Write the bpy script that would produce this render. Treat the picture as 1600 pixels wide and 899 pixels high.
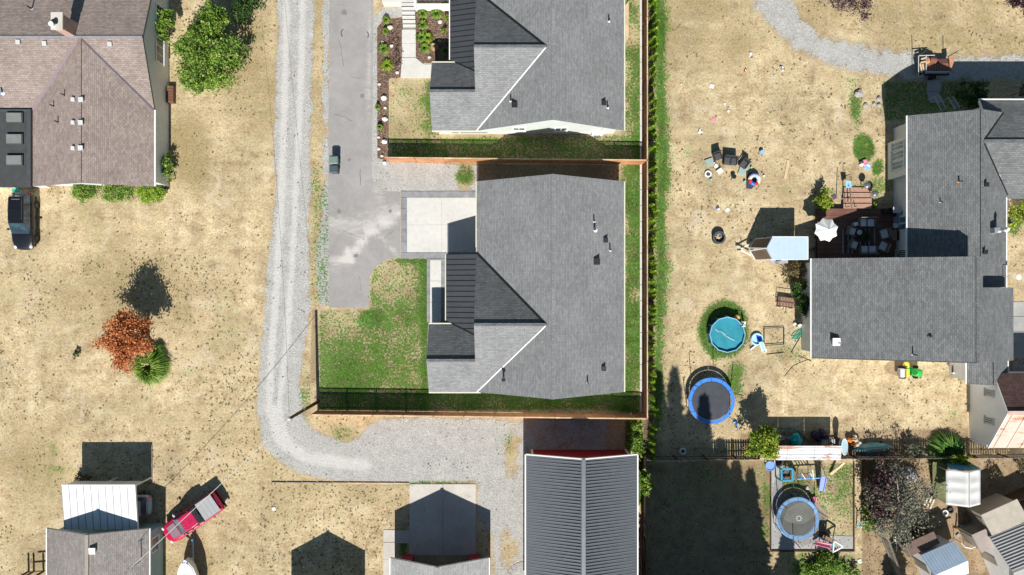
import bpy, bmesh, math, random
import numpy as np
from mathutils import Vector, Matrix, Euler
random.seed(7); RNG = np.random.default_rng(11)
R = math.radians
scene = bpy.context.scene
for o in list(bpy.data.objects): bpy.data.objects.remove(o, do_unlink=True)
C = scene.collection

# ------------------------------------------------------------------ camera, light
CAM_H = 58.0          # metres above the lawn
PPM = 18.0            # photograph pixels per metre on the ground
cam_d = bpy.data.cameras.new('camera'); cam = bpy.data.objects.new('camera', cam_d); C.objects.link(cam)
cam.location = (0, 0, CAM_H); cam.rotation_euler = (0, 0, 0)
cam_d.sensor_width = 36; cam_d.lens = 36 * CAM_H * PPM / 1600; cam_d.clip_start = 0.5; cam_d.clip_end = 3000
scene.camera = cam
scene.render.resolution_x = 1024; scene.render.resolution_y = 575
SUN_EL = 44.0
w = bpy.data.worlds.new('World'); scene.world = w; w.use_nodes = True
nt = w.node_tree; bg = nt.nodes['Background']
sky = nt.nodes.new('ShaderNodeTexSky'); sky.sky_type = 'NISHITA'; sky.sun_disc = False
sky.sun_elevation = R(SUN_EL); sky.sun_rotation = R(180); sky.air_density = 1.0; sky.dust_density = 0.6
tint = nt.nodes.new('ShaderNodeMix'); tint.data_type = 'RGBA'; tint.blend_type = 'MULTIPLY'; tint.inputs[0].default_value = 1; tint.inputs[7].default_value = (.88, 1.04, 1.0, 1)
nt.links.new(sky.outputs[0], tint.inputs[6]); nt.links.new(tint.outputs[2], bg.inputs[0]); bg.inputs[1].default_value = 0.05
sd = bpy.data.lights.new('sun', 'SUN'); sd.energy = 5.0; sd.angle = R(0.5); sd.color = (1.0, 0.955, 0.88)
so = bpy.data.objects.new('sun', sd); C.objects.link(so); so.rotation_euler = (R(90 - SUN_EL), 0, R(1.2)); so.location = (0, -60, 60)
scene.view_settings.view_transform = 'Standard'; scene.view_settings.look = 'None'
scene.view_settings.exposure = 0.42; scene.view_settings.gamma = 1.0

# ------------------------------------------------------------------ places
def W(x, y, h=0.0):
    """a point of the place that stands h above the lawn, from the survey photograph"""
    f = (1 - h / CAM_H) / PPM
    return Vector(((x - 800) * f, (449.5 - y) * f, h))

# ------------------------------------------------------------------ mesh helpers
BASE = {}
def _mat_of(o):
    if o is None: return Matrix.Identity(4)
    if o.name in BASE: return BASE[o.name]
    return _mat_of(o.parent)

def thing(name, label, cat, loc=(0, 0, 0), rz=0.0, group=None):
    o = bpy.data.objects.new(name, None); C.objects.link(o)
    o.location = loc; o.rotation_euler = (0, 0, rz); o.empty_display_size = 0.3
    o['label'] = label; o['category'] = cat
    if group: o['group'] = group
    BASE[o.name] = Matrix.Translation(Vector(loc)) @ Matrix.Rotation(rz, 4, 'Z')
    return o

def tag(o, label, cat, group=None):
    o['label'] = label; o['category'] = cat
    if group: o['group'] = group
    return o

class MB:
    def __init__(s): s.v = []; s.f = []
    def add(s, vs, fs):
        b = len(s.v); s.v += [Vector(p) for p in vs]; s.f += [tuple(b + i for i in f) for f in fs]; return s
    def box(s, c, d, rz=0.0, m=None):
        hx, hy, hz = d[0] / 2, d[1] / 2, d[2] / 2
        vs = [Vector((x, y, z)) for z in (-hz, hz) for x, y in ((-hx, -hy), (hx, -hy), (hx, hy), (-hx, hy))]
        M = Matrix.Translation(Vector(c)) @ (m if m is not None else Matrix.Rotation(rz, 4, 'Z'))
        return s.add([M @ v for v in vs], [(3, 2, 1, 0), (4, 5, 6, 7), (0, 1, 5, 4), (1, 2, 6, 5), (2, 3, 7, 6), (3, 0, 4, 7)])
    def bar(s, a, b, w_, h_):
        """box bar from a to b"""
        a = Vector(a); b = Vector(b); d = b - a; L = d.length
        if L < 1e-5: return s
        z = d.normalized(); up = Vector((0, 0, 1)) if abs(z.z) < .95 else Vector((1, 0, 0))
        x = up.cross(z).normalized(); y = z.cross(x)
        vs = []
        for p in (a, b):
            for i, j in ((-1, -1), (1, -1), (1, 1), (-1, 1)): vs.append(p + x * (i * w_ / 2) + y * (j * h_ / 2))
        return s.add(vs, [(3, 2, 1, 0), (4, 5, 6, 7), (0, 1, 5, 4), (1, 2, 6, 5), (2, 3, 7, 6), (3, 0, 4, 7)])
    def tube(s, pts, r, n=6, r2=None, closed=False):
        pts = [Vector(p) for p in pts]; rings = []
        m = len(pts)
        for i, p in enumerate(pts):
            if closed: d = pts[(i + 1) % m] - pts[i - 1]
            else: d = pts[min(i + 1, m - 1)] - pts[max(i - 1, 0)]
            d = d.normalized() if d.length > 1e-6 else Vector((0, 0, 1))
            up = Vector((0, 0, 1)) if abs(d.z) < .9 else Vector((1, 0, 0))
            x = up.cross(d).normalized(); y = d.cross(x)
            rr = r if r2 is None else r + (r2 - r) * i / max(1, m - 1)
            rings.append([p + x * (math.cos(2 * math.pi * k / n) * rr) + y * (math.sin(2 * math.pi * k / n) * rr) for k in range(n)])
        vs = [q for rg in rings for q in rg]; fs = []
        for i in range(m if closed else m - 1):
            a, b = i * n, ((i + 1) % m) * n
            for k in range(n): fs.append((a + k, a + (k + 1) % n, b + (k + 1) % n, b + k))
        if not closed: fs += [tuple(range(n))[::-1], tuple((m - 1) * n + k for k in range(n))]
        return s.add(vs, fs)
    def prism(s, poly, z0, z1):
        n = len(poly); A = sum(poly[i][0] * poly[(i + 1) % n][1] - poly[(i + 1) % n][0] * poly[i][1] for i in range(n))
        if A < 0: poly = poly[::-1]
        vs = [(p[0], p[1], z0) for p in poly] + [(p[0], p[1], z1) for p in poly]
        fs = [tuple(range(n))[::-1], tuple(range(n, 2 * n))] + [(i, (i + 1) % n, n + (i + 1) % n, n + i) for i in range(n)]
        return s.add(vs, fs)
    def slab(s, poly, t):
        """thick sheet whose upper face is the 3-D polygon"""
        poly = [Vector(p) for p in poly]; n = len(poly)
        A = sum(poly[i].x * poly[(i + 1) % n].y - poly[(i + 1) % n].x * poly[i].y for i in range(n))
        if A < 0: poly = poly[::-1]
        vs = poly + [p - Vector((0, 0, t)) for p in poly]
        fs = [tuple(range(n)), tuple(range(n, 2 * n))[::-1]] + [(i, n + i, n + (i + 1) % n, (i + 1) % n) for i in range(n)]
        return s.add(vs, fs)
    def cyl(s, c, r, z0, z1, n=12, r2=None):
        r2 = r if r2 is None else r2
        vs = [(c[0] + math.cos(2 * math.pi * k / n) * r, c[1] + math.sin(2 * math.pi * k / n) * r, z0) for k in range(n)]
        vs += [(c[0] + math.cos(2 * math.pi * k / n) * r2, c[1] + math.sin(2 * math.pi * k / n) * r2, z1) for k in range(n)]
        return s.add(vs, [tuple(range(n))[::-1], tuple(range(n, 2 * n))] + [(k, (k + 1) % n, n + (k + 1) % n, n + k) for k in range(n)])
    def ring(s, c, ri, ro, z0, z1, n=24, a0=0, a1=2 * math.pi):
        full = abs(a1 - a0 - 2 * math.pi) < 1e-6; m = n if full else n + 1; vs = []
        for k in range(m):
            a = a0 + (a1 - a0) * k / n
            for r, z in ((ri, z0), (ro, z0), (ro, z1), (ri, z1)): vs.append((c[0] + math.cos(a) * r, c[1] + math.sin(a) * r, z))
        fs = []
        for k in range(n):
            a, b = k * 4, ((k + 1) % m) * 4
            for j in range(4): fs.append((a + j, b + j, b + (j + 1) % 4, a + (j + 1) % 4))
        if not full: fs += [(0, 1, 2, 3), tuple(4 * (m - 1) + j for j in (3, 2, 1, 0))]
        return s.add(vs, fs)
    def lathe(s, c, prof, n=14):
        vs = [(c[0] + math.cos(2 * math.pi * k / n) * r, c[1] + math.sin(2 * math.pi * k / n) * r, c[2] + z) for r, z in prof for k in range(n)]
        fs = [(i * n + k, i * n + (k + 1) % n, (i + 1) * n + (k + 1) % n, (i + 1) * n + k) for i in range(len(prof) - 1) for k in range(n)]
        fs += [tuple(range(n))[::-1], tuple((len(prof) - 1) * n + k for k in range(n))]
        return s.add(vs, fs)
    def blob(s, c, rad, seed=0, j=.2, n=8, m=5):
        rr = random.Random(seed); vs = [(c[0], c[1], c[2] + rad[2])]
        for i in range(1, m):
            t = math.pi * i / m
            for k in range(n):
                a = 2 * math.pi * k / n; q = 1 + rr.uniform(-j, j)
                vs.append((c[0] + rad[0] * q * math.sin(t) * math.cos(a), c[1] + rad[1] * q * math.sin(t) * math.sin(a), c[2] + rad[2] * q * math.cos(t)))
        vs.append((c[0], c[1], c[2] - rad[2])); L = len(vs) - 1; fs = []
        for k in range(n): fs.append((0, 1 + k, 1 + (k + 1) % n)); fs.append((L, L - n + (k + 1) % n, L - n + k))
        for i in range(m - 2):
            for k in range(n):
                a = 1 + i * n + k; b = 1 + i * n + (k + 1) % n
                fs.append((a, a + n, b + n, b))
        return s.add(vs, fs)
    def loft(s, secs, cap=True):
        n = len(secs[0]); vs = [p for q in secs for p in q]; fs = []
        for i in range(len(secs) - 1):
            for k in range(n): fs.append((i * n + k, i * n + (k + 1) % n, (i + 1) * n + (k + 1) % n, (i + 1) * n + k))
        if cap: fs += [tuple(range(n))[::-1], tuple((len(secs) - 1) * n + k for k in range(n))]
        return s.add(vs, fs)
    def build(s, name, m, parent=None, world=True, smooth=False, bevel=0.0, kind=None, uv=True):
        me = bpy.data.meshes.new(name)
        inv = _mat_of(parent).inverted() if (world and parent is not None) else None
        vs = [inv @ v for v in s.v] if inv is not None else s.v
        me.from_pydata([tuple(v) for v in vs], [], s.f); me.update()
        bm = bmesh.new(); bm.from_mesh(me); bmesh.ops.recalc_face_normals(bm, faces=bm.faces)
        bm.to_mesh(me); bm.free()
        if uv:
            ul = me.uv_layers.new(name='uv'); co = me.vertices
            for p in me.polygons:
                nrm = p.normal
                if abs(nrm.z) > .999: u = Vector((1, 0, 0))
                else: u = Vector((0, 0, 1)).cross(nrm).normalized()
                v_ = nrm.cross(u)
                for li in p.loop_indices:
                    q = co[me.loops[li].vertex_index].co
                    ul.data[li].uv = (q.dot(u), q.dot(v_))
        if smooth:
            me.shade_smooth()
        if m is not None:
            me.materials.append(m)
        o = bpy.data.objects.new(name, me); C.objects.link(o)
        if parent is not None: o.parent = parent
        if bevel > 0:
            md = o.modifiers.new('bevel', 'BEVEL'); md.width = bevel; md.segments = 2; md.limit_method = 'ANGLE'
        if kind: o['kind'] = kind
        return o

def struct(name, mb, m, **k):
    o = mb.build(name, m, **k); o['kind'] = 'structure'; return o

def copy_tree(root, loc, rz=None, label=None, scale=None):
    r = root.copy(); C.objects.link(r); r.location = loc
    if rz is not None: r.rotation_euler = (0, 0, rz)
    if scale is not None: r.scale = scale
    if label: r['label'] = label
    for ch in root.children:
        c = ch.copy(); C.objects.link(c); c.parent = r
        for g in ch.children:
            d = g.copy(); C.objects.link(d); d.parent = c
    return r

def np_mesh(name, V, F, m, parent=None, quads=True):
    """fast mesh from arrays (F: n x 3 or n x 4)"""
    me = bpy.data.meshes.new(name); V = np.asarray(V, dtype=np.float32); F = np.asarray(F, dtype=np.int32)
    k = F.shape[1]
    me.vertices.add(len(V)); me.vertices.foreach_set('co', V.ravel())
    me.loops.add(F.size); me.loops.foreach_set('vertex_index', F.ravel())
    me.polygons.add(len(F)); me.polygons.foreach_set('loop_start', np.arange(0, F.size, k, dtype=np.int32))
    me.polygons.foreach_set('loop_total', np.full(len(F), k, dtype=np.int32))
    me.update(calc_edges=True); me.validate()
    if m is not None: me.materials.append(m)
    o = bpy.data.objects.new(name, me); C.objects.link(o)
    if parent is not None: o.parent = parent
    return o

# ------------------------------------------------------------------ material helpers
class NT:
    def __init__(s, name):
        s.m = bpy.data.materials.new(name); s.m.use_nodes = True; s.t = s.m.node_tree; s.n = s.t.nodes; s.l = s.t.links
        s.b = s.n['Principled BSDF']
        s.out = s.n['Material Output']
    def _in(s, sock, v):
        if v is None: return
        if isinstance(v, bpy.types.NodeSocket): s.l.new(v, sock)
        else:
            if isinstance(v, (tuple, list)) and len(v) == 3 and sock.type == 'RGBA': v = (*v, 1)
            sock.default_value = v
    def pos(s): return s.n.new('ShaderNodeNewGeometry').outputs['Position']
    def island(s): return s.n.new('ShaderNodeNewGeometry').outputs['Random Per Island']
    def obj(s): return s.n.new('ShaderNodeTexCoord').outputs['Object']
    def uv(s): return s.n.new('ShaderNodeTexCoord').outputs['UV']
    def orand(s): return s.n.new('ShaderNodeObjectInfo').outputs['Random']
    def map(s, v, sc=(1, 1, 1), rot=(0, 0, 0)):
        q = s.n.new('ShaderNodeMapping'); s.l.new(v, q.inputs[0]); q.inputs['Scale'].default_value = sc; q.inputs['Rotation'].default_value = rot; return q.outputs[0]
    def noise(s, v, sc, det=3, rough=.55, dist=0):
        q = s.n.new('ShaderNodeTexNoise'); s._in(q.inputs['Vector'], v); q.inputs['Scale'].default_value = sc
        q.inputs['Detail'].default_value = det; q.inputs['Roughness'].default_value = rough; q.inputs['Distortion'].default_value = dist; return q.outputs['Fac']
    def vor(s, v, sc, out='Color', feat='F1', rnd=1):
        q = s.n.new('ShaderNodeTexVoronoi'); q.feature = feat; s._in(q.inputs['Vector'], v); q.inputs['Scale'].default_value = sc; q.inputs['Randomness'].default_value = rnd; return q.outputs[out]
    def mix(s, a, b, f, mode='MIX'):
        q = s.n.new('ShaderNodeMix'); q.data_type = 'RGBA'; q.blend_type = mode; s._in(q.inputs[0], f); s._in(q.inputs[6], a); s._in(q.inputs[7], b); return q.outputs[2]
    def ramp(s, f, pts):
        q = s.n.new('ShaderNodeValToRGB'); s._in(q.inputs[0], f); e = q.color_ramp.elements
        while len(e) < len(pts): e.new(.5)
        for i, (p, c) in enumerate(pts):
            e[i].position = p
            if isinstance(c, (int, float)): c = (c, c, c)
            e[i].color = (*c, 1)
        return q.outputs[0]
    def step(s, f, a, b):
        q = s.n.new('ShaderNodeMapRange'); q.interpolation_type = 'SMOOTHSTEP'; s._in(q.inputs[0], f); q.inputs[1].default_value = a; q.inputs[2].default_value = b; return q.outputs[0]
    def ma(s, op, a, b=None, c=None):
        q = s.n.new('ShaderNodeMath'); q.operation = op; s._in(q.inputs[0], a); s._in(q.inputs[1], b); s._in(q.inputs[2], c); return q.outputs[0]
    def bump(s, h, strength=.5, dist=.02):
        q = s.n.new('ShaderNodeBump'); s._in(q.inputs['Height'], h); q.inputs['Strength'].default_value = strength; q.inputs['Distance'].default_value = dist
        s.l.new(q.outputs[0], s.b.inputs['Normal'])
    def sep(s, c):
        q = s.n.new('ShaderNodeSeparateColor'); s._in(q.inputs[0], c); return q.outputs[0], q.outputs[1], q.outputs[2]
    def attr(s, name):
        q = s.n.new('ShaderNodeAttribute'); q.attribute_name = name; return q.outputs['Color']
    def col(s, c): s._in(s.b.inputs['Base Color'], c); return s
    def rough(s, r): s._in(s.b.inputs['Roughness'], r); return s
    def spec(s, v): s.b.inputs['Specular IOR Level'].default_value = v; return s

_cache = {}
def M(col, rough=.6, var=.25, sc=3.0, metal=0.0, spec=.3, bump=.15, name=None):
    """a mottled, slightly worn surface in one base colour"""
    key = (tuple(round(c, 3) for c in col), rough, var, sc, metal, bump)
    if key in _cache: return _cache[key]
    t = NT(name or 'surface'); v = t.obj()
    n1 = t.noise(v, sc, 5, .6); n2 = t.noise(v, sc * 9, 3, .6)
    f = t.ma('ADD', t.ma('MULTIPLY', n1, .65), t.ma('MULTIPLY', n2, .35))
    lo = tuple(c * (1 - var) for c in col); hi = tuple(min(1, c * (1 + var)) for c in col)
    t.col(t.ramp(f, [(.3, lo), (.7, hi)])).rough(rough).spec(spec); t.b.inputs['Metallic'].default_value = metal
    if bump: t.bump(n2, bump, .01)
    _cache[key] = t.m; return t.m

def shingle_mat(name, a, b, c, row=.145, bw=.32, patch=.12):
    t = NT(name); uv = t.uv(); q = t.n.new('ShaderNodeTexBrick'); t.l.new(uv, q.inputs['Vector'])
    q.inputs['Scale'].default_value = 1; q.inputs['Brick Width'].default_value = bw; q.inputs['Row Height'].default_value = row
    q.inputs['Mortar Size'].default_value = .012; q.inputs['Mortar Smooth'].default_value = .3; q.inputs['Bias'].default_value = 0
    q.inputs['Color1'].default_value = (*a, 1); q.inputs['Color2'].default_value = (*b, 1); q.inputs['Mortar'].default_value = (*c, 1)
    q.offset = .41; q.squash = 1.0
    big = t.noise(uv, .35, 4, .6); fine = t.noise(uv, 14, 3, .7); mid = t.noise(uv, 3.0, 3, .6)
    col = t.mix(q.outputs['Color'], (1, 1, 1), 1.0, 'MULTIPLY')
    col = t.mix(col, t.ramp(big, [(.3, 1 - patch), (.7, 1 + patch)]), 1.0, 'MULTIPLY')
    col = t.mix(col, t.ramp(fine, [(.25, .72), (.75, 1.28)]), 1.0, 'MULTIPLY')
    col = t.mix(col, t.ramp(mid, [(.25, .88), (.75, 1.12)]), 1.0, 'MULTIPLY')
    # the worn streaks that run down each slope
    stk = t.noise(t.map(uv, (1.2, .12, 1)), 1.0, 4, .6)
    col = t.mix(col, t.ramp(stk, [(.3, .96), (.7, 1.04)]), 1.0, 'MULTIPLY')
    t.col(col).rough(.9).spec(.2)
    sep = t.n.new('ShaderNodeSeparateXYZ'); t.l.new(uv, sep.inputs[0])
    saw = t.ma('FRACT', t.ma('DIVIDE', sep.outputs[1], row))
    t.bump(t.ma('ADD', t.ma('MULTIPLY', saw, -1.0), t.ma('MULTIPLY', fine, .6)), .55, .02)
    return t.m

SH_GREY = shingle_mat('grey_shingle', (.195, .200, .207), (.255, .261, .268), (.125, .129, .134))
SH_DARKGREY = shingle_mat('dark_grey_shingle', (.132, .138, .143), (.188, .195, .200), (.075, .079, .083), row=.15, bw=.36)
SH_BROWN = shingle_mat('brown_shingle', (.250, .200, .180), (.335, .280, .256), (.155, .12, .108))
SH_TAUPE = shingle_mat('taupe_shingle', (.215, .195, .188), (.285, .265, .255), (.14, .125, .12))
SH_REDBROWN = shingle_mat('dark_brown_shingle', (.085, .050, .046), (.130, .078, .070), (.04, .025, .025), row=.2)
SH_PALE = shingle_mat('pale_grey_shingle', (.30, .30, .305), (.38, .38, .38), (.20, .20, .205))

def wood_mat(name, a, b, along='x', sc=2.0, knots=True):
    t = NT(name); v = t.obj(); s_ = (.6, 9, 9) if along == 'x' else ((9, .6, 9) if along == 'y' else (9, 9, .6))
    g = t.noise(t.map(v, s_), sc, 5, .65); p = t.noise(v, .9, 3, .5)
    c = t.mix(t.ramp(g, [(.3, a), (.7, b)]), t.ramp(p, [(.3, .75), (.7, 1.2)]), 1.0, 'MULTIPLY')
    c = t.mix(c, t.ramp(t.orand(), [(0, .82), (1, 1.15)]), 1.0, 'MULTIPLY')
    t.col(c).rough(.75).spec(.25); t.bump(g, .3, .006); return t.m
WOOD_CEDAR = wood_mat('cedar_wood', (.38, .155, .070), (.60, .285, .135), 'z')
WOOD_DECK = wood_mat('deck_wood', (.15, .072, .050), (.23, .115, .085), 'x')
WOOD_GREY = wood_mat('weathered_wood', (.20, .185, .16), (.34, .31, .27), 'x')
WOOD_PALE = wood_mat('pale_wood', (.50, .36, .22), (.68, .52, .35), 'x')
WOOD_DARK = wood_mat('dark_wood', (.055, .035, .022), (.11, .07, .045), 'z')
WOOD_POLE = wood_mat('pole_wood', (.10, .045, .022), (.18, .085, .045), 'z')

def siding_mat(name, col, row=.17):
    t = NT(name); sp = t.n.new('ShaderNodeSeparateXYZ'); t.l.new(t.pos(), sp.inputs[0])
    fr = t.ma('FRACT', t.ma('DIVIDE', sp.outputs[2], row)); n = t.noise(t.obj(), 1.3, 4, .6)
    c = t.mix(tuple(x * .9 for x in col), col, t.step(n, .3, .7))
    c = t.mix(c, tuple(x * .55 for x in col), t.ma('LESS_THAN', fr, .09))
    t.col(c).rough(.6).spec(.3); t.bump(fr, .5, .02); return t.m
SIDING_MINT = siding_mat('mint_siding', (.66, .72, .69)); SIDING_WHITE = siding_mat('white_siding', (.80, .81, .82))
SIDING_TEAL = siding_mat('teal_siding', (.34, .52, .55)); SIDING_RED = siding_mat('red_siding', (.32, .018, .024), .3)
SIDING_GREY = siding_mat('grey_blue_siding', (.74, .77, .80)); SIDING_SAND = siding_mat('sand_siding', (.45, .40, .33))

def metal_mat(name, col, rough=.45, rust=None, metal=.35):
    t = NT(name); v = t.obj(); n = t.noise(v, 1.1, 5, .6); n2 = t.noise(v, 12, 3, .6)
    c = t.mix(tuple(x * .86 for x in col), col, t.step(n, .3, .7))
    c = t.mix(c, t.ramp(n2, [(.3, .93), (.7, 1.06)]), 1.0, 'MULTIPLY')
    if rust is not None:
        rn = t.noise(t.map(v, (.55, 2.6, 1)), rust[0], 7, .68, .4); k = t.step(rn, rust[1], rust[1] + .035)
        rc = t.ramp(t.noise(v, 6, 4), [(.3, (.30, .11, .055)), (.7, (.52, .27, .16))]); c = t.mix(c, rc, k)
    t.col(c).rough(rough); t.b.inputs['Metallic'].default_value = metal; t.bump(n2, .06, .01); return t.m
MT_BARN = metal_mat('barn_metal', (.145, .16, .18), .5); MT_PORCH = metal_mat('charcoal_metal', (.085, .092, .100), .42)
MT_WHITE = metal_mat('white_metal', (.74, .76, .79), .5, metal=.0); MT_RUSTY = metal_mat('rusty_white_metal', (.60, .61, .63), .6, rust=(.7, .545), metal=0)
MT_RUST = metal_mat('rusted_sheet', (.60, .44, .37), .75, rust=(.7, .53), metal=0); MT_BLUE = metal_mat('pale_blue_metal', (.50, .62, .76), .45, metal=.1)
MT_CORR = metal_mat('grey_corrugated', (.42, .41, .40), .6, rust=(1.6, .66), metal=.1); MT_SILVER = metal_mat('galvanised', (.55, .57, .60), .35, metal=.6)

def glass_mat(name='window_glass', col=(.03, .045, .06)):
    t = NT(name); t.col(t.mix(col, tuple(c * 2.2 for c in col), t.step(t.noise(t.obj(), 1.4, 2), .35, .65))).rough(.06).spec(.8); return t.m
GLASS = glass_mat(); GLASS_B = glass_mat('blue_glass', (.045, .11, .15))
WHITE = M((.78, .78, .77), .5, .06, 2); TRIM = M((.80, .80, .79), .45, .05, 2, bump=.05); BLACK = M((.018, .019, .022), .5, .3, 4)
DGREY = M((.07, .075, .08), .55, .25, 4); GREY = M((.30, .31, .32), .6, .15, 3); LGREY = M((.52, .53, .54), .6, .12, 3)
RUBBER = M((.022, .022, .024), .8, .2, 6); CHROME = M((.6, .6, .62), .2, .05, 3, metal=.9, bump=0)
RED = M((.55, .03, .03), .5, .15, 3); BLUE = M((.035, .16, .62), .4, .15, 3); LBLUE = M((.22, .48, .86), .5, .12, 3)
PINK = M((.82, .25, .36), .5, .12, 3); TEAL = M((.06, .42, .46), .5, .2, 3); GREEN = M((.03, .42, .07), .4, .15, 3)
YELLOW = M((.80, .62, .08), .45, .12, 3); ORANGE = M((.80, .26, .04), .5, .12, 3); PURPLE = M((.12, .06, .15), .6, .3, 4)
TAN = M((.55, .42, .28), .8, .2, 4); BROWN = M((.16, .09, .055), .7, .25, 4); LIME = M((.42, .74, .10), .5, .12, 3)

def concrete_mat(name, a, b, bs=.35, stain=None):
    t = NT(name); v = t.pos(); big = t.noise(v, bs, 6, .65); fine = t.noise(v, 22, 4, .7); mid = t.noise(v, 2.6, 5, .65)
    c = t.ramp(big, [(.3, a), (.7, b)]); c = t.mix(c, t.ramp(fine, [(.3, .88), (.7, 1.10)]), 1.0, 'MULTIPLY')
    c = t.mix(c, t.ramp(mid, [(.3, .93), (.7, 1.05)]), 1.0, 'MULTIPLY')
    if stain: c = t.mix(c, stain, t.ma('MULTIPLY', t.step(t.noise(v, .9, 7, .75), .56, .66), .45))
    t.col(c).rough(.9).spec(.2); t.bump(fine, .25, .006); return t.m
CONC = concrete_mat('concrete', (.54, .53, .505), (.62, .61, .585)); CONC_B = concrete_mat('stained_concrete', (.44, .41, .37), (.60, .565, .52), .3, (.28, .26, .24))
PAVER = concrete_mat('grey_paver', (.20, .205, .22), (.33, .335, .35), 1.1, (.16, .165, .18)); CONC_D = concrete_mat('old_concrete', (.30, .30, .30), (.42, .415, .40), .5)

def leaf_mat(name, cols, trans=.25):
    t = NT(name); r = t.island(); n = t.noise(t.obj(), 1.9, 4, .6)
    f = t.ma('ADD', t.ma('MULTIPLY', r, .5), t.ma('MULTIPLY', t.step(n, .3, .7), .5))
    k = len(cols); c = t.ramp(f, [(.12 + .75 * i / (k - 1), cols[i]) for i in range(k)])
    t.col(c).rough(.55).spec(.3)
    tr = t.n.new('ShaderNodeBsdfTranslucent'); t.l.new(c, tr.inputs[0]); mx = t.n.new('ShaderNodeMixShader'); mx.inputs[0].default_value = trans
    t.l.new(t.b.outputs[0], mx.inputs[1]); t.l.new(tr.outputs[0], mx.inputs[2]); t.l.new(mx.outputs[0], t.out.inputs[0]); return t.m
LF_GREEN = leaf_mat('bright_leaves', [(.035, .09, .012), (.10, .21, .022), (.22, .34, .045), (.42, .50, .13)])
LF_DARK = leaf_mat('dark_leaves', [(.018, .05, .010), (.035, .09, .016), (.07, .14, .025)])
LF_YEL = leaf_mat('yellow_green_leaves', [(.07, .13, .012), (.17, .27, .02), (.30, .40, .04), (.46, .44, .06)])
LF_RED = leaf_mat('rust_leaves', [(.22, .055, .018), (.42, .125, .040), (.58, .22, .075), (.68, .34, .16)])
LF_PURP = leaf_mat('plum_leaves', [(.035, .014, .022), (.075, .03, .042), (.14, .08, .085), (.22, .19, .17)])
LF_GREYG = leaf_mat('grey_leaves', [(.06, .08, .04), (.12, .14, .09), (.22, .215, .165), (.36, .34, .29)])
LF_ARB = leaf_mat('arborvitae_leaves', [(.05, .12, .012), (.14, .27, .02), (.28, .42, .03), (.36, .50, .05)])
LF_GRASS = leaf_mat('grass_blades', [(.025, .085, .012), (.05, .15, .018), (.10, .22, .03), (.24, .29, .09)], .2)
LF_WEED = leaf_mat('weed_blades', [(.075, .058, .028), (.125, .098, .045), (.18, .145, .065), (.14, .14, .055)], .1)
LF_STRAW = leaf_mat('straw_blades', [(.34, .25, .12), (.50, .39, .22), (.60, .50, .31)], .15)
LF_CONIFER = leaf_mat('conifer_needles', [(.015, .035, .012), (.03, .06, .02), (.05, .09, .03)], .05)
BARK = wood_mat('bark', (.09, .065, .045), (.19, .15, .11), 'z'); TWIG = wood_mat('pale_twigs', (.34, .28, .24), (.50, .43, .38), 'z')
# ------------------------------------------------------------------ terrain: one continuous skin, split into its named stretches
def poly_sdf(X, Y, poly):
    """signed distance in survey pixels, negative inside"""
    P = np.array(poly, float); n = len(P); d2 = np.full(X.shape, 1e18); ins = np.zeros(X.shape, bool)
    for i in range(n):
        ax, ay = P[i]; bx, by = P[(i + 1) % n]; ex, ey = bx - ax, by - ay; L = ex * ex + ey * ey + 1e-9
        t = np.clip(((X - ax) * ex + (Y - ay) * ey) / L, 0, 1)
        d2 = np.minimum(d2, (X - ax - t * ex) ** 2 + (Y - ay - t * ey) ** 2)
        c = ((ay > Y) != (by > Y)) & (X < (bx - ax) * (Y - ay) / (by - ay + 1e-12) + ax); ins ^= c
    d = np.sqrt(d2); return np.where(ins, -d, d)
def line_d(X, Y, pts):
    d2 = np.full(X.shape, 1e18)
    for (ax, ay), (bx, by) in zip(pts[:-1], pts[1:]):
        ex, ey = bx - ax, by - ay; L = ex * ex + ey * ey + 1e-9; t = np.clip(((X - ax) * ex + (Y - ay) * ey) / L, 0, 1)
        d2 = np.minimum(d2, (X - ax - t * ex) ** 2 + (Y - ay - t * ey) ** 2)
    return np.sqrt(d2)
def ell(X, Y, cx, cy, rx, ry): return (np.sqrt(((X - cx) / rx) ** 2 + ((Y - cy) / ry) ** 2) - 1) * min(rx, ry)
def soft(sd, wd): return np.clip(.5 - sd / (2 * wd), 0, 1)
def vnoise(X, Y, cell, seed):
    r = np.random.default_rng(seed); T = r.random((256, 256))
    x = X / cell + 1000; y = Y / cell + 1000; i = np.floor(x).astype(int); j = np.floor(y).astype(int); fx = x - i; fy = y - j
    fx = fx * fx * (3 - 2 * fx); fy = fy * fy * (3 - 2 * fy)
    g = lambda a, b: T[a % 256, b % 256]
    return (g(i, j) * (1 - fx) + g(i + 1, j) * fx) * (1 - fy) + (g(i, j + 1) * (1 - fx) + g(i + 1, j + 1) * fx) * fy
def fbm(X, Y, cell, seed): return (vnoise(X, Y, cell, seed) * .5 + vnoise(X, Y, cell / 2.1, seed + 1) * .28 + vnoise(X, Y, cell / 4.3, seed + 2) * .22)
def zground(x, y):
    """the plot falls about a metre to the drive behind the right-hand house"""
    a = np.clip((np.asarray(x, float) - 1335) / 90, 0, 1); b = np.clip((195 - np.asarray(y, float)) / 55, 0, 1)
    return -1.15 * (a * a * (3 - 2 * a)) * (b * b * (3 - 2 * b))
def G(x, y, dz=0.0): return W(x, y, float(zground(x, y)) + dz)

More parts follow.
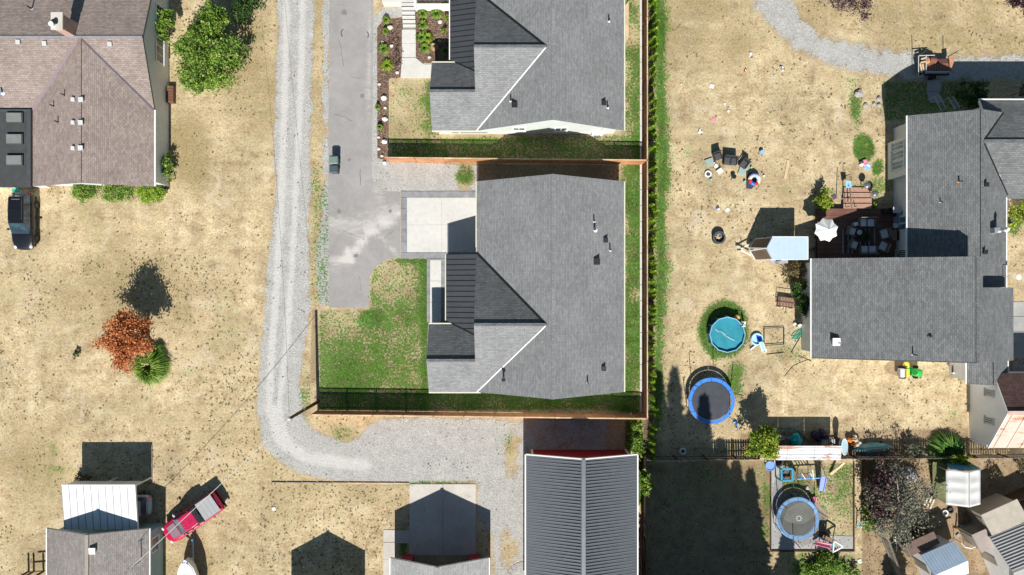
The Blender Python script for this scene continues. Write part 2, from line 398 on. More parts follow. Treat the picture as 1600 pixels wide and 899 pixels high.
TRACK = [(436, -260), (434, 0), (431, 150), (428, 300), (422, 380), (414, 480), (405, 580), (403, 640), (410, 690), (430, 715), (465, 738), (520, 751),
         (600, 756), (700, 755), (745, 754), (748, 800), (768, 840), (768, 1150), (826, 1150), (826, 655), (600, 655), (577, 663), (563, 680), (543, 690), (507, 678),
         (488, 668), (475, 653), (467, 600), (472, 560), (478, 520), (483, 480), (484, 430), (482, 350), (485, 300), (487, 200), (490, 100), (492, 0), (492, -260)]
EDGE1 = [(502, -260), (518, -260), (516, 300), (516, 470), (500, 480), (492, 420), (503, 300)]
BED_G = [(582, 30), (596, 14), (632, 10), (632, 27), (600, 30), (590, 42), (589, 246), (606, 252), (748, 258), (748, 299), (600, 299), (588, 292), (581, 278)]
DRIVE_R = [(1165, -260), (1172, 0), (1190, 30), (1232, 72), (1290, 102), (1380, 120), (1430, 126), (1900, 126), (1900, 84), (1480, 84), (1420, 81), (1350, 73), (1290, 56), (1252, 30), (1238, 0), (1225, -260)]
LAWN_F = [(497, 483), (577, 483), (577, 440), (583, 420), (600, 406), (625, 402), (672, 403), (672, 642), (497, 642)]
STRIP_S = [(497, 610), (1004, 610), (1004, 642), (497, 642)]
STRIP_E = [(968, -260), (1003, -260), (1003, 645), (968, 645)]
STRIP_H = [(1020, -260), (1046, -260), (1042, 60), (1047, 200), (1050, 280), (1043, 330), (1048, 420), (1038, 520), (1036, 600), (1032, 655), (1022, 715), (1020, 655)]
LAWN_2 = [(606, 122), (682, 122), (682, 215), (1004, 205), (1004, 252), (606, 252)]
MULCH1 = [(589, 44), (600, 30), (630, 27), (629, 121), (608, 123), (607, 252), (590, 247)]
MULCH2 = [(650, 14), (704, 14), (704, 99), (660, 99), (648, 88)]
DIRT_R = [(1345, 716), (1900, 716), (1900, 1150), (1345, 1150)]
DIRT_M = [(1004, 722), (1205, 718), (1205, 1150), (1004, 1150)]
DIRT_B = [(1155, 676), (1515, 668), (1515, 715), (1155, 717)]
PLAY = [(1205, 722), (1336, 722), (1336, 862), (1205, 862)]
STEP = 3.0
gx = np.arange(-240, 1842, STEP); gy = np.arange(-200, 1102, STEP); GX, GY = np.meshgrid(gx, gy)
def masks(X, Y):
    n1 = fbm(X, Y, 60, 3) - .5; n2 = fbm(X, Y, 18, 9) - .5; n3 = fbm(X, Y, 150, 21) - .5; jig = n1 * 14 + n2 * 10
    g = np.maximum.reduce([soft(poly_sdf(X, Y, TRACK) + jig * .55, 8), soft(poly_sdf(X, Y, EDGE1) + jig * .8, 5) * .8, soft(poly_sdf(X, Y, BED_G) + jig * .1, 1.5)])
    g = np.maximum(g, soft(poly_sdf(X, Y, DRIVE_R) + jig * .7, 12) * .86)
    g = g * (1 - .62 * soft(ell(X, Y, 728, 278, 20, 24) + jig, 8)) * (1 - .8 * soft(ell(X, Y, 800, 700, 14, 40) + jig * 1.3, 14)) * (1 - .6 * soft(ell(X, Y, 795, 860, 22, 45) + jig * 1.2, 14))
    g = np.maximum(g, .62 * soft(poly_sdf(X, Y, [(822, 655), (950, 655), (950, 712), (822, 712)]), 4)); g = np.maximum(g, .36 * soft(ell(X, Y, 1085, 345, 22, 16) + jig, 10))
    gr = np.maximum.reduce([
        soft(poly_sdf(X, Y, LAWN_F) + jig * .2, 3) * np.clip(.55 + n1 * .45 + .26 * soft(ell(X, Y, 545, 575, 50, 60), 40) - .16 * soft(ell(X, Y, 625, 450, 32, 34), 24) - .05 * soft(ell(X, Y, 530, 505, 34, 16), 14) + .3 * soft(np.abs(X - 664) - 5, 5) + .25 * soft(ell(X, Y, 582, 497, 14, 12), 8) + .25 * soft(ell(X, Y, 645, 406, 26, 5), 4), .2, 1),
        soft(poly_sdf(X, Y, [(608, 216), (1003, 208), (1003, 252), (608, 250)]), 4) * .58, soft(poly_sdf(X, Y, STRIP_S), 3) * (.66 + n1 * .6), soft(poly_sdf(X, Y, STRIP_E), 3) * (.62 + n1 * 1.3 + .15 * (Y > 380)),  # strip between the houses: shade deepened by a darker green in the colour
        soft(poly_sdf(X, Y, STRIP_H) + jig * 1.0, 16) * (.95 + n1 * .5),
        soft(poly_sdf(X, Y, LAWN_2), 3) * (.30 + n1 * .5 + .3 * soft(ell(X, Y, 675, 150, 14, 40), 12)),
        soft(ell(X, Y, 1130, 515, 40, 46) + jig * .7, 9) * .95, soft(ell(X, Y, 1148, 596, 22, 40) + jig, 10) * .62,
        soft(ell(X, Y, 1350, 232, 18, 22) + jig * .8, 5) * .9, soft(ell(X, Y, 1371, 262, 11, 14) + jig * .8, 5) * .9, soft(ell(X, Y, 1337, 168, 11, 26) + jig * .8, 7) * .75,
        soft(ell(X, Y, 1370, 290, 30, 20) + jig, 10) * .55, soft(ell(X, Y, 1230, 555, 40, 18) + jig, 10) * .42, soft(ell(X, Y, 1490, 650, 16, 24) + jig, 10) * .4,
        soft(ell(X, Y, 728, 272, 17, 20) + jig * .8, 7) * .72, soft(ell(X, Y, 535, 678, 30, 20) + jig, 12) * .47, soft(poly_sdf(X, Y, [(484, 250), (516, 290), (516, 478), (484, 470)]) + jig, 6) * .44,
        soft(ell(X, Y, 495, 270, 10, 25) + jig, 6) * .5, soft(ell(X, Y, 797, 690, 14, 22) + jig, 8) * .5, soft(ell(X, Y, 478, 620, 10, 45) + jig, 8) * .5,
        soft(poly_sdf(X, Y, [(976, 655), (1008, 655), (1008, 790), (994, 790), (994, 712), (976, 700)]), 3) * .8,
        soft(poly_sdf(X, Y, PLAY), 3) * (.42 + n1 * .6), soft(ell(X, Y, 1196, 775, 12, 70) + jig, 8) * .6, soft(ell(X, Y, 1290, 885, 50, 24) + jig, 12) * .8,
        soft(ell(X, Y, 690, 756, 60, 5) + jig * .5, 3) * .7, soft(ell(X, Y, 630, 850, 8, 30), 4) * .7, soft(ell(X, Y, 1030, 50, 12, 60) + jig * .3, 6),
        soft(ell(X, Y, 1585, 350, 14, 22), 6) * .7, soft(ell(X, Y, 1300, 300, 10, 6), 3) * .5, soft(ell(X, Y, 1085, 235, 60, 40) + jig * 2, 30) * .34, soft(ell(X, Y, 1115, 440, 30, 14) + jig * 2, 20) * .40,
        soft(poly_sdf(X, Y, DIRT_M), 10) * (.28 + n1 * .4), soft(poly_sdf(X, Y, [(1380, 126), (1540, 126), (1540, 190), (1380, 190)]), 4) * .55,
        .42 * np.clip((fbm(X, Y, 120, 51) - .60) * 4, 0, 1) * (g < .2)])
    mu_shade = np.maximum(soft(poly_sdf(X, Y, MULCH1), 1.5), soft(poly_sdf(X, Y, MULCH2), 1.2))
    mu_shade = np.maximum(mu_shade, soft(poly_sdf(X, Y, [(1006, -260), (1021, -260), (1021, 712), (1006, 712)]), 2)); mu_shade = np.maximum(mu_shade, soft(poly_sdf(X, Y, [(243, 165), (264, 165), (266, 296), (243, 296)]), 3))  # hedge-row strip: shade between the trees laid in as dark mulch colour
    gr = gr * (1 - mu_shade); g = g * (1 - mu_shade)
    tr = np.zeros(X.shape)
    for pts, wd, a in (([(449, -260), (447, 60), (444, 180), (440, 300), (434, 420), (424, 560), (421, 640), (432, 685), (470, 715), (560, 728)], 9, 1),
                       ([(474, -260), (472, 60), (468, 180), (462, 300), (456, 420), (449, 520), (436, 640), (448, 690)], 8, .9),
                       ([(424, 640), (440, 690), (480, 716), (570, 728)], 16, 1)):
        tr = np.maximum(tr, a * np.clip(1.15 - line_d(X, Y, pts) / wd, 0, 1))
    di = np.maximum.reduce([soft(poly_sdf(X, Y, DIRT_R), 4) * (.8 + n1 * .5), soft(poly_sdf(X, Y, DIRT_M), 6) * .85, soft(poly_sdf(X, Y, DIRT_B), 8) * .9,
                            soft(poly_sdf(X, Y, [(745, 255), (1004, 255), (1004, 290), (745, 290)]), 2) * .5, soft(poly_sdf(X, Y, [(822, 655), (978, 655), (978, 712), (822, 712)]), 2) * .45,
                            soft(ell(X, Y, 1405, 575, 24, 12), 5), soft(poly_sdf(X, Y, [(485, 480), (499, 480), (499, 600), (482, 600)]), 4) * .6])
    ol = np.clip(.5 + n3 * 2.2 + n1 * .9, 0, 1) * .75
    ol = np.maximum(ol, soft(ell(X, Y, 295, 235, 45, 75) + jig * 2, 25) * .95); ol = np.maximum(ol, soft(ell(X, Y, 380, 90, 60, 110) + jig * 2, 40) * .8)
    ol = np.maximum(ol, soft(ell(X, Y, 1110, 20, 70, 60) + jig * 2, 40) * .5)
    ol = np.maximum(ol, soft(ell(X, Y, 120, 470, 110, 60) + jig * 2, 50) * .7); ol = np.maximum(ol, soft(ell(X, Y, 60, 720, 70, 80) + jig * 2, 50) * .75)
    ol = ol * (1 - .75 * soft(ell(X, Y, 1120, 400, 90, 60), 60)) * (1 - .7 * soft(ell(X, Y, 1350, 630, 140, 50), 40)) * (1 - .5 * soft(ell(X, Y, 1300, 200, 140, 90), 60))
    return g, gr, mu_shade, tr, di, ol
MG, MGR, MMU_SHADE, MTR, MDI, MOL = masks(GX, GY)
MZ = zground(GX, GY)
REG = {'ground': 0, 'gravel_track': 1, 'gravel_drive': 2, 'gravel_bed': 3, 'front_lawn': 4, 'side_lawn': 5, 'hedge_lawn': 6, 'mulch_bed': 7, 'dirt_yard': 8}
def regions():
    X = (GX[:-1, :-1] + GX[1:, 1:]) / 2; Y = (GY[:-1, :-1] + GY[1:, 1:]) / 2; r = np.zeros(X.shape, int); j = (fbm(X, Y, 20, 77) - .5) * 10
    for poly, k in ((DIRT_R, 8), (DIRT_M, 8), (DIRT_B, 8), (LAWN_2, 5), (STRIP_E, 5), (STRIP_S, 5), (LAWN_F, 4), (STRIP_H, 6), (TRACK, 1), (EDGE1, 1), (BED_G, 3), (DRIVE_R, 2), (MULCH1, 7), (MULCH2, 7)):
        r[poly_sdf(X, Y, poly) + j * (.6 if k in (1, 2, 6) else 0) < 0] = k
    return r
REGM = regions()

def terrain_material():
    t = NT('terrain'); p = t.pos(); a = t.attr('mask_a'); b = t.attr('mask_b')
    g, gr, mu_shade = t.sep(a); tr, di, ol = t.sep(b)
    n_big = t.noise(p, .16, 5, .6); n_mid = t.noise(p, .9, 6, .68, .3); n_f = t.noise(p, 5.5, 6, .72); n_ff = t.noise(p, 26, 4, .75)
    straw = t.ramp(n_mid, [(.30, (.335, .25, .140)), (.43, (.455, .352, .215)), (.56, (.545, .442, .272)), (.70, (.66, .565, .395))])
    straw = t.mix(straw, t.ramp(n_f, [(.34, .58), (.44, .88), (.54, 1.06), (.66, 1.26)]), 1, 'MULTIPLY')
    straw = t.mix(straw, t.ramp(n_ff, [(.34, .62), (.66, 1.34)]), 1, 'MULTIPLY')
    straw = t.mix(straw, t.ramp(n_big, [(.34, .80), (.5, 1.0), (.66, 1.16)]), 1, 'MULTIPLY')
    bare = t.step(t.noise(p, .42, 6, .62, .8), .55, .68); straw = t.mix(straw, (.66, .57, .43), t.ma('MULTIPLY', bare, .38))
    lane = t.noise(t.map(p, (.16, 1.5, 1), (0, 0, .18)), 1.0, 5, .62, .5); lane2 = t.noise(t.map(p, (1.7, .13, 1), (0, 0, .25)), .8, 5, .62, .4)
    straw = t.mix(straw, t.ramp(lane, [(.34, .90), (.5, 1.0), (.68, 1.07)]), 1, 'MULTIPLY'); straw = t.mix(straw, t.ramp(lane2, [(.34, .95), (.66, 1.04)]), 1, 'MULTIPLY')
    olive = t.ramp(n_f, [(.3, (.20, .155, .065)), (.7, (.36, .285, .14))])
    c = t.mix(straw, olive, t.ma('MULTIPLY', t.step(t.ma('ADD', ol, t.ma('MULTIPLY', t.ma('SUBTRACT', n_mid, .5), 1.9)), .42, .95), .74))
    # brown and grey-green clumps in the dead turf
    sp = t.vor(p, 2.9, 'Distance', rnd=1); spn = t.noise(p, .55, 3, .6)
    k = t.ma('MULTIPLY', t.step(sp, .26, .08), t.step(spn, .40, .56)); k = t.ma('MULTIPLY', k, t.step(n_f, .40, .50))
    rgh = t.step(t.noise(t.map(p, (1, 1.25, 1)), 2.1, 6, .75), .57, .68); k = t.ma('MAXIMUM', k, t.ma('MULTIPLY', t.ma('MULTIPLY', rgh, t.step(t.noise(p, .3, 3), .42, .62)), .42))
    c = t.mix(c, (.175, .135, .07), t.ma('MULTIPLY', k, .75))
    dirt = t.ramp(n_mid, [(.3, (.20, .14, .085)), (.55, (.36, .265, .165)), (.75, (.46, .355, .235))])
    dirt = t.mix(dirt, t.ramp(n_ff, [(.2, .7), (.8, 1.2)]), 1, 'MULTIPLY'); dirt = t.mix(dirt, t.ramp(n_f, [(.2, .8), (.8, 1.15)]), 1, 'MULTIPLY')
    c = t.mix(c, dirt, t.step(t.ma('ADD', di, t.ma('MULTIPLY', t.ma('SUBTRACT', n_mid, .5), .9)), .35, .65))
    # gravel
    cell = t.vor(p, 20, 'Color'); cs = t.n.new('ShaderNodeSeparateColor'); t.l.new(cell, cs.inputs[0])
    grav = t.ramp(cs.outputs[0], [(0, (.34, .335, .32)), (.4, (.43, .425, .408)), (.8, (.49, .485, .465)), (1, (.59, .58, .555))])
    grav = t.mix(grav, t.ramp(n_mid, [(.3, .86), (.7, 1.08)]), 1, 'MULTIPLY'); grav = t.mix(grav, t.ramp(n_f, [(.25, .84), (.75, 1.12)]), 1, 'MULTIPLY')
    pale = t.mix((.58, .565, .54), (.68, .665, .64), n_f)
    grav = t.mix(grav, pale, t.ma('MULTIPLY', t.step(t.ma('ADD', tr, t.ma('MULTIPLY', t.ma('SUBTRACT', n_mid, .5), .9)), .2, .9), .62))
    gk = t.step(t.ma('ADD', g, t.ma('ADD', t.ma('MULTIPLY', t.ma('SUBTRACT', n_f, .5), 1.5), t.ma('MULTIPLY', t.ma('SUBTRACT', n_mid, .5), 1.3))), .40, .62)
    gm = t.mix(dirt, grav, t.step(t.ma('ADD', g, t.ma('SUBTRACT', n_ff, .5)), .2, .5))
    c = t.mix(c, gm, gk)
    # living grass
    gcol = t.ramp(n_f, [(.30, (.014, .055, .007)), (.5, (.045, .135, .012)), (.70, (.13, .26, .028))])
    gcol = t.mix(gcol, t.ramp(n_ff, [(.2, .6), (.8, 1.35)]), 1, 'MULTIPLY'); gcol = t.mix(gcol, t.ramp(n_mid, [(.35, .6), (.65, 1.3)]), 1, 'MULTIPLY')
    rk = t.step(t.ma('ADD', gr, t.ma('ADD', t.ma('MULTIPLY', t.ma('SUBTRACT', n_f, .5), 2.5), t.ma('MULTIPLY', t.ma('SUBTRACT', n_mid, .5), 1.0))), .40, .62)
    c = t.mix(c, gcol, t.ma('MULTIPLY', rk, .93))
    mul = t.ramp(t.sep(t.vor(t.map(p, (1, 1.7, 1)), 13, 'Color'))[0], [(0, (.055, .030, .020)), (.5, (.15, .095, .07)), (1, (.31, .22, .17))])
    c = t.mix(c, t.mix(mul, t.ramp(n_f, [(.3, .75), (.7, 1.2)]), 1, 'MULTIPLY'), t.step(mu_shade, .4, .6))
    t.col(c).rough(.95).spec(.1)
    h = t.ma('ADD', t.ma('MULTIPLY', n_ff, .5), t.ma('ADD', t.ma('MULTIPLY', n_f, .9), t.ma('MULTIPLY', cs.outputs[1], t.ma('MULTIPLY', gk, .5))))
    t.bump(h, .75, .06); return t.m
TERR = terrain_material()
def build_terrain():
    f = (1 - MZ / CAM_H) / PPM; V = np.stack([(GX - 800) * f, (449.5 - GY) * f, MZ], -1).reshape(-1, 3)
    ny, nx = GX.shape; idx = np.arange(ny * nx).reshape(ny, nx)
    F = np.stack([idx[1:, :-1], idx[1:, 1:], idx[:-1, 1:], idx[:-1, :-1]], -1)
    A = np.stack([MG, MGR, MMU_SHADE, np.ones_like(MG)], -1).reshape(-1, 4); B = np.stack([MTR, MDI, MOL, np.ones_like(MG)], -1).reshape(-1, 4)
    for name, k in REG.items():
        Fk = F[REGM == k]; u, inv = np.unique(Fk, return_inverse=True); Fk = inv.reshape(-1, 4); Vk = V[u]; Ak = A[u]; Bk = B[u]
        if k == 0:   # carry the sheet on to the horizon
            e = 900.0; x0, x1, y1, y0 = V[:, 0].min(), V[:, 0].max(), V[:, 1].max(), V[:, 1].min(); n0 = len(Vk)
            xs = [-e, x0, x1, e]; ys = [-e, y0, y1, e]; nv = [(x, y, 0) for y in ys for x in xs]
            # the low corner on the right-hand edge keeps its height where the sheets meet
            zc = float(V[idx[0, -1]][2]); nf = []
            for j in range(3):
                for i in range(3):
                    if i == 1 and j == 1: continue
                    nf.append([n0 + j * 4 + i, n0 + j * 4 + i + 1, n0 + (j + 1) * 4 + i + 1, n0 + (j + 1) * 4 + i])
            nv = [(x, y, -1.2 if (x > 0 and y > 0) else z - .02) for x, y, z in nv]
            Vk = np.vstack([Vk, nv]); Fk = np.vstack([Fk, nf]); Ak = np.vstack([Ak, np.tile([0, .25, 0, 1], (16, 1))]); Bk = np.vstack([Bk, np.tile([0, 0, .5, 1], (16, 1))])
        o = np_mesh(name, Vk, Fk, TERR); me = o.data
        for nm, arr in (('mask_a', Ak), ('mask_b', Bk)):
            at = me.attributes.new(nm, 'FLOAT_COLOR', 'POINT'); at.data.foreach_set('color', arr.astype(np.float32).ravel())
        me.shade_smooth(); o['kind'] = 'structure'
build_terrain()

def sample(Mx, x, y):
    i = np.clip(((y - gy[0]) / STEP).astype(int), 0, Mx.shape[0] - 1); j = np.clip(((x - gx[0]) / STEP).astype(int), 0, Mx.shape[1] - 1); return Mx[i, j]
def to_world(x, y, z=0.0):
    zz = zground(x, y); f = (1 - zz / CAM_H) / PPM; return np.stack([(x - 800) * f, (449.5 - y) * f, zz + z], -1)
HARD = [[(515, -260), (582, -260), (582, 280), (600, 298), (628, 300), (628, 404), (590, 415), (577, 440), (576, 482), (514, 482)],
        [(626, 298), (745, 298), (745, 405), (697, 405), (697, 505), (668, 505), (668, 405), (626, 402)],
        [(628, 12), (652, 12), (652, 90), (682, 100), (682, 122), (626, 122)], [(640, 756), (744, 756), (744, 868), (640, 868)], [(599, 828), (642, 828), (642, 900), (599, 900)],
        [(1200, 722), (1225, 722), (1225, 800), (1300, 840), (1300, 862), (1200, 862)], [(1276, 300), (1418, 300), (1418, 406), (1276, 406)]]
def free(x, y):
    ok = np.ones(x.shape, bool)
    for p in HARD: ok &= poly_sdf(x, y, p) > 0
    return ok
def tufts(name, x, y, rad, hgt, nb, mat, seed):
    """small real tufts, each a few bent blades"""
    r = np.random.default_rng(seed); n = len(x); P = to_world(x, y, 0.0)
    ang = r.random((n, nb)) * 2 * np.pi; rr = rad[:, None] * r.uniform(.5, 1.25, (n, nb)); hh = hgt[:, None] * r.uniform(.4, 1.2, (n, nb)); wd = rr * r.uniform(.18, .34, (n, nb))
    dx, dy = np.cos(ang), np.sin(ang); V = np.zeros((n, nb, 3, 3))
    V[:, :, 0, 0] = P[:, None, 0] - dy * wd; V[:, :, 0, 1] = P[:, None, 1] + dx * wd; V[:, :, 0, 2] = P[:, None, 2]
    V[:, :, 1, 0] = P[:, None, 0] + dy * wd; V[:, :, 1, 1] = P[:, None, 1] - dx * wd; V[:, :, 1, 2] = P[:, None, 2]
    V[:, :, 2, 0] = P[:, None, 0] + dx * rr; V[:, :, 2, 1] = P[:, None, 1] + dy * rr; V[:, :, 2, 2] = P[:, None, 2] + hh
    F = np.arange(n * nb * 3).reshape(-1, 3); o = np_mesh(name, V.reshape(-1, 3), F, mat); o['kind'] = 'stuff'; return o
def scatter_all():
    r = np.random.default_rng(5)
    n = 64000; x = r.uniform(-200, 1800, n); y = r.uniform(-160, 1060, n)
    g = sample(MG, x, y); gr = sample(MGR, x, y); mu_shade = sample(MMU_SHADE, x, y)
    dens = np.clip((fbm(x, y, 90, 31) - .40) * 3.2, .10, 1) * np.where((x > 1045) & (y < 720), .75, 1) * np.clip(fbm(x, y, 22, 35) * 2.2 - .5, .05, 1)
    dens = np.maximum(dens, ((y > 755) & (x > 405) & (x < 640)) * .75)
    k = (r.random(n) < dens * 1.0) & (g < .3) & (gr < .6) & (mu_shade < .2) & free(x, y) & (REG['front_lawn'] != 99)
    x1, y1 = x[k], y[k]; tufts('weed_tufts', x1, y1, r.uniform(.04, .145, len(x1)), r.uniform(.015, .06, len(x1)), 9, LF_WEED, 2)
    n = 9000; x = r.uniform(380, 860, n); y = r.uniform(-100, 980, n); g = sample(MG, x, y); k = (g > .3) & (r.random(n) < np.clip(fbm(x, y, 30, 66) * 3 - 1.55, .02, 1)) & free(x, y)
    x1, y1 = x[k], y[k]; tufts('gravel_weeds', x1, y1, r.uniform(.03, .11, len(x1)), r.uniform(.02, .08, len(x1)), 6, LF_WEED, 3)
    n = 420000; x = r.uniform(480, 1400, n); y = r.uniform(-150, 1000, n); gr = sample(MGR, x, y)
    k = (r.random(n) < np.clip(gr * 1.3 - .35, 0, 1)) & (fbm(x, y, 7, 91) + gr * .5 > .74) & free(x, y)
    x1, y1 = x[k][:52000], y[k][:52000]; tufts('lawn_grass', x1, y1, r.uniform(.03, .085, len(x1)), r.uniform(.03, .09, len(x1)), 3, LF_GRASS, 4)
    n = 60000; x = r.uniform(-100, 1700, n); y = r.uniform(-100, 1000, n); g = sample(MG, x, y); k = (g < .25) & free(x, y) & (fbm(x, y, 12, 44) > .5)
    x1, y1 = x[k], y[k]; tufts('straw_tufts', x1, y1, r.uniform(.03, .09, len(x1)), r.uniform(.015, .05, len(x1)), 3, LF_STRAW, 6)
scatter_all()
def stones():
    """loose stones kicked out along the gravel and over the dirt"""
    r = np.random.default_rng(15); n = 60000; x = r.uniform(380, 1600, n); y = r.uniform(-100, 980, n); g = sample(MG, x, y); d = sample(MDI, x, y); mu_shade = sample(MMU_SHADE, x, y)
    k = (r.random(n) < np.where(g > .08, .30, np.where(mu_shade > .5, .2, d * .16))) & free(x, y); x, y = x[k], y[k]; n = len(x); P = to_world(x, y, 0); s = r.uniform(.018, .055, n); a = r.random(n) * 6.28
    oc = np.array([[1, 0, 0], [0, 1, 0], [-1, 0, 0], [0, -1, 0], [0, 0, .8]]); ca, sa = np.cos(a), np.sin(a); V = np.zeros((n, 5, 3))
    for i in range(5): q = oc[i]; V[:, i, 0] = P[:, 0] + s * (q[0] * ca - q[1] * sa); V[:, i, 1] = P[:, 1] + s * .8 * (q[0] * sa + q[1] * ca); V[:, i, 2] = P[:, 2] + s * q[2]
    F = (np.arange(n)[:, None, None] * 5 + np.array([[0, 1, 4], [1, 2, 4], [2, 3, 4], [3, 0, 4]])[None]).reshape(-1, 3)
    t = NT('loose_stone'); t.col(t.ramp(t.island(), [(0, (.20, .19, .18)), (.5, (.42, .41, .39)), (1, (.66, .64, .60))])).rough(.85); o = np_mesh('loose_stones', V.reshape(-1, 3), F, t.m); o['kind'] = 'stuff'
stones()

# ------------------------------------------------------------------ hard surfaces, each a sheet or slab above the soil
def wpoly(pts, h=0.0): return [tuple(G(x, y, h))[:2] for x, y in pts]
def rounded(pts, rad):
    """round the corners of a plan polygon; rad per corner"""
    out = []
    for i, p in enumerate(pts):
        r = rad[i] if isinstance(rad, (list, tuple)) else rad
        if r <= 0: out.append(p); continue
        p = Vector(p); a = Vector(pts[i - 1]); b = Vector(pts[(i + 1) % len(pts)]); da = (a - p).normalized(); db = (b - p).normalized()
        for k in range(6):
            t = k / 5; q = (p + da * r) * (1 - t) ** 2 + p * (2 * t * (1 - t)) + (p + db * r) * t ** 2; out.append(tuple(q))
    return out
def asphalt():
    t = NT('asphalt'); p = t.pos(); n = t.noise(p, .35, 6, .65, .5); m = t.noise(p, 1.6, 6, .7, .4); f = t.noise(p, 28, 4, .75)
    c = t.ramp(n, [(.3, (.27, .258, .258)), (.7, (.345, .333, .330))]); c = t.mix(c, t.ramp(f, [(.2, .8), (.8, 1.18)]), 1, 'MULTIPLY'); c = t.mix(c, t.ramp(m, [(.3, .92), (.7, 1.07)]), 1, 'MULTIPLY')
    # dust dragged off the gravel by turning wheels
    a = t.attr('dust'); d = t.sep(a)[0]
    sw = t.noise(t.map(p, (.9, 2.2, 1), (0, 0, .6)), .9, 7, .72, 1.2)
    c = t.mix(c, (.60, .57, .54), t.ma('MULTIPLY', t.step(t.ma('ADD', t.ma('MULTIPLY', d, 1.2), t.ma('MULTIPLY', t.ma('SUBTRACT', sw, .5), 1.5)), .25, 1.15), .75))
    t.col(c).rough(.92).spec(.2); t.bump(f, .4, .008); return t.m
def build_road():
    poly = [(516, -260), (583, -260), (583, 30), (581, 276), (586, 289), (604, 299), (626, 300), (626, 402), (604, 406), (588, 416), (578, 432), (576, 481), (514, 481), (513, 300)]
    st = 4.0; xs = np.arange(512, 630, st); ys = np.arange(-260, 486, st); X, Y = np.meshgrid(xs, ys)
    mb = MB(); mb.prism(wpoly(poly), -.15, .004); o = struct('asphalt_road', mb, None)
    # finely cut so that the dust lies where wheels turn
    bm = bmesh.new(); bm.from_mesh(o.data)
    for q in range(-14, 30):
        bmesh.ops.bisect_plane(bm, geom=bm.verts[:] + bm.edges[:] + bm.faces[:], plane_co=(0, q * .8, 0), plane_no=(0, 1, 0))
    for q in range(-40, 0):
        bmesh.ops.bisect_plane(bm, geom=bm.verts[:] + bm.edges[:] + bm.faces[:], plane_co=(-16.2 + (q + 40) * .32, 0, 0), plane_no=(1, 0, 0))
    bm.to_mesh(o.data); bm.free(); me = o.data; me.materials.append(asphalt())
    at = me.attributes.new('dust', 'FLOAT_COLOR', 'POINT'); co = np.zeros(len(me.vertices) * 3, np.float32); me.vertices.foreach_get('co', co); co = co.reshape(-1, 3)
    x = co[:, 0] * PPM + 800; y = 449.5 - co[:, 1] * PPM; d = np.zeros(len(x))
    for pts, wd, a_ in (([(520, 412), (545, 408), (560, 385), (575, 365), (600, 350), (622, 338)], 11, .95), ([(516, 350), (560, 352), (622, 330)], 20, .6), ([(575, 365), (600, 375), (620, 398)], 7, .6),
                        ([(578, -100), (577, 90), (574, 200)], 7, .5), ([(545, 210), (556, 198), (575, 192)], 4, .5), ([(528, 415), (545, 392)], 8, 1.0), ([(590, 290), (600, 340)], 14, .5)):
        d = np.maximum(d, a_ * np.clip(1.2 - line_d(x, y, pts) / wd, 0, 1))
    col = np.stack([d, d, d, np.ones_like(d)], -1).astype(np.float32); at.data.foreach_set('color', col.ravel())
    # tyre scrub arcs
    ty = M((.10, .10, .10), .9, .2, 5)
    for (cx, cy, r0, a0, a1) in ((541, 52, 7, 2.2, 3.9), (569, 55, 6, -.7, .9)):
        b = MB(); c = W(cx, cy); b.ring((c.x, c.y), r0 / PPM, r0 / PPM + .09, .006, .009, 14, a0, a1); struct('tyre_mark', b, ty)
    cr = MB(); pts = [(563, 265), (562.4, 272), (563.3, 280), (562.8, 290)]
    for a, b_ in zip(pts[:-1], pts[1:]): cr.bar(W(*a, .007), W(*b_, .007), .03, .003)
    struct('asphalt_crack', cr, BLACK)
    rc = random.Random(2)
    for (x, y, dx, dy, n) in ((522, 180, 3, 1.2, 9), (536, 360, 4, 2, 8), (560, 430, 1, 5, 7), (528, 60, 1.2, 6, 9), (600, 372, 3, -2, 6), (548, 120, 3.4, .5, 6)):
        cr = MB()
        for i in range(n):
            x2, y2 = x + dx * rc.uniform(.4, 1.4) + rc.uniform(-1, 1), y + dy * rc.uniform(.4, 1.4) + rc.uniform(-1, 1); cr.bar(W(x, y, .006), W(x2, y2, .006), rc.uniform(.012, .03), .003); x, y = x2, y2
        struct('asphalt_crack', cr, DGREY)
    for (x, y, r_) in ((530, 330, .22), (546, 250, .16), (566, 150, .2), (538, 20, .25), (556, 400, .2), (610, 330, .16)):
        q = MB(); c = W(x, y); pts = [(c.x + math.cos(a) * r_ * rc.uniform(.6, 1.2), c.y + math.sin(a) * r_ * rc.uniform(.6, 1.2)) for a in [k * .52 for k in range(12)]]; q.prism(pts, .0045, .0065); struct('oil_stain', q, M((.20, .19, .19), .8, .2, 5))
build_road()
def sheet(name, pts, m, z1=.03, z0=-.12): return struct(name, MB().prism(wpoly(pts), z0, z1), m)
def slabs(name, x0, y0, x1, y1, nx, ny, m, z1=.04, gap=.02, parent=None, part='concrete_slab'):
    t = thing(name[0], name[1], name[2], W((x0 + x1) / 2, (y0 + y1) / 2)) if parent is None else parent
    for i in range(nx):
        for j in range(ny):
            a = W(x0 + (x1 - x0) * i / nx, y0 + (y1 - y0) * j / ny); b = W(x0 + (x1 - x0) * (i + 1) / nx, y0 + (y1 - y0) * (j + 1) / ny)
            c = (a + b) / 2; MB().box((c.x, c.y, z1 / 2 - .05), (abs(b.x - a.x) - gap, abs(b.y - a.y) - gap, z1 + .1)).build(part, m, t)
    return t
def s_empty(name, loc):
    o = bpy.data.objects.new(name, None); C.objects.link(o); o.location = loc; o['kind'] = 'structure'; BASE[o.name] = Matrix.Translation(Vector(loc)); return o
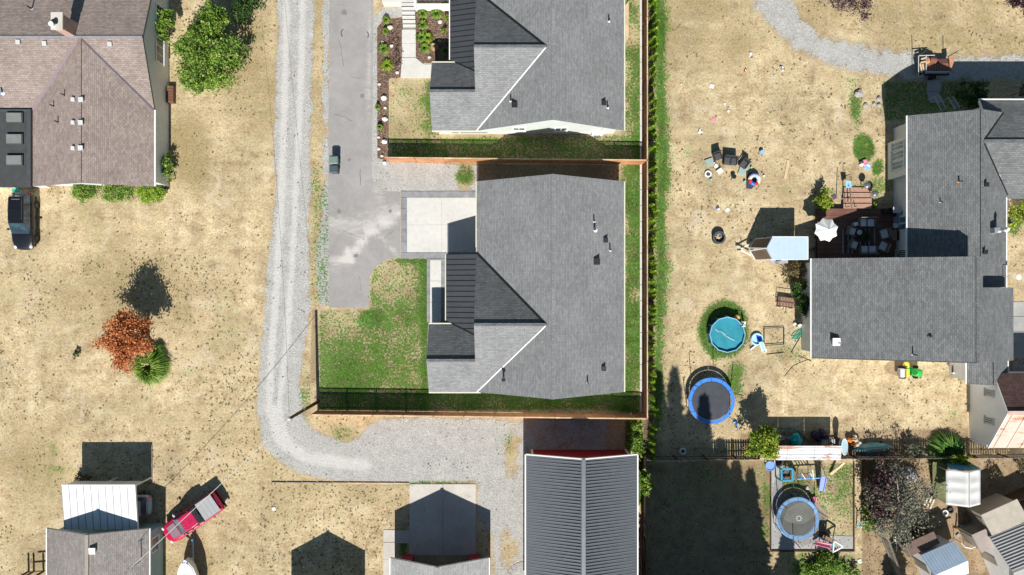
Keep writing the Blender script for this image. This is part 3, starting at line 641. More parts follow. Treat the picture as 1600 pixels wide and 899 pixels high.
# garage pad of the middle house, ringed by grey pavers
pad = s_empty('driveway_pad', W(690, 352)); slabs(None, 636, 309, 744, 394.5, 2, 2, CONC, parent=pad, gap=.012); MB().prism(wpoly([(626.5, 298.5), (744, 298.5), (744, 404), (697, 404), (697, 503), (667, 503), (667, 404), (626.5, 404)]), -.1, .012).build('bedding', PAVER, pad)
pv = s_empty('paver_border', W(632, 350))
def paver_run(x0, y0, x1, y1, n, horiz):
    for i in range(n):
        if horiz: slabs(None, x0 + (x1 - x0) * i / n, y0, x0 + (x1 - x0) * (i + 1) / n, y1, 1, 1, PAVER, .045 + .006 * random.random(), .025, pv, 'paver')
        else: slabs(None, x0, y0 + (y1 - y0) * i / n, x1, y0 + (y1 - y0) * (i + 1) / n, 1, 1, PAVER, .045 + .006 * random.random(), .025, pv, 'paver')
paver_run(627, 299, 744, 308.5, 6, True); paver_run(627, 309, 635.5, 394, 5, False); paver_run(627, 395, 697, 403, 4, True)
paver_run(667, 404, 671.5, 500, 7, False); paver_run(690, 404, 697, 500, 5, False); paver_run(672, 404, 689.5, 406, 1, True)
ew = s_empty('entry_walk', W(680, 450)); slabs(None, 672, 406.5, 689.5, 505, 1, 3, CONC, parent=ew)
# walk, steps and porch of the upper house
wk = s_empty('garden_walk', W(640, 80)); slabs(None, 628, 47, 650, 90, 1, 2, CONC, parent=wk, z1=.06)
MB().prism(wpoly([(628, 91), (649.5, 91), (662, 101), (680, 101), (680, 122), (626, 122)]), -.1, .06).build('concrete_slab', CONC, wk)
lp = s_empty('upper_landing', W(620, 5)); slabs(None, 600, -60, 652, 10.5, 1, 1, CONC, parent=lp, z1=.95)
st = s_empty('garden_steps', W(640, 30))
for i in range(6):
    a = W(630, 12 + 5.6 * i); b = W(650, 17.6 + 5.6 * i); h = .93 - .15 * i
    MB().box(((a.x + b.x) / 2, (a.y + b.y) / 2, h / 2), (abs(b.x - a.x), abs(b.y - a.y) + .02, h)).build('step', CONC, st)
    MB().box(((a.x + b.x) / 2, b.y + .01, h - .035), (abs(b.x - a.x) + .01, .05, .09)).build('step_nosing', DGREY, st)
# pad of the garage at the bottom
gp = s_empty('garage_apron', W(692, 810)); 
slabs(None, 640, 756.5, 692, 868, 1, 1, CONC_B, parent=gp); slabs(None, 692.4, 756.5, 743.5, 868, 1, 1, CONC_B, parent=gp)
gw = s_empty('side_walk', W(620, 850)); slabs(None, 599, 828, 618, 847, 1, 1, CONC_B, parent=gw); slabs(None, 599, 847.5, 618, 900, 1, 2, CONC_B, parent=gw); slabs(None, 618.5, 829, 640, 849, 1, 1, CONC_B, parent=gw)
# timber edging along the bottom yard
te = thing('timber_edging', 'thin timber edging between the gravel turnaround and the dry yard', 'edging', W(530, 755))
for i in range(9):
    x0 = 424 + i * 24; MB().bar(W(x0, 754 + .15 * i, .03), W(x0 + 23.3, 754.3 + .15 * i, .03), .09, .14).build('plank', WOOD_PALE if i > 3 else WOOD_GREY, te)
# mow strip inside the fence
ms = s_empty('mow_strip', W(1001, 300))
for i in range(30): slabs(None, 999.5, -100 + i * 24.8, 1003, -75.6 + i * 24.8, 1, 1, CONC, parent=ms, z1=.05, part='edging_stone')
# floor of the play area and the right-hand drives
pf = s_empty('play_floor', W(1240, 800)); MB().prism(wpoly([(1204, 724), (1222, 724), (1222, 800), (1262, 836), (1334, 838), (1334, 861), (1204, 861)]), -.1, .03).build('floor_mat', CONC_D, pf)
MB().prism(wpoly([(1222.5, 768), (1262, 774), (1292, 800), (1292, 835), (1262, 835), (1222.5, 800)]), -.1, .022).build('floor_mat', M((.30, .25, .19), .95, .3, 1.5), pf)
cp = s_empty('side_carport_slab', W(1600, 530))
for i in range(5): slabs(None, 1580, 472 + i * 23, 1680, 494.6 + i * 23, 1, 1, CONC_D, parent=cp)
fw = s_empty('front_walk', W(1459, 145))
for i in range(2):
    a = G(1448, 126 + i * 18); b = G(1470, 143.4 + i * 18); MB().slab([(a.x, a.y, a.z + .06), (b.x, a.y, a.z + .06), (b.x, b.y, b.z + .06), (a.x, b.y, b.z + .06)], .2).build('concrete_slab', CONC_D, fw)
# part of a ring of pavers beside the barn
rp = s_empty('paver_circle', W(815, 900)); c0 = W(818, 906)
for i in range(12):
    a = 1.2 + i * .30; MB().ring((c0.x, c0.y), 1.15, 1.55, -.05, .035, 3, a, a + .27).build('paver', CONC_D, rp)
# ------------------------------------------------------------------ buildings
def gwalls(t, x0, x1, y0, y1, hw, hr, axis, m, z0=-.1, name='wall'):
    """four walls as one shell with its two gables; axis is the way the ridge runs"""
    b = MB()
    if axis == 'y':
        xm = (x0 + x1) / 2; s = [(x0, z0), (x1, z0), (x1, hw), (xm, hr), (x0, hw)]
        b.loft([[(x, y0, z) for x, z in s], [(x, y1, z) for x, z in s]])
    else:
        ym = (y0 + y1) / 2; s = [(y0, z0), (y1, z0), (y1, hw), (ym, hr), (y0, hw)]
        b.loft([[(x0, y, z) for y, z in s], [(x1, y, z) for y, z in s]])
    return b.build(name, m, t)
def slope(t, poly, m, th=.14, name='roof_slope'): return MB().slab(poly, th).build(name, m, t)
def strip(t, a, b, m, w_=.16, h_=.05, dz=.03, name='ridge_cap'):
    a = Vector(a) + Vector((0, 0, dz)); b = Vector(b) + Vector((0, 0, dz)); return MB().bar(a, b, w_, h_).build(name, m, t)
def gable(t, x0, x1, y0, y1, he, hr, axis, roof, wall, over=.4, trim=TRIM, gut=True, cap=None, capw=.28):
    """roof on plan x0..x1, y0..y1 (eave to eave), walls set in under it"""
    if axis == 'y':
        xm = (x0 + x1) / 2; pitch = (hr - he) / (xm - x0)
        slope(t, [(x0, y0, he), (xm, y0, hr), (xm, y1, hr), (x0, y1, he)], roof); slope(t, [(x1, y0, he), (xm, y0, hr), (xm, y1, hr), (x1, y1, he)], roof)
        strip(t, (xm, y0, hr), (xm, y1, hr), cap or roof, capw)
        for x, s in ((x0, -1), (x1, 1)):
            if gut: MB().bar((x + s * .045, y0, he - .05), (x + s * .045, y1, he - .05), .09, .09).build('gutter', trim, t)
        for y, s in ((y0, -1), (y1, 1)):
            for xe in (x0, x1): MB().bar((xe, y - s * .03, he - .12), (xm, y - s * .03, hr - .12), .04, .2).build('barge_board', trim, t)
    else:
        ym = (y0 + y1) / 2; pitch = (hr - he) / (ym - y0)
        slope(t, [(x0, y0, he), (x0, ym, hr), (x1, ym, hr), (x1, y0, he)], roof); slope(t, [(x0, y1, he), (x0, ym, hr), (x1, ym, hr), (x1, y1, he)], roof)
        strip(t, (x0, ym, hr), (x1, ym, hr), cap or roof, capw)
        for y, s in ((y0, -1), (y1, 1)):
            if gut: MB().bar((x0, y + s * .055, he - .05), (x1, y + s * .055, he - .05), .11, .09).build('gutter', trim, t)
        for x, s in ((x0, -1), (x1, 1)):
            for ye in (y0, y1): MB().bar((x - s * .03, ye, he - .12), (x - s * .03, ym, hr - .12), .04, .2).build('barge_board', trim, t)
    if wall is not None:
        o = over; gwalls(t, x0 + o, x1 - o, y0 + o, y1 - o, he + o * pitch - .17, hr - .17, axis, wall)
def pipe_vent(t, p, h=.45, r=.05, base=DGREY, m=BLACK):
    o = MB().cyl((p[0], p[1]), r, p[2] - .1, p[2] + h, 8).build('vent_pipe', m, t)
    MB().cyl((p[0], p[1]), r * 2.6, p[2] - .06, p[2] + .06, 8, r * 1.3).build('flashing', base, o); return o
def box_vent(t, p, s=.34, h=.16, m=BLACK, hood=True):
    o = MB().box((p[0], p[1], p[2] + h / 2), (s, s, h)).build('roof_vent', m, t, bevel=.02)
    if hood: MB().slab([(p[0] - s * .62, p[1] - s * .62, p[2] + h + .02), (p[0] + s * .62, p[1] - s * .62, p[2] + h + .02), (p[0] + s * .62, p[1] + s * .62, p[2] + h + .06), (p[0] - s * .62, p[1] + s * .62, p[2] + h + .06)], .03).build('vent_hood', m, o)
    return o
def window(t, c, w_, h_, face, frame=TRIM, glass=GLASS, bars=1):
    """face: 'e','w','n','s' the way it looks; c is the centre on the wall plane"""
    c = Vector(c); d = {'e': Vector((1, 0, 0)), 'w': Vector((-1, 0, 0)), 'n': Vector((0, 1, 0)), 's': Vector((0, -1, 0))}[face]; u = Vector((-d.y, d.x, 0))
    fr = MB(); z = Vector((0, 0, 1)); p = c + d * .03
    def r(du, dz, ww, hh):
        q = p + u * du + z * dz; fr.box(q, (abs(u.x) * ww + abs(d.x) * .07, abs(u.y) * ww + abs(d.y) * .07, hh))
    r(0, h_ / 2, w_ + .1, .09); r(0, -h_ / 2, w_ + .1, .09); r(-w_ / 2, 0, .09, h_ - .09); r(w_ / 2, 0, .09, h_ - .09)
    for i in range(bars): r(-w_ / 2 + w_ * (i + 1) / (bars + 1), 0, .05, h_ - .09)
    o = fr.build('window', frame, t); q = c + d * .015
    MB().box(q, (abs(u.x) * (w_ - .09) + abs(d.x) * .03, abs(u.y) * (w_ - .09) + abs(d.y) * .03, h_ - .09)).build('pane', glass, o)
    MB().box(c + d * .07 - z * (h_ / 2 + .06), (abs(u.x) * (w_ + .2) + abs(d.x) * .12, abs(u.y) * (w_ + .2) + abs(d.y) * .12, .05)).build('sill', frame, o)
    return o

# --- the two alike new houses in the middle of the picture
def new_house(dy, xw, label, porch_x, upper):
    t = thing('grey_roofed_house', label, 'house', (3.2, dy, 0), 0, 'new grey roofed houses')
    XL, XM, XE, YN, YS, he, hr = -2.90, 3.17, 9.24, 8.75 + dy, -8.62 + dy, 2.9, 6.5
    if upper: YN = 9.6 + dy
    hc, yc, yn2, xg = 6.2, -2.87 + dy, 2.88 + dy, -2.95
    ax = XM - (hr - hc) / ((hr - he) / (XM - XL))
    slope(t, [(XL, YN, he), (XM, YN, hr), (XM, YS, hr), (XL, YS, he), (ax, yc, hc), (XL, yn2, he)], SH_GREY)
    slope(t, [(XE, YN, he), (XM, YN, hr), (XM, YS, hr), (XE, YS, he)], SH_GREY)
    ysm, hsm, yns = -5.83 + dy, 4.5, -3.03 + dy
    slope(t, [(xw, YS, he), (XL, YS, he), (ax, yc, hc), (xg, yc, hc), (xg, ysm, hsm), (xw, ysm, hsm)], SH_GREY)
    slope(t, [(xg, yn2, he), (xg, yc, hc), (ax, yc, hc), (XL, yn2, he)], SH_DARKGREY)  # north slopes take the darker shingle, their shade put into the colour
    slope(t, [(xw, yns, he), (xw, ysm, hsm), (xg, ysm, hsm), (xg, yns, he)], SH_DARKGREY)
    strip(t, (XM, YN, hr), (XM, YS, hr), SH_GREY, .26, .03, .02); strip(t, (xg, yc, hc), (ax, yc, hc), SH_DARKGREY, .22); strip(t, (xw, ysm, hsm), (xg, ysm, hsm), SH_DARKGREY, .22)
    strip(t, (XL - .02, yn2, he), (ax, yc, hc), BLACK, .20, .03, .03, 'valley_flashing'); strip(t, (XL, YS, he), (ax - .02, yc - .06, hc), TRIM, .09, .03, .03, 'valley_flashing')
    # standing-seam porch
    px, hp0, hp1 = porch_x, 2.75, 3.42; yt = 2.77 + dy if not upper else 4.8 + dy
    pit = (hp1 - hp0) / (xg - px); sp = (hsm - he) / (ysm - yns) * -1
    xk = px + (he - hp0) / pit; yk = yns - (hp1 - he) / sp
    pl = [(px, yt, hp0), (xg, yt, hp1), (xg, yk, hp1), (xk, yns, he), (px, yns + .33, hp0)]
    slope(t, pl, MT_PORCH, .09, 'metal_roof')
    strip(t, (xk, yns, he), (xg, yk, hp1), BLACK, .1, .03, .03, 'valley_flashing')
    y = yt - .04; n = 0
    while y > yns + .35:
        MB().bar((px, y, hp0 + .02), (xg - .02, y, hp1 + .02), .035, .04).build('roof_seam', BLACK, t); y -= .437; n += 1
    y_ = y
    while y_ > yk + .1:
        x_ = xk + (yns - y_) / (yns - yk) * (xg - xk) if y_ < yns else px + .3; MB().bar((max(x_, px), y_, hp0 + (max(x_, px) - px) * pit + .02), (xg - .02, y_, hp1 + .02), .035, .04).build('roof_seam', BLACK, t); y_ -= .437
    cream = M((.62, .62, .50), .5, .08, 3)
    MB().bar((px - .05, yt, hp0 - .06), (px - .05, yns + .3, hp0 - .06), .08, .11).build('gutter', TRIM if upper else cream, t)
    MB().bar((XE + .05, YN, he - .06), (XE + .05, YS, he - .06), .10, .1).build('gutter', cream, t)
    if not upper: MB().bar((XL - .06, YN, he - .06), (XL - .06, yn2 + .05, he - .06), .09, .1).build('gutter', cream, t)
    MB().bar((xw, yns + .06, he - .06), (xk - .1, yns + .06, he - .06), .10, .1).build('gutter', cream, t)
    MB().bar((xw, YS - .05, he - .06), (XL + .3, YS - .05, he - .06), .10, .1).build('gutter', cream, t)
    for yy, s in ((YN, 1), (YS, -1)):
        MB().bar((XE, yy - s * .03, he - .12), (XM, yy - s * .03, hr - .12), .04, .2).build('barge_board', TRIM, t)
        MB().bar((XL, yy - s * .03, he - .12), (XM, yy - s * .03, hr - .12), .04, .2).build('barge_board', TRIM, t)
    MB().bar((xw + .03, YS, he - .12), (xw + .03, ysm, hsm - .12), .04, .2).build('barge_board', TRIM, t); MB().bar((xw - .022, yns, he - .12), (xw + .03, ysm, hsm - .12), .04, .2).build('barge_board', TRIM, t)
    # walls
    pm = (hr - he) / (XM - XL); ws = .42
    gwalls(t, XL + ws, XE - ws, YS + ws, YN - ws, he + ws * pm - .17, hr - .17, 'y', SIDING_MINT)
    b = MB(); s = [(YS + ws + .002, -.1), (yn2 - ws, -.1), (yn2 - ws, he + ws * .57 - .17), (yc, hc - .17), (YS + ws + .002, he + ws * .57 - .17)]
    b.loft([[(xg + .1, y, z) for y, z in s], [(0.5, y, z) for y, z in s]]); b.build('wall', SIDING_MINT, t)
    b = MB(); s = [(YS + ws + .004, -.1), (yns - ws, -.1), (yns - ws, he + ws * .57 - .17), (ysm, hsm - .17), (YS + ws + .004, he + ws * .57 - .17)]
    b.loft([[(xw + .35, y, z) for y, z in s], [(xg + .3, y, z) for y, z in s]]); b.build('wall', SIDING_MINT, t)
    for yy in (yt - .2, yns + .7, (yt + yns) / 2): MB().box((px + .22, yy, hp0 / 2), (.16, .16, hp0 - .14)).build('porch_post', TRIM, t)
    gd = MB().box((XL + ws - .03, YN - 3.2, 1.15), (.05, 4.8, 2.3)).build('garage_door', WHITE, t)
    for k in range(4): MB().box((XL + ws - .065, YN - 3.2 - 1.8 + 1.2 * k, 1.9), (.03, .9, .35)).build('door_pane', GLASS, gd)
    return t, (XL, XM, XE, YN, YS, he, hr, pm)
def on_slope(px, py, x0, h0, pitch, x_is=True, sgn=1):
    """find where the ray of the survey picture meets the slope h = h0 + sgn*pitch*(coord - x0)"""
    h = h0
    for _ in range(20):
        p = W(px, py, h); h = h0 + sgn * pitch * ((p.x if x_is else p.y) - x0)
    return W(px, py, h)
h1, d1 = new_house(0, -6.86, 'grey shingle house in the middle with a white double driveway and metal porch roof', -5.45, False)
h2, d2 = new_house(21.57, -6.60, 'grey shingle house at the top edge with mulch beds and front steps', -5.12, True)
pm = d1[7]
for px, py, kind in ((928, 346, 'p'), (929, 359, 'b'), (946, 376, 'v'), (953, 391, 'p'), (932, 409, 'V'), (943, 576, 'v'), (918, 598, 'p')):
    p = on_slope(px, py, 9.24, 2.9, pm, True, -1)
    if kind == 'p': pipe_vent(h1, p, .55, .06, WHITE)
    elif kind == 'b': pipe_vent(h1, p, .5, .1, WHITE, DGREY)
    else: box_vent(h1, p, .30 if kind == 'v' else .42, .2)
p = on_slope(787, 592, -2.9, 2.9, pm); o = MB().cyl((p.x, p.y), .07, p.z - .1, p.z + .7, 8).build('vent_pipe', BLACK, h1); MB().box((p.x, p.y, p.z + .72), (.3, .25, .06)).build('vent_cap', BLACK, o); MB().cyl((p.x, p.y), .16, p.z - .08, p.z + .08, 8, .1).build('flashing', WHITE, o)
for px, py, kind in ((951, 33, 'p'), (943, 162, 'v'), (949, 168, 'p')):
    p = on_slope(px, py, 9.24, 2.9, pm, True, -1); (pipe_vent(h2, p, .5, .06, WHITE) if kind == 'p' else box_vent(h2, p, .3, .2))
for px, py in ((804, 165),):
    p = on_slope(px, py, -2.9, 2.9, pm); box_vent(h2, p, .36, .2)
p = on_slope(798, 158, -2.9, 2.9, pm); pipe_vent(h2, p, .5, .05, WHITE)
ys2 = d2[4] + .42
for px in (811, 877): 
    x = (px - 800) * .965 / 18; window(h2, (x, ys2, 1.7), 1.0, 1.0, 's')
MB().box((1.5, ys2 - .02, .16), (13.3, .06, .5)).build('foundation', CONC, h2)
MB().box((-4.2, ys2 - .035, .16), (4.2, .06, .5)).build('foundation', CONC, h2)
for cx in (7.7, -4.5): MB().box((cx, ys2 - .05, 1.6), (.12, .06, 2.6)).build('corner_board', TRIM, h2)
ac = thing('heat_pump', 'white outdoor heat pump unit against the wall of the top grey house', 'heat pump', W(932, 212))
MB().box((W(932, 211).x, W(932, 210).y, .48), (.98, .42, .75)).build('cabinet', WHITE, ac, bevel=.03); fg = MB().ring((0, 0), .2, .27, 0, .02, 16).build('fan_grille', DGREY, ac, world=False); fg.location = (0, -.2, .5); fg.rotation_euler = (R(90), 0, 0)
for s in (-.35, .35): MB().box((W(932, 211).x + s, W(932, 210).y, .06), (.08, .5, .12)).build('foot', DGREY, ac)
# low white retaining walls round the upper porch
for (x0, y0, x1, y1, lab) in ((650, 0, 652.5, 18, 'low white wall beside the front steps'), (653, 14, 703, 17.5, 'low white wall along the upper edge of the planting bed'), (653, 0, 703, 2.2, 'narrow white porch edge at the top of the picture')):
    t = thing('garden_wall', lab, 'garden wall', W((x0 + x1) / 2, (y0 + y1) / 2)); a = W(x0, y0); b = W(x1, y1); MB().box(((a.x + b.x) / 2, (a.y + b.y) / 2, .45), (b.x - a.x, a.y - b.y, 1.0)).build('wall_panel', WHITE, t); MB().box(((a.x + b.x) / 2, (a.y + b.y) / 2, .98), (b.x - a.x + .06, a.y - b.y + .06, .06)).build('coping', TRIM, t)

# --- the brown house, top left
t = bh = thing('brown_house', 'brown shingle house at the top left with a brick chimney', 'house', W(120, 160))
XE, XR, XW, he, hr = -29.66, -34.7, -39.75, 2.6, 4.4; YR, YS_, YN_, YB = 20.1, 14.72, 25.5, 8.4
slope(t, [(-56, YR, hr), (XE, YR, hr), (XE, YN_, he), (-56, YN_, he)], SH_BROWN)
slope(t, [(-56, YR, hr), (XE, YR, hr), (XE, YS_, he), (XR, YR - .02, hr - .005), (XW, YS_, he), (-56, YS_, he)], SH_BROWN)
slope(t, [(XR, YR - .02, hr), (XE, YS_, he), (XE, YB, he), (XR, YB, hr)], SH_BROWN); slope(t, [(XR, YR - .02, hr), (XW, YS_, he), (XW, YB, he), (XR, YB, hr)], SH_BROWN)
strip(t, (-56, YR, hr), (XE, YR, hr), M((.25, .27, .32), .6, .2, 3), .16, .05); strip(t, (XR, YR - .1, hr), (XR, YB, hr), SH_BROWN, .30, .02, .015)
vf = M((.26, .20, .22), .8, .15, 3)
strip(t, (XR, YR, hr), (XE, YS_, he), M((.10, .09, .11), .7, .2, 3), .14, .03, .02, 'valley_flashing'); strip(t, (XR, YR, hr), (XW, YS_, he), vf, .3, .03, .02, 'valley_flashing')
MB().bar((XE + .06, YS_, he - .03), (XE + .06, YB, he - .03), .12, .1).build('gutter', TRIM, t)
for ye in (YS_, YN_): MB().bar((XE - .03, ye, he - .12), (XE - .03, YR, hr - .12), .04, .2).build('barge_board', DGREY, t)
for xe in (XE, XW): MB().bar((xe, YB + .03, he - .12), (XR, YB + .03, hr - .12), .04, .2).build('barge_board', TRIM, t)
gwalls(t, -56, XE - .12, YS_ + .4, YN_ - .4, he - .1, hr - .17, 'x', SIDING_GREY); gwalls(t, XW + .4, XE - .121, YB + .4, YS_ + .6, he - .1, hr - .17, 'y', SIDING_GREY)
for yy, ww in ((W(0, 80, 1.5).y, 2.0), (W(0, 22, 1.5).y, 1.3)): window(t, (XE - .12, yy, 1.6), ww, 1.1, 'e', bars=2)
MB().prism([(-56, YS_ + .02), (-56, YB - .1), (XW + .02, YB - .1), (XW + .02, YS_ + .02)], 2.55, 2.78).build('flat_roof', M((.055, .058, .062), .8, .25, 1.5), t)
MB().box((-48, (YS_ + YB) / 2, 1.25), (16, YS_ - YB - .6, 2.5)).build('wall', SIDING_GREY, t)
MB().bar((XW - .15, YS_, 2.80), (XW - .15, YB, 2.80), .3, .06).build('flat_roof_edge', DGREY, t); MB().bar((-56, YS_ - .1, 2.80), (XW - .3, YS_ - .1, 2.80), .2, .06).build('flat_roof_edge', DGREY, t)
for yy in (184, 217.5, 250.5):
    p = W(23, yy, 2.9); o = MB().box((p.x, p.y, 2.86), (1.36, .86, .18)).build('skylight', DGREY, t); MB().slab([(p.x - .62, p.y - .37, 3.0), (p.x + .62, p.y - .37, 3.0), (p.x + .62, p.y + .37, 3.02), (p.x - .62, p.y + .37, 3.02)], .05).build('skylight_pane', M((.20, .215, .205), .2, .16, 1.2, spec=.6), o)
pv_ = (hr - he) / (YR - YS_); pw_ = (hr - he) / (XE - XR)
for px, py in ((30, 67), (71, 69), (173, 70)):
    p = on_slope(px, py, YR, hr, pv_, False, 1); box_vent(t, p, .28, .14, LGREY)
for px, py in ((115.5, 156.5), (115.5, 192.5), (115.5, 232.5)):
    p = on_slope(px, py, XR, hr, pw_, True, 1); box_vent(t, p, .25, .14, LGREY)
for px, py in ((128, 156.5), (127.5, 192.5), (127.5, 232)):
    p = on_slope(px, py, XR, hr, pw_, True, -1); box_vent(t, p, .31, .14, LGREY)
for px, py in ((101, 149), (84, 166), (91, 191)): pipe_vent(t, on_slope(px, py, XR, hr, pw_, True, 1), .45, .05)
pipe_vent(t, on_slope(50, 14, YR, hr, pv_, False, -1), .5, .06, LGREY); pipe_vent(t, on_slope(4, 145, YR, hr, pv_, False, 1), .5, .08, WHITE, LBLUE)
# brick chimney
def brick_mat():
    t = NT('brick'); q = t.n.new('ShaderNodeTexBrick'); t.l.new(t.uv(), q.inputs['Vector']); q.inputs['Scale'].default_value = 1; q.inputs['Brick Width'].default_value = .22; q.inputs['Row Height'].default_value = .075
    q.inputs['Mortar Size'].default_value = .009; q.inputs['Color1'].default_value = (.34, .16, .11, 1); q.inputs['Color2'].default_value = (.46, .27, .21, 1); q.inputs['Mortar'].default_value = (.42, .40, .37, 1)
    t.col(q.outputs[0]).rough(.85); t.bump(q.outputs[1], -.5, .01); return t.m
BRICK = brick_mat(); cc = W(89, 33, 6.0); ch = MB().box((cc.x, cc.y, 4.7), (.75, 1.15, 2.5)).build('chimney', BRICK, t)
MB().box((cc.x, cc.y, 5.98), (.92, 1.35, .12)).build('chimney_cap', CONC_B, ch); MB().cyl((cc.x - .05, cc.y - .1), .17, 6.0, 6.25, 10).build('flue', BLACK, ch); MB().cyl((cc.x - .25, cc.y - .35), .14, 6.0, 6.35, 10, .2).build('flue', WHITE, ch)
wb = thing('crate', 'brown wooden crate standing against the brown house wall', 'crate', W(266, 150)); p = W(266, 150)
for i in range(6): MB().box((p.x, p.y - .6 + .24 * i, .5), (1.05, .21, .03)).build('plank', WOOD_DECK, wb)
MB().box((p.x, p.y, .23), (1.0, 1.4, .5)).build('body', BROWN, wb)

# --- the blue-green walled house, bottom left
t = th = thing('teal_house', 'taupe roofed house with blue-green siding at the bottom left', 'house', W(150, 900)); Y0 = W(0, 826, 2.6).y
gable(t, -38.57, -30.08, Y0 - 14, Y0, 2.6, 4.05, 'y', SH_TAUPE, None, .4, cap=M((.33, .29, .25), .9, .2, 5)); gwalls(t, -38.3, -30.25, Y0 - 13.6, Y0 - .45, 2.5, 3.9, 'y', SIDING_TEAL)
p = on_slope(146, 860, -34.3, 4.05, .34, True, -1); box_vent(t, p, .42, .18, WHITE)
ms_ = MB().tube([W(219, 877, 3.0), W(219, 877, 3.0) + Vector((0, 0, 1.5))], .035, 6).build('service_mast', DGREY, t); mp = W(219, 877, 3.0); MAST = mp + Vector((0, 0, 1.5))
MB().tube([MAST - Vector((.25, 0, .1)), MAST + Vector((.25, 0, -.1))], .02, 5).build('mast_arm', DGREY, ms_)
window(t, (-30.25, W(0, 850, 1.4).y, 1.5), 1.2, 1.0, 'e')
# metal roofed carport in front of it, ten sheets
cpz0, cpz1 = 2.35, 2.75; t = thing('metal_carport', 'white metal carport with a lean-to roof on the blue-green house', 'carport', W(160, 795)); ya, yb = W(0, 758, 2.6).y, W(0, 830, 2.7).y; xa, xb = W(98, 0, 2.6).x, W(211.5, 0, 2.6).x
for i in range(10):
    x0 = xa + (xb - xa) * i / 10; x1 = xa + (xb - xa) * (i + 1) / 10
    o = MB().slab([(x0 + .012, ya, cpz1), (x1 - .012, ya, cpz1), (x1 - .012, yb, cpz0), (x0 + .012, yb, cpz0)], .05).build('roof_panel', MT_WHITE, t)
    MB().bar((x0, ya, cpz1 + .015), (x0, yb, cpz0 + .015), .04, .03).build('seam', GREY, o)
MB().bar((xa, ya + .05, cpz1 - .06), (xb + .05, ya + .05, cpz1 - .06), .06, .2).build('fascia', TRIM, t); MB().bar((xb + .05, ya + .05, cpz1 - .06), (xb + .05, yb, cpz0 - .06), .06, .2).build('fascia', TRIM, t)
for x in (xa + .1, (xa + xb) / 2, xb - .1): MB().box((x, ya - .12, 1.3), (.1, .1, 2.6)).build('post', TRIM, t)
MB().box(((xa + xb) / 2 , ya - .05, 1.95), (xb - xa - .3, .03, 1.2)).build('side_sheet', MT_WHITE, t)

# --- garage at the bottom
t = thing('neighbour_house', 'house just beyond the bottom edge whose gabled shadow lies on the dry yard', 'house', W(514, 960)); ny = -(464 / 18)
gable(t, (458 - 800) / 18, (570 - 800) / 18, ny - 9, ny, 2.9, 4.5, 'y', SH_PALE, SIDING_WHITE, .4)
t = gr_ = thing('garage', 'small garage with grey shingles and dark red door surrounds at the bottom', 'garage', W(690, 900)); gy1 = W(0, 872, 2.9).y
gable(t, W(610, 0, 2.9).x, W(764, 0, 2.9).x, gy1 - 8, gy1, 2.9, 4.75, 'y', SH_PALE, None, .4)
gx0, gx1 = W(619, 0).x, W(765, 0).x; maroon = M((.30, .035, .05), .6, .15, 3); wy = W(0, 866).y
gwalls(t, gx0 + .2, gx1 - .2, gy1 - 7.6, wy - 1.0, 2.8, 4.55, 'y', siding_mat('dark_siding', (.05, .05, .055)))
for x0, x1 in ((631, 647), (733, 750)):
    a = W(x0, 862).x; b = W(x1, 862).x; MB().box(((a + b) / 2, wy - .5, 1.35), (b - a, 1.0, 2.7)).build('door_pier', maroon, t); MB().box(((a + b) / 2, wy - .5, 2.66), (b - a + .1, 1.06, .06)).build('pier_trim', TRIM, t)
    lm = MB().lathe(((a + b) / 2, wy + .12, 2.0), [(.05, .25), (.14, .16), (.15, 0), (.06, -.1)], 10).build('wall_lamp', M((.75, .42, .12), .4, .2, 5), t)
    MB().box(((a + b) / 2, wy + .03, 2.1), (.14, .06, .3)).build('lamp_bracket', BLACK, lm)
MB().box(((gx0 + gx1) / 2, wy - .95, 1.2), (5.0, .06, 2.3)).build('garage_door', M((.09, .09, .095), .6, .2, 2), t)
MB().box((gx1 - .1, gy1 + .05, 2.2), (.06, .06, 1.4)).build('downpipe', DGREY, t)

# --- ribbed metal barn
t = thing('red_barn', 'red barn with a dark ribbed metal roof and white trim', 'barn', W(908, 800)); bx0, bx1 = W(822, 0, 3.2).x, W(995.5, 0, 3.2).x; by1 = W(0, 711, 3.2).y; by0 = by1 - 14; bxm = (bx0 + bx1) / 2
slope(t, [(bx0, by0, 3.2), (bxm, by0, 4.7), (bxm, by1, 4.7), (bx0, by1, 3.2)], MT_BARN, .06, 'roof_sheet'); slope(t, [(bx1, by0, 3.2), (bxm, by0, 4.7), (bxm, by1, 4.7), (bx1, by1, 3.2)], MT_BARN, .06, 'roof_sheet')
yy = by1 - .25; rme = None
ribm = M((.16, .175, .195), .45, .12, 2, metal=.3); ribd = M((.09, .10, .112), .5, .2, 2)
while yy > by0:
    for xe, s in ((bx0, 1), (bx1, -1)):
        o = MB().bar((xe + s * .05, yy, 3.21), (bxm - s * .2, yy, 4.68), .10, .045).build('roof_rib', ribm, t)
        MB().bar((xe + s * .05, yy - .085, 3.215), (bxm - s * .2, yy - .085, 4.675), .05, .03).build('rib_lap', ribd, o)
    yy -= .262
strip(t, (bxm, by0, 4.72), (bxm, by1 + .02, 4.72), MT_BARN, .30, .04, .03)
for xe in (bx0, bx1): MB().bar((xe, by1 + .03, 3.14), (bxm, by1 + .03, 4.64), .09, .2).build('barge_board', TRIM, t); MB().bar((xe + (.06 if xe > bxm else -.06), by0, 3.1), (xe + (.06 if xe > bxm else -.06), by1, 3.1), .11, .12).build('gutter', TRIM, t)
wx0, wx1 = W(831, 0).x, W(977, 0).x; gwalls(t, wx0, wx1, by0 + .3, W(0, 703).y, 3.1, 4.45, 'y', SIDING_RED)
for x in (wx0, wx1): MB().box((x, W(0, 703).y, 1.55), (.16, .16, 3.0)).build('corner_board', TRIM, t)

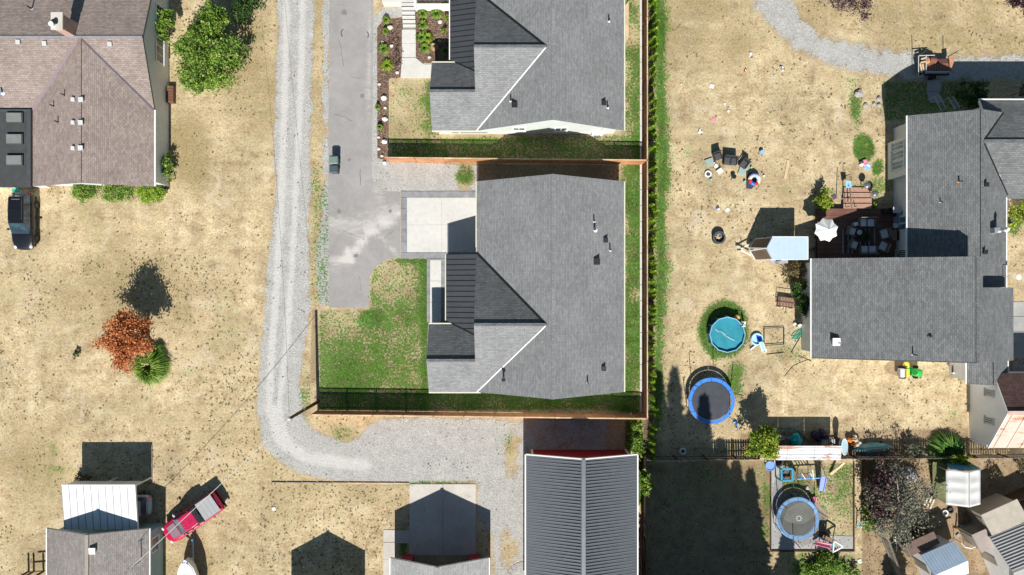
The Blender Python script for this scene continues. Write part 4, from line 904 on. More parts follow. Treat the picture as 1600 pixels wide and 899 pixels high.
# --- the rambling grey house on the right
t = rh = thing('rambling_house', 'large rambling grey shingle house on the right with a timber deck', 'house', W(1480, 400))
lx0, lxr, lx1, ln, ls = 24.7, 35.9, 39.85, 2.4, -5.8
slope(t, [(lx0, ln, 2.9), (lxr, ln, 6.5), (lxr, ls, 6.5), (lx0, ls, 2.9)], SH_DARKGREY); slope(t, [(lxr, 0.0, 6.5), (lx1, 0.0, 4.9), (lx1, ls, 4.9), (lxr, ls, 6.5)], SH_DARKGREY)
slope(t, [(lxr, ln, 6.5), (lxr + .55, ln, 6.28), (lxr + .55, 0, 6.28), (lxr, 0, 6.5)], SH_DARKGREY)
strip(t, (lxr, ln, 6.5), (lxr, ls, 6.5), SH_DARKGREY, .26, .02, .015)
MB().bar((lx0 - .05, ln, 2.85), (lx0 - .05, ls, 2.85), .10, .11).build('gutter', TRIM, t); MB().bar((lx0, ls - .02, 2.81), (lxr, ls - .02, 6.41), .04, .2).build('barge_board', DGREY, t)
b = MB(); b.loft([[(x, y, z) for x, z in ((lx0 + .4, -.1), (lx1 - .4, -.1), (lx1 - .4, 4.8), (lxr, 6.3), (lx0 + .4, 2.85))] for y in (ls + .4, -.35)]); b.build('wall', SIDING_WHITE, t)
b = MB(); b.loft([[(x, y, z) for x, z in ((lx0 + .402, -.1), (lxr + .3, -.1), (lxr + .3, 6.1), (lxr, 6.3), (lx0 + .402, 2.85))] for y in (-.36, ln - .3)]); b.build('wall', SIDING_WHITE, t)
ux0, uxr, ux1, un, us = 32.55, 37.3, 40.0, 14.15, 0.02
slope(t, [(ux0, un, 3.0), (uxr, un, 5.0), (uxr, us, 5.0), (ux0, us, 3.0)], SH_DARKGREY)
slope(t, [(uxr, un, 5.0), (39.7, un, 4.02), (uxr + .05, 11.6, 4.98), (40.0, 7.6, 3.92), (ux1, us, 3.92), (uxr, us, 5.0)], SH_DARKGREY)
strip(t, (uxr, un, 5.0), (uxr, us, 5.0), SH_DARKGREY, .26, .02, .015); MB().bar((ux0 - .05, un, 2.95), (ux0 - .05, ln, 2.95), .10, .11).build('gutter', TRIM, t); MB().bar((ux1 + .05, 7.3, 3.85), (ux1 + .05, 0, 3.85), .09, .11).build('gutter', TRIM, t)
MB().bar((ux0, un - .03, 2.88), (uxr, un - .03, 4.88), .04, .2).build('barge_board', TRIM, t)
uw = W(1396, 0).x
b = MB(); b.loft([[(x, y, z) for x, z in ((uw, -1.3), (ux1 - .4, -1.3), (ux1 - .4, 3.85), (uxr, 4.8), (uw, 2.95))] for y in (-.2, un - .35)]); b.build('wall', SIDING_WHITE, t)
slope(t, [(uxr + .1, 11.6, 5.0), (56, 11.6, 5.0), (56, 15.36, 3.25), (38.3, 15.36, 3.25), (38.3, 14.2, 3.8), (39.7, 14.15, 3.9)], SH_DARKGREY); slope(t, [(uxr + .1, 11.6, 5.0), (56, 11.6, 5.0), (56, 7.3, 3.05), (40.2, 7.3, 3.05)], SH_DARKGREY)
strip(t, (uxr + .1, 11.6, 5.0), (56, 11.6, 5.0), SH_DARKGREY, .28); MB().bar((38.3, 15.42, 3.2), (56, 15.42, 3.2), .11, .11).build('gutter', TRIM, t)
strip(t, (uxr + .1, 11.6, 4.98), (39.7, 14.15, 4.02), BLACK, .10, .03, .03, 'valley_flashing'); strip(t, (uxr + .1, 11.6, 4.98), (40.1, 7.5, 3.92), BLACK, .10, .03, .03, 'valley_flashing')
gwalls(t, 38.8, 55.6, 7.8, 14.95, 3.0, 4.75, 'x', SIDING_WHITE, -1.3)
for z_, a in ((3.25, 0),): MB().bar((38.3, 15.3, 3.2), (38.3, 14.2, 3.7), .04, .22).build('barge_board', TRIM, t)
gable(t, 37.7, 41.1, -8.0, ls - .02, 2.6, 3.5, 'y', SH_DARKGREY, SIDING_WHITE, .25)
# bay and windows on the wall above the deck
bx_ = W(1394, 0, .6); by_a, by_b = W(0, 218, 1.6).y, W(0, 277, 1.6).y
MB().box((uw - .25, (by_a + by_b) / 2, 1.45), (.62, by_a - by_b, 2.7)).build('bay', WHITE, t)
for yy in (228, 243, 258): window(t, (uw - .57, W(0, yy, 1.8).y, 1.75), .68, 1.7, 'w', glass=M((.25, .33, .42), .2, .2, 2, spec=.7), bars=1)
for yy in (344, 355): window(t, (uw - .01, W(0, yy, 1.2).y, 1.5), .55, 1.7, 'w', glass=GLASS_B, bars=0)
window(t, (uw - .01, W(0, 397, 1.2).y, 1.3), .7, 1.5, 'w', bars=3)
# roof furniture
pl = 3.6 / 11.2
for px, py in ((1498, 284),): p = on_slope(px, py, ux0, 3.0, .42, True, 1); pipe_vent(t, p, .45, .05, ORANGE)
pipe_vent(t, on_slope(1469, 316, ux0, 3.0, .42), .35, .04, LGREY)
p = on_slope(1539, 289, uxr, 5.0, .4, True, -1); box_vent(t, p, .28, .22)
p = on_slope(1537, 394, uxr, 5.0, .4, True, -1); box_vent(t, p, .28, .22)
p = on_slope(1552, 361, uxr, 5.0, .4, True, -1); o = MB().box((p.x - .1, p.y, p.z + .3), (.5, .42, .7)).build('flue_box', MT_SILVER, t); MB().cyl((p.x + .25, p.y), .14, p.z, p.z + 1.1, 10).build('flue', MT_SILVER, o); MB().cyl((p.x + .25, p.y), .2, p.z + 1.08, p.z + 1.3, 10, .12).build('flue_cap', WHITE, o)
p = on_slope(1304, 534, lx0, 2.9, pl); o = box_vent(t, p, .5, .3, WHITE); MB().cyl((p.x + .25, p.y + .02), .18, p.z + .1, p.z + .34, 10).build('vent_drum', MT_SILVER, o)
p = on_slope(1426, 554, lx0, 2.9, pl); pipe_vent(t, p, .6, .05, LGREY); p = on_slope(1453, 525, lx0, 2.9, pl); pipe_vent(t, p, .15, .09)
p = on_slope(1567, 432, uxr, 5.0, .4, True, -1); o = MB().tube([p, p + Vector((0, 0, .9))], .03, 5).build('aerial_mast', LGREY, t); MB().bar(p + Vector((-.05, 0, .9)), p + Vector((.5, -.1, .9)), .03, .03).build('aerial_arm', LGREY, o)
MB().lathe((0, 0, 0), [(.02, 0), (.14, .03), (.2, .07), (.21, .08)], 12).build('dish', WHITE, t, world=False).location = tuple(Vector((p.x + .55, p.y - .1, p.z + .9)) - Vector(t.location))

# --- white outbuilding beside it
t = thing('white_outbuilding', 'white outbuilding with louvre windows and a patched rusty roof on the right', 'shed', W(1560, 650)); ox = W(1515, 0).x; oxr = ox - .15
yr, yn_, ysx = W(0, 645, 4.6).y, W(0, 584, 3.2).y, W(0, 700, 2.5).y
slope(t, [(oxr, yr, 4.7), (56, yr, 4.7), (56, yn_, 3.1), (oxr, yn_, 3.1)], SH_REDBROWN); slope(t, [(oxr, yr, 4.7), (56, yr, 4.7), (56, ysx, 2.5), (oxr, ysx, 2.5)], MT_RUST, .05, 'rusty_roof')
strip(t, (oxr, yr, 4.7), (56, yr, 4.7), MT_RUST, .3, .03)
for q in range(12): MB().bar((oxr + 1.1 * q + .4, yr, 4.74), (oxr + 1.1 * q + .4, ysx, 2.54), .05, .05).build('roof_rib', MT_RUST, t)
b = MB(); b.loft([[(x, y, z) for y, z in ((ysx + .15, -.1), (yn_ - .2, -.1), (yn_ - .2, 3.0), (yr, 4.55), (ysx + .15, 2.45))] for x in (ox, 55)]); b.build('wall', M((.74, .75, .77), .7, .06, 1.2), t)
MB().bar((oxr - .02, yr, 4.66), (oxr - .02, ysx, 2.46), .05, .16).build('barge_board', TRIM, t); MB().bar((oxr - .02, yr, 4.66), (oxr - .02, yn_, 3.06), .05, .16).build('barge_board', TRIM, t)
for yy in (613.5, 657): window(t, (ox - .005, W(0, yy, 2.4).y, 2.45), .5, .95, 'w', glass=M((.20, .21, .17), .5, .3, 4), bars=2, frame=LGREY)
p = W(1560, 706, 1.0); bb = MB(); bb.box((ox + 1.9, ysx + .02, 1.0), (3.6, .18, 1.9)); bb.build('patched_wall', M((.62, .58, .55), .8, .3, 2.5), t)
# --- small sheds bottom right
def rot_frame(cx, cy, deg): return Matrix.Translation(Vector((cx, cy, 0))) @ Matrix.Rotation(R(deg), 4, 'Z')
def rshed(name, label, cat, cx, cy, deg, L_, W2, he, hr, roofa, roofb, wall, ribs=True, rise='gable'):
    p = W(cx, cy, he); t = thing(name, label, cat, (p.x, p.y, 0), R(deg)); hw = W2 / 2; hl = L_ / 2
    if rise == 'gable': A = [[(-hl, 0, hr), (hl, 0, hr), (hl, hw, he), (-hl, hw, he)], [(-hl, 0, hr), (hl, 0, hr), (hl, -hw, he), (-hl, -hw, he)]]
    else: A = [[(-hl, hw, he), (hl, hw, he), (hl, -hw, hr), (-hl, -hw, hr)]]
    for pl_, m in zip(A, (roofa, roofb)):
        MB().slab(pl_, .06).build('roof_sheet', m, t, world=False)
        if ribs:
            n = int(L_ / .24)
            for i in range(n + 1):
                x = -hl + L_ * i / n; a = Vector(pl_[0]); a.x = x; c = Vector(pl_[2]); c.x = x; MB().bar(a + Vector((0, 0, .015)), c + Vector((0, 0, .015)), .05, .035).build('roof_rib', m, t, world=False)
    if ribs is False and rise == 'gable':
        for s in (-1, 1):
            for i in range(1, 13): f = i / 13; MB().bar((-hl, s * hw * f, hr + (he - hr) * f + .005), (hl, s * hw * f, hr + (he - hr) * f + .005), .09, .03).build('roof_row', roofa, t, world=False)
    b = MB()
    if rise == 'gable': sec = [(-hw + .2, -.1), (hw - .2, -.1), (hw - .2, he), (0, hr - .1), (-hw + .2, he)]
    else: sec = [(-hw + .15, -.1), (hw - .15, -.1), (hw - .15, he - .07), (-hw + .15, hr - .07)]
    b.loft([[(x, y, z) for y, z in sec] for x in (-hl + .15, hl - .15)]); b.build('wall', wall, t, world=False)
    MB().box((-hl + .13, 0, .95), (.04, .8, 1.9)).build('door', WOOD_GREY, t, world=False); return t
rshed('blue_roofed_shed', 'small shed with a pale blue ribbed roof and a white rear slope', 'shed', 1476, 882, 24, 3.0, 3.0, 2.1, 2.9, MT_BLUE, MT_WHITE, SIDING_WHITE)
rshed('white_walled_house', 'white walled building with a grey corrugated roof in the bottom right corner', 'house', 1620, 862, 22, 6.4, 5.2, 2.6, 4.0, MT_CORR, MT_CORR, SIDING_WHITE, False)
rshed('beige_roofed_shed', 'low shed with a leaf strewn beige sheet roof above the corrugated roof', 'shed', 1568, 808, 24, 3.3, 1.8, 2.3, 2.6, M((.50, .45, .38), .8, .2, 1.5), TAN, SIDING_SAND, False, 'lean')
rshed('low_lean_to', 'low lean-to with a taupe roof between the beige and corrugated roofs', 'shed', 1540, 842, 24, 1.9, 1.5, 2.0, 2.3, M((.42, .36, .33), .85, .15, 1.5), TAN, WOOD_GREY, False, 'lean')
rshed('brown_lean_to', 'brown boarded lean-to beside the blue ribbed shed roof', 'shed', 1438, 850, 24, 2.9, 1.0, 1.5, 1.7, M((.20, .135, .11), .8, .2, 2), TAN, WOOD_DARK, False, 'lean')
# --- white canopy
t = thing('canopy_tent', 'white fabric canopy with a blue end wall in the bottom right yard', 'canopy', W(1505, 762)); x0, x1, xm_ = W(1478, 0, 2.0).x, W(1532, 0, 2.0).x, W(1514, 0, 2.7).x; y0, y1 = W(0, 789, 2.1).y, W(0, 734, 2.1).y
fab = M((.60, .60, .60), .7, .03, 1, bump=.1)
def sag(xa, za, xb, zb, name):
    nx, ny = 6, 15; vs = []; 
    for j in range(ny + 1):
        for i in range(nx + 1):
            u = i / nx; v = j / ny; s = min(abs(v - k) for k in (0, .36, .64, 1)); dz = -.16 * math.sin(math.pi * min(1, s / .18) / 2) * (4 * u * (1 - u)) ** .5
            vs.append((xa + (xb - xa) * u, y0 + (y1 - y0) * v, za + (zb - za) * u + dz))
    fs = [(j * (nx + 1) + i, j * (nx + 1) + i + 1, (j + 1) * (nx + 1) + i + 1, (j + 1) * (nx + 1) + i) for j in range(ny) for i in range(nx)]
    o = MB().add(vs, fs).build(name, fab, t, smooth=True); md = o.modifiers.new('thick', 'SOLIDIFY'); md.thickness = .02
sag(x0, 2.0, xm_, 2.75, 'canopy_sheet'); sag(xm_, 2.75, x1, 2.0, 'canopy_sheet')
MB().tube([(xm_, y0, 2.77), (xm_, y1, 2.77)], .03, 6).build('ridge_pole', LGREY, t)
for x in (x0 + .1, x1 - .1):
    for y in (y0 + .1, (y0 + y1) / 2, y1 - .1): MB().tube([(x, y, 0), (x, y, 2.0)], .03, 6).build('leg', LGREY, t)
MB().add([(x0 + .3, y1 + .05, 2.05), (xm_, y1 + .05, 2.7), (x1, y1 + .05, 2.05), (x1 - .5, y1 + .65, .02), (x0 + .9, y1 + .65, .02)], [(0, 1, 2, 3, 4)]).build('end_wall', M((.03, .13, .22), .6, .15, 2), t)
g_ = NT('green_net'); g_.col((.18, .2, .09)); g_.rough(.8)
MB().slab([W(1457, 722, .8), W(1480, 724, .9), W(1480, 788, .8), W(1458, 776, .1)], .02).build('side_tarp', M((.15, .16, .07), .7, .35, 1.3), t)
# ------------------------------------------------------------------ fences
def board_fence(name, label, x0, y0, x1, y1, npan, board_side=1, hgt=1.9, lattice=True):
    """cedar fence with lattice top; pixel plan line; board_side: which side shows the boards"""
    t = thing(name, label, 'fence', W((x0 + x1) / 2, (y0 + y1) / 2), 0, 'cedar fences round the new houses'); a = W(x0, y0); b = W(x1, y1); d = (b - a); L = d.length; u = d.normalized(); n = Vector((-u.y, u.x, 0)); z = Vector((0, 0, 1)); pl = L / npan; hb = hgt - .36
    r = random.Random(int(x0 + y0))
    for i in range(npan + 1):
        p = a + u * (pl * i); MB().box((p.x, p.y, hgt / 2), (.12, .12, hgt + .05)).build('post', WOOD_CEDAR, t)
    for i in range(npan):
        p0 = a + u * (pl * i + .06); p1 = a + u * (pl * (i + 1) - .06); m = MB(); q = 0.0; W_ = (p1 - p0).length
        k = max(1, int(W_ / .14)); bw = W_ / k
        for j in range(k):
            c = p0 + u * (bw * (j + .5)) + n * (board_side * .025); hh = hb + r.uniform(-.006, .006)
            m.bar(c + z * .04, c + z * hh, .02, .001) if False else m.add(*boxuv(c, u, n, bw - .008, .018, .04, hh))
        m.build('fence_panel', WOOD_CEDAR, t, kind='stuff')
        rl = MB()
        for h in (.3, hb - .05): rl.bar(p0 + z * h - n * (board_side * .02), p1 + z * h - n * (board_side * .02), .04, .08)
        rl.build('rail', WOOD_CEDAR, t)
        if lattice:
            lt = MB(); s = .115; x = -.36
            while x < W_:
                for sg in (1, -1):
                    xa, xb_ = (x, x + .3) if sg > 0 else (x + .3, x); za, zb = hb + .03, hb + .33
                    # clip the strips to the panel
                    def cl(xx, zz, xo, zo):
                        if xx < 0: return 0, zz + (zo - zz) * (0 - xx) / (xo - xx)
                        if xx > W_: return W_, zz + (zo - zz) * (W_ - xx) / (xo - xx)
                        return xx, zz
                    if max(xa, xb_) <= 0 or min(xa, xb_) >= W_: continue
                    A = cl(xa, za, xb_, zb); B = cl(xb_, zb, xa, za)
                    lt.bar(p0 + u * A[0] + z * A[1] + n * .004 * sg, p0 + u * B[0] + z * B[1] + n * .004 * sg, .034, .008)
                x += s
            lt.build('lattice', WOOD_CEDAR, t, kind='stuff')
        MB().bar(p0 + z * (hb + .015), p1 + z * (hb + .015), .05, .04).build('rail', WOOD_CEDAR, t)
        MB().bar(p0 + z * hgt, p1 + z * hgt, .09 if True else 0, .04).build('cap_rail', WOOD_PALE, t)
    return t
def boxuv(c, u, n, w_, th, z0, z1):
    vs = [];
    for z in (z0, z1):
        for i, j in ((-1, -1), (1, -1), (1, 1), (-1, 1)):
            p = c + u * (i * w_ / 2) + n * (j * th / 2); vs.append((p.x, p.y, z))
    return vs, [(3, 2, 1, 0), (4, 5, 6, 7), (0, 1, 5, 4), (1, 2, 6, 5), (2, 3, 7, 6), (3, 0, 4, 7)]
board_fence('cedar_fence', 'orange cedar fence with lattice top between the two grey houses', 608, 253, 1005, 257, 9, -1)
board_fence('cedar_fence', 'orange cedar fence with lattice top along the gravel turnaround', 497, 642, 1003, 648, 11, 1)
board_fence('cedar_fence', 'long cedar fence beside the arborvitae hedge', 1004.5, -90, 1004.5, 648, 17, 1)
# dark picket fence along the lower right yards
t = thing('picket_fence', 'weathered dark picket fence between the dry yard and the lower plots', 'fence', W(1300, 716)); pm1 = MB().box((0, 0, .70), (.165, .025, 1.35)); proto = None; r = random.Random(3)
for i in range(200):
    x = 1008 + i * 3.75; p = W(x, 713.2 - (x - 1008) * .006)
    if x > 1620: break
    if proto is None: proto = pm1.build('picket', WOOD_GREY, t, world=False); o = proto
    else: o = proto.copy(); C.objects.link(o); o.parent = t
    o.location = (p.x - t.location.x, p.y - t.location.y, r.uniform(-.04, .03)); o.rotation_euler = (r.uniform(-.02, .02), r.uniform(-.015, .015), 0)
for h in (.4, 1.1): MB().bar(W(1005, 712.6, 0) + Vector((0, 0, h)), W(1620, 709.0, 0) + Vector((0, 0, h)), .04, .09).build('rail', WOOD_DARK, t)
for i in range(14): p = W(1006 + i * 46, 712.2 - i * .27); MB().box((p.x, p.y, .7), (.1, .1, 1.4)).build('post', WOOD_DARK, t)
def simple_fence(label, pts, hgt, m, sp=.16, cat='fence'):
    t = thing('board_fence', label, cat, W(*pts[0]))
    for a, b in zip(pts[:-1], pts[1:]):
        A = W(*a); B = W(*b); L = (B - A).length; n = max(1, int(L / sp)); u = (B - A).normalized(); nn = Vector((-u.y, u.x, 0)); m_ = MB()
        for i in range(n): m_.add(*boxuv(A + u * (L * (i + .5) / n), u, nn, L / n - .012, .02, 0.02, hgt + random.uniform(-.03, .03)))
        m_.build('fence_panel', m, t, kind='stuff')
        for h in (.3, hgt - .2): MB().bar(A + Vector((0, 0, h)) - nn * .035, B + Vector((0, 0, h)) - nn * .035, .04, .08).build('rail', m, t)
        MB().box((A.x, A.y, hgt / 2), (.1, .1, hgt + .06)).build('post', m, t)
simple_fence('grey board fence running diagonally under the pale tree', [(1362, 812), (1376, 838), (1398, 899), (1404, 960)], 1.5, WOOD_GREY)
simple_fence('dark low board fence between the play area and the shaded plot', [(1347, 716), (1347, 800), (1356, 816)], 1.0, WOOD_DARK)
simple_fence('tall plank fence on the right above the corrugated roof', [(1536, 790), (1640, 742)], 1.6, WOOD_DARK)
simple_fence('dark fence between the barn and the shaded yard', [(1003, 708), (1003, 960)], 1.5, WOOD_DARK)
t = thing('play_edging', 'low dark timber edging round the play area', 'edging', W(1270, 790)); ring_ = [(1204, 723), (1204, 861), (1334, 861), (1334, 723)]
for a, b in zip(ring_[:-1], ring_[1:]): MB().bar(W(*a, .06), W(*b, .06), .1, .16).build('plank', WOOD_DARK, t)
t = thing('black_post_fence', 'short dark rail fence beside the blue-green house', 'fence', W(58, 890))
for x in (45, 53, 68): p = W(x, 893); MB().tube([p, p + Vector((0, 0, 1.5))], .09, 7).build('post', WOOD_DARK, t)
for h in (.6, 1.2): MB().bar(W(45, 894, h), W(70, 892, h), .05, .12).build('rail', WOOD_DARK, t)

# ------------------------------------------------------------------ leaf work
def leaf_cloud(n, centre, rad, clumps, size, seed, spread=.35, up=.5, hollow=.45, droop=0.0, flat=False, aspect=.62):
    r = np.random.default_rng(seed); c = np.array(centre, float); rad = np.array(rad, float)
    v = r.normal(size=(clumps, 3)); v /= np.linalg.norm(v, axis=1)[:, None]; q = r.uniform(hollow, 1.0, clumps) ** .7; v[:, 2] = np.where(v[:, 2] < -.35, -v[:, 2] * .5, v[:, 2])
    lump = 1 + .22 * np.sin(v[:, 0] * 5 + seed) + .18 * np.sin(v[:, 1] * 7 + seed * 2); cc = c + v * rad * (q * lump)[:, None]
    k = r.integers(0, clumps, n); cs = r.uniform(.5, 1.2, clumps); P = cc[k] + r.normal(size=(n, 3)) * (rad.mean() * spread * cs[k])[:, None] * .5
    nv = r.normal(size=(n, 3)); nv[:, 2] = np.abs(nv[:, 2]) + up; nv /= np.linalg.norm(nv, axis=1)[:, None]
    a = r.normal(size=(n, 3)); a -= (a * nv).sum(1)[:, None] * nv; a /= np.linalg.norm(a, axis=1)[:, None]; b = np.cross(nv, a); s = size * r.uniform(.6, 1.35, n)
    P[:, 2] = np.maximum(P[:, 2], .04)
    V = np.stack([P - a * s[:, None], P - b * s[:, None] * aspect, P + a * s[:, None], P + b * s[:, None] * aspect], 1).reshape(-1, 3); return V, cc
def crown(parent, n, centre, rad, clumps, size, seed, mat, name='crown', **k):
    V, cc = leaf_cloud(n, centre, rad, clumps, size, seed, **k); o = np_mesh(name, V, np.arange(len(V)).reshape(-1, 4), mat, parent); return o, cc
def limbs(parent, base, cc, r0, m, n=10, name='limb', fork=.45):
    base = Vector(base); idx = np.linspace(0, len(cc) - 1, min(n, len(cc))).astype(int)
    for i in idx:
        e = Vector(cc[i]) * 1.0; e = Vector((e.x * 1.22, e.y * 1.22, e.z * 1.12)) if n > 20 else e; s = Vector((0, 0, e.z * fork)); mid = s.lerp(e, .5) + Vector((random.uniform(-.1, .1), random.uniform(-.1, .1), .12 * e.z))
        MB().tube([s, mid, e], r0 * .42, 5, r0 * .08).build(name, m, parent, world=False)
def tree(name, label, x, y, rad, h, mat, n=5000, clumps=60, size=.16, seed=1, cat='tree', trunk=.13, group=None, bark=None, nl=9, **k):
    g = G(x, y); t = thing(name, label, cat, g, 0, group); bark = bark or BARK; rad = (rad, rad) if not isinstance(rad, tuple) else rad
    zc = h - (rad[0] + rad[1]) * .34 if h > 1.6 else h * .5; rz_ = h - zc
    o, cc = crown(t, n, (0, 0, zc), (rad[0], rad[1], rz_), clumps, size, seed, mat, **k)
    if trunk: MB().tube([(0, 0, -.1), (.03, .02, zc * .5), (0, 0, zc)], trunk, 8, trunk * .5).build('trunk', bark, t, world=False); limbs(t, (0, 0, 0), cc, trunk * 1.1, bark, nl)
    return t
def shrub(label, x, y, rad, h, mat, n=900, size=.09, seed=1, name='shrub', cat='shrub', group=None, clumps=26, **k):
    return tree(name, label, x, y, rad, h, mat, n, clumps, size, seed, cat, .04, group, nl=4, **k)
# top-left planting. positions are of the trunks, crowns lean out of them with height
tree('broadleaf_tree', 'large bright green tree with bare pale branches beside the brown house', 342, 104, (2.7, 3.0), 4.0, LF_GREEN, 14000, 110, .095, 3, bark=TWIG, nl=44, hollow=.45, spread=.28)
t = tree('laurel_tree', 'dense green tree at the top of the clump beside the brown house', 353, 52, (1.35, 1.3), 3.3, LF_GREEN, 6500, 50, .10, 8)
shrub('oval green shrub beside the brown house wall, left of the big tree', 270, 48, (.85, 1.5), 2.1, LF_GREEN, 2600, .10, 5)
shrub('small loose green bush at the foot of the brown house wall', 264, 265, (.8, 1.1), 1.4, LF_GREEN, 1300, .09, 6)
shrub('sprawling twiggy bush at the top edge beyond the big green tree', 392, 14, (1.3, 1.8), 1.8, LF_DARK, 1500, .1, 9)
for x, w_, lab, m_, sd_ in ((139, 1.0, 'leftmost clipped green shrub below the brown roof', LF_GREEN, 21), (188, 1.35, 'middle clipped green shrub below the brown roof', LF_GREEN, 22), (241, 1.05, 'yellow-green clipped shrub at the corner of the brown roof', LF_ARB, 23)):
    shrub(lab, x, 301, (w_, .85), 1.2, m_, 4200, .055, sd_, group='clipped shrubs below the brown roof', hollow=.6, spread=.34, clumps=110)
# rust-leaved tree with the grass clump
tree('maple_tree', 'rust-red maple standing alone in the dry grass with its dark shadow', 232, 527, (1.95, 1.95), 4.5, LF_RED, 11000, 80, .085, 14, nl=12)
def grass_clump(label, x, y, rad, h, n, mat, seed, name='ornamental_grass', cat='plant', w_=.02, group=None):
    g = G(x, y); t = thing(name, label, cat, g, 0, group); r = np.random.default_rng(seed); a = r.random(n) * 2 * np.pi; L = rad * r.uniform(.55, 1.1, n); hh = h * r.uniform(.5, 1.1, n); b0 = r.uniform(0, rad * .2, n)
    V = []; F = []
    for i in range(n):
        d = np.array([math.cos(a[i]), math.sin(a[i]), 0]); p = np.array([-d[1], d[0], 0]) * w_ * (1 + rad)
        q0 = d * b0[i]; q1 = d * (b0[i] + L[i] * .45) + [0, 0, hh[i]]; q2 = d * (b0[i] + L[i]) + [0, 0, hh[i] * .35]
        k = len(V); V += [q0 - p, q0 + p, q1 + p, q1 - p, q2 + p * .2, q2 - p * .2]; F += [(k, k + 1, k + 2, k + 3), (k + 3, k + 2, k + 4, k + 5)]
    np_mesh('blades', V, F, mat, t); return t
grass_clump('large arching green grass clump at the foot of the rust-red maple', 240, 572, 1.5, 1.3, 1500, LF_GREEN, 4, w_=.011)
shrub('dry pale twiggy bush between the maple and the grass clump', 236, 556, (.7, .6), 1.3, LF_STRAW, 500, .07, 33)
grass_clump('small dark green tuft right of the rust-red maple', 250, 546, .6, .7, 260, LF_GRASS, 12, w_=.012)
shrub('small dark weed clump in the open dry field', 122, 553, (.25, .35), .5, LF_DARK, 200, .06, 41, name='weed', cat='weed')
shrub('brown and green weeds at the corner of the metal carport', 136, 752, (.9, .7), .8, LF_WEED, 700, .08, 42, name='weed', cat='weed')
# arborvitae hedge
ap = None; vs_ = []
for v in range(4):
    r = np.random.default_rng(60 + v); n = 420; z = r.random(n) ** .8 * 1.75 + .06; rr = (1.9 - z) * .24 + .05; a = r.random(n) * 6.283; rr = rr * r.uniform(.6, 1.1, n)
    P = np.stack([np.cos(a) * rr, np.sin(a) * rr, z], 1); out = np.stack([np.cos(a), np.sin(a), .5 + 0 * a], 1); tan = np.stack([-np.sin(a), np.cos(a), 0 * a], 1); s = r.uniform(.05, .11, n)[:, None]
    V = np.stack([P - tan * s * .6, P + out * s * 1.2 + [0, 0, .04], P + tan * s * .6, P - out * s * .3], 1).reshape(-1, 3); me = np_mesh('crown', V, np.arange(len(V)).reshape(-1, 4), LF_ARB); vs_.append(me.data); bpy.data.objects.remove(me)
stem = MB().tube([(0, 0, 0), (0, 0, 1.2)], .03, 5).build('trunk', BARK, None); sm = stem.data; bpy.data.objects.remove(stem)
r = random.Random(8)
for i in range(57):
    y = -20 + i * 13.1 + r.uniform(-3, 3)
    if y > 722: break
    p = W(1017.5 + r.uniform(-1.5, 1.5), y); t = thing('arborvitae', 'young arborvitae in the hedge row along the long cedar fence', 'conifer', p, r.uniform(0, 6), 'arborvitae hedge row')
    q = r.uniform(.55, .92); t.scale = (q, q * r.uniform(.85, 1.15), r.uniform(.6, 1.15)); t.rotation_euler[0] = r.uniform(-.08, .08); t.rotation_euler[1] = r.uniform(-.05, .1)
    for nm, me in (('crown', vs_[i % 4]), ('trunk', sm)): o = bpy.data.objects.new(nm, me); C.objects.link(o); o.parent = t
# right-hand trees and bushes
tree('yellow_green_tree', 'small yellow-green tree at the end of the rusty lean-to roof', 1180, 682, (1.25, 1.25), 3.0, LF_YEL, 4200, 42, .11, 50)
tree('plum_tree', 'pale twiggy tree with plum leaves at the top edge of the picture', 1322, 8, (2.2, 1.7), 3.0, LF_PURP, 2600, 60, .08, 51, bark=TWIG, nl=34)
tree('plum_tree', 'dark plum-leaved tree in the top right corner', 1583, 12, (1.3, 1.4), 3.0, LF_PURP, 3200, 46, .11, 52)
tree('lichen_tree', 'sprawling grey-leaved tree with bare twigs in the lower right yard', 1382, 778, (2.9, 3.1), 3.6, LF_GREYG, 5500, 80, .09, 53, bark=TWIG, nl=44, hollow=.35)
tree('plum_tree', 'plum-leaved tree mixed into the left side of the grey-leaved tree', 1365, 765, (1.6, 2.2), 3.0, LF_PURP, 2200, 50, .10, 54, nl=14)
shrub('dark shrub with bright tips against the west wall of the rambling house', 1251, 468, (.95, 1.5), 1.7, LF_DARK, 2400, .10, 55)
shrub('brown-leaved bush below the cargo trailer roof corner', 1240, 428, (.9, 1.3), 1.1, LF_WEED, 1500, .08, 56)
shrub('small lime bush beside the wall below the cargo trailer', 1246, 426, (.3, .35), .8, LF_YEL, 260, .08, 57)
shrub('bright green bush with pink flowers at the corner of the deck', 1281, 316, (.75, .8), 1.5, LF_YEL, 1300, .09, 58)
shrub('pale grey-leaved bush against the picket fence beside the canoe', 1417, 702, (1.0, .75), 1.2, LF_GREYG, 900, .09, 59)
grass_clump('arching green fern clump at the picket fence above the white canopy', 1474, 703, 1.5, 1.0, 600, LF_GRASS, 61, w_=.02)
shrub('bright yellow-green leaves spilling over the picket fence', 1484, 712, (.8, .5), 1.7, LF_YEL, 700, .09, 62)
shrub('green climbing bush along the fence corner behind the barn', 992, 682, (.7, 1.6), .9, LF_GREEN, 1900, .09, 63)
shrub('bright green bush poking out between the barn and the shaded yard', 1004, 748, (.6, .9), 1.9, LF_GREEN, 1200, .10, 64)
shrub('low leafy bushes below the play area', 1290, 884, (2.4, 1.1), .9, LF_GREEN, 3000, .09, 65)
shrub('green shrub left of the grey-leaved tree', 1352, 800, (.5, 1.4), 1.0, LF_GREEN, 900, .09, 66)
shrub('dark bushes in the shade north of the rambling house', 1512, 150, (1.4, .9), 1.3, LF_DARK, 1400, .10, 67)
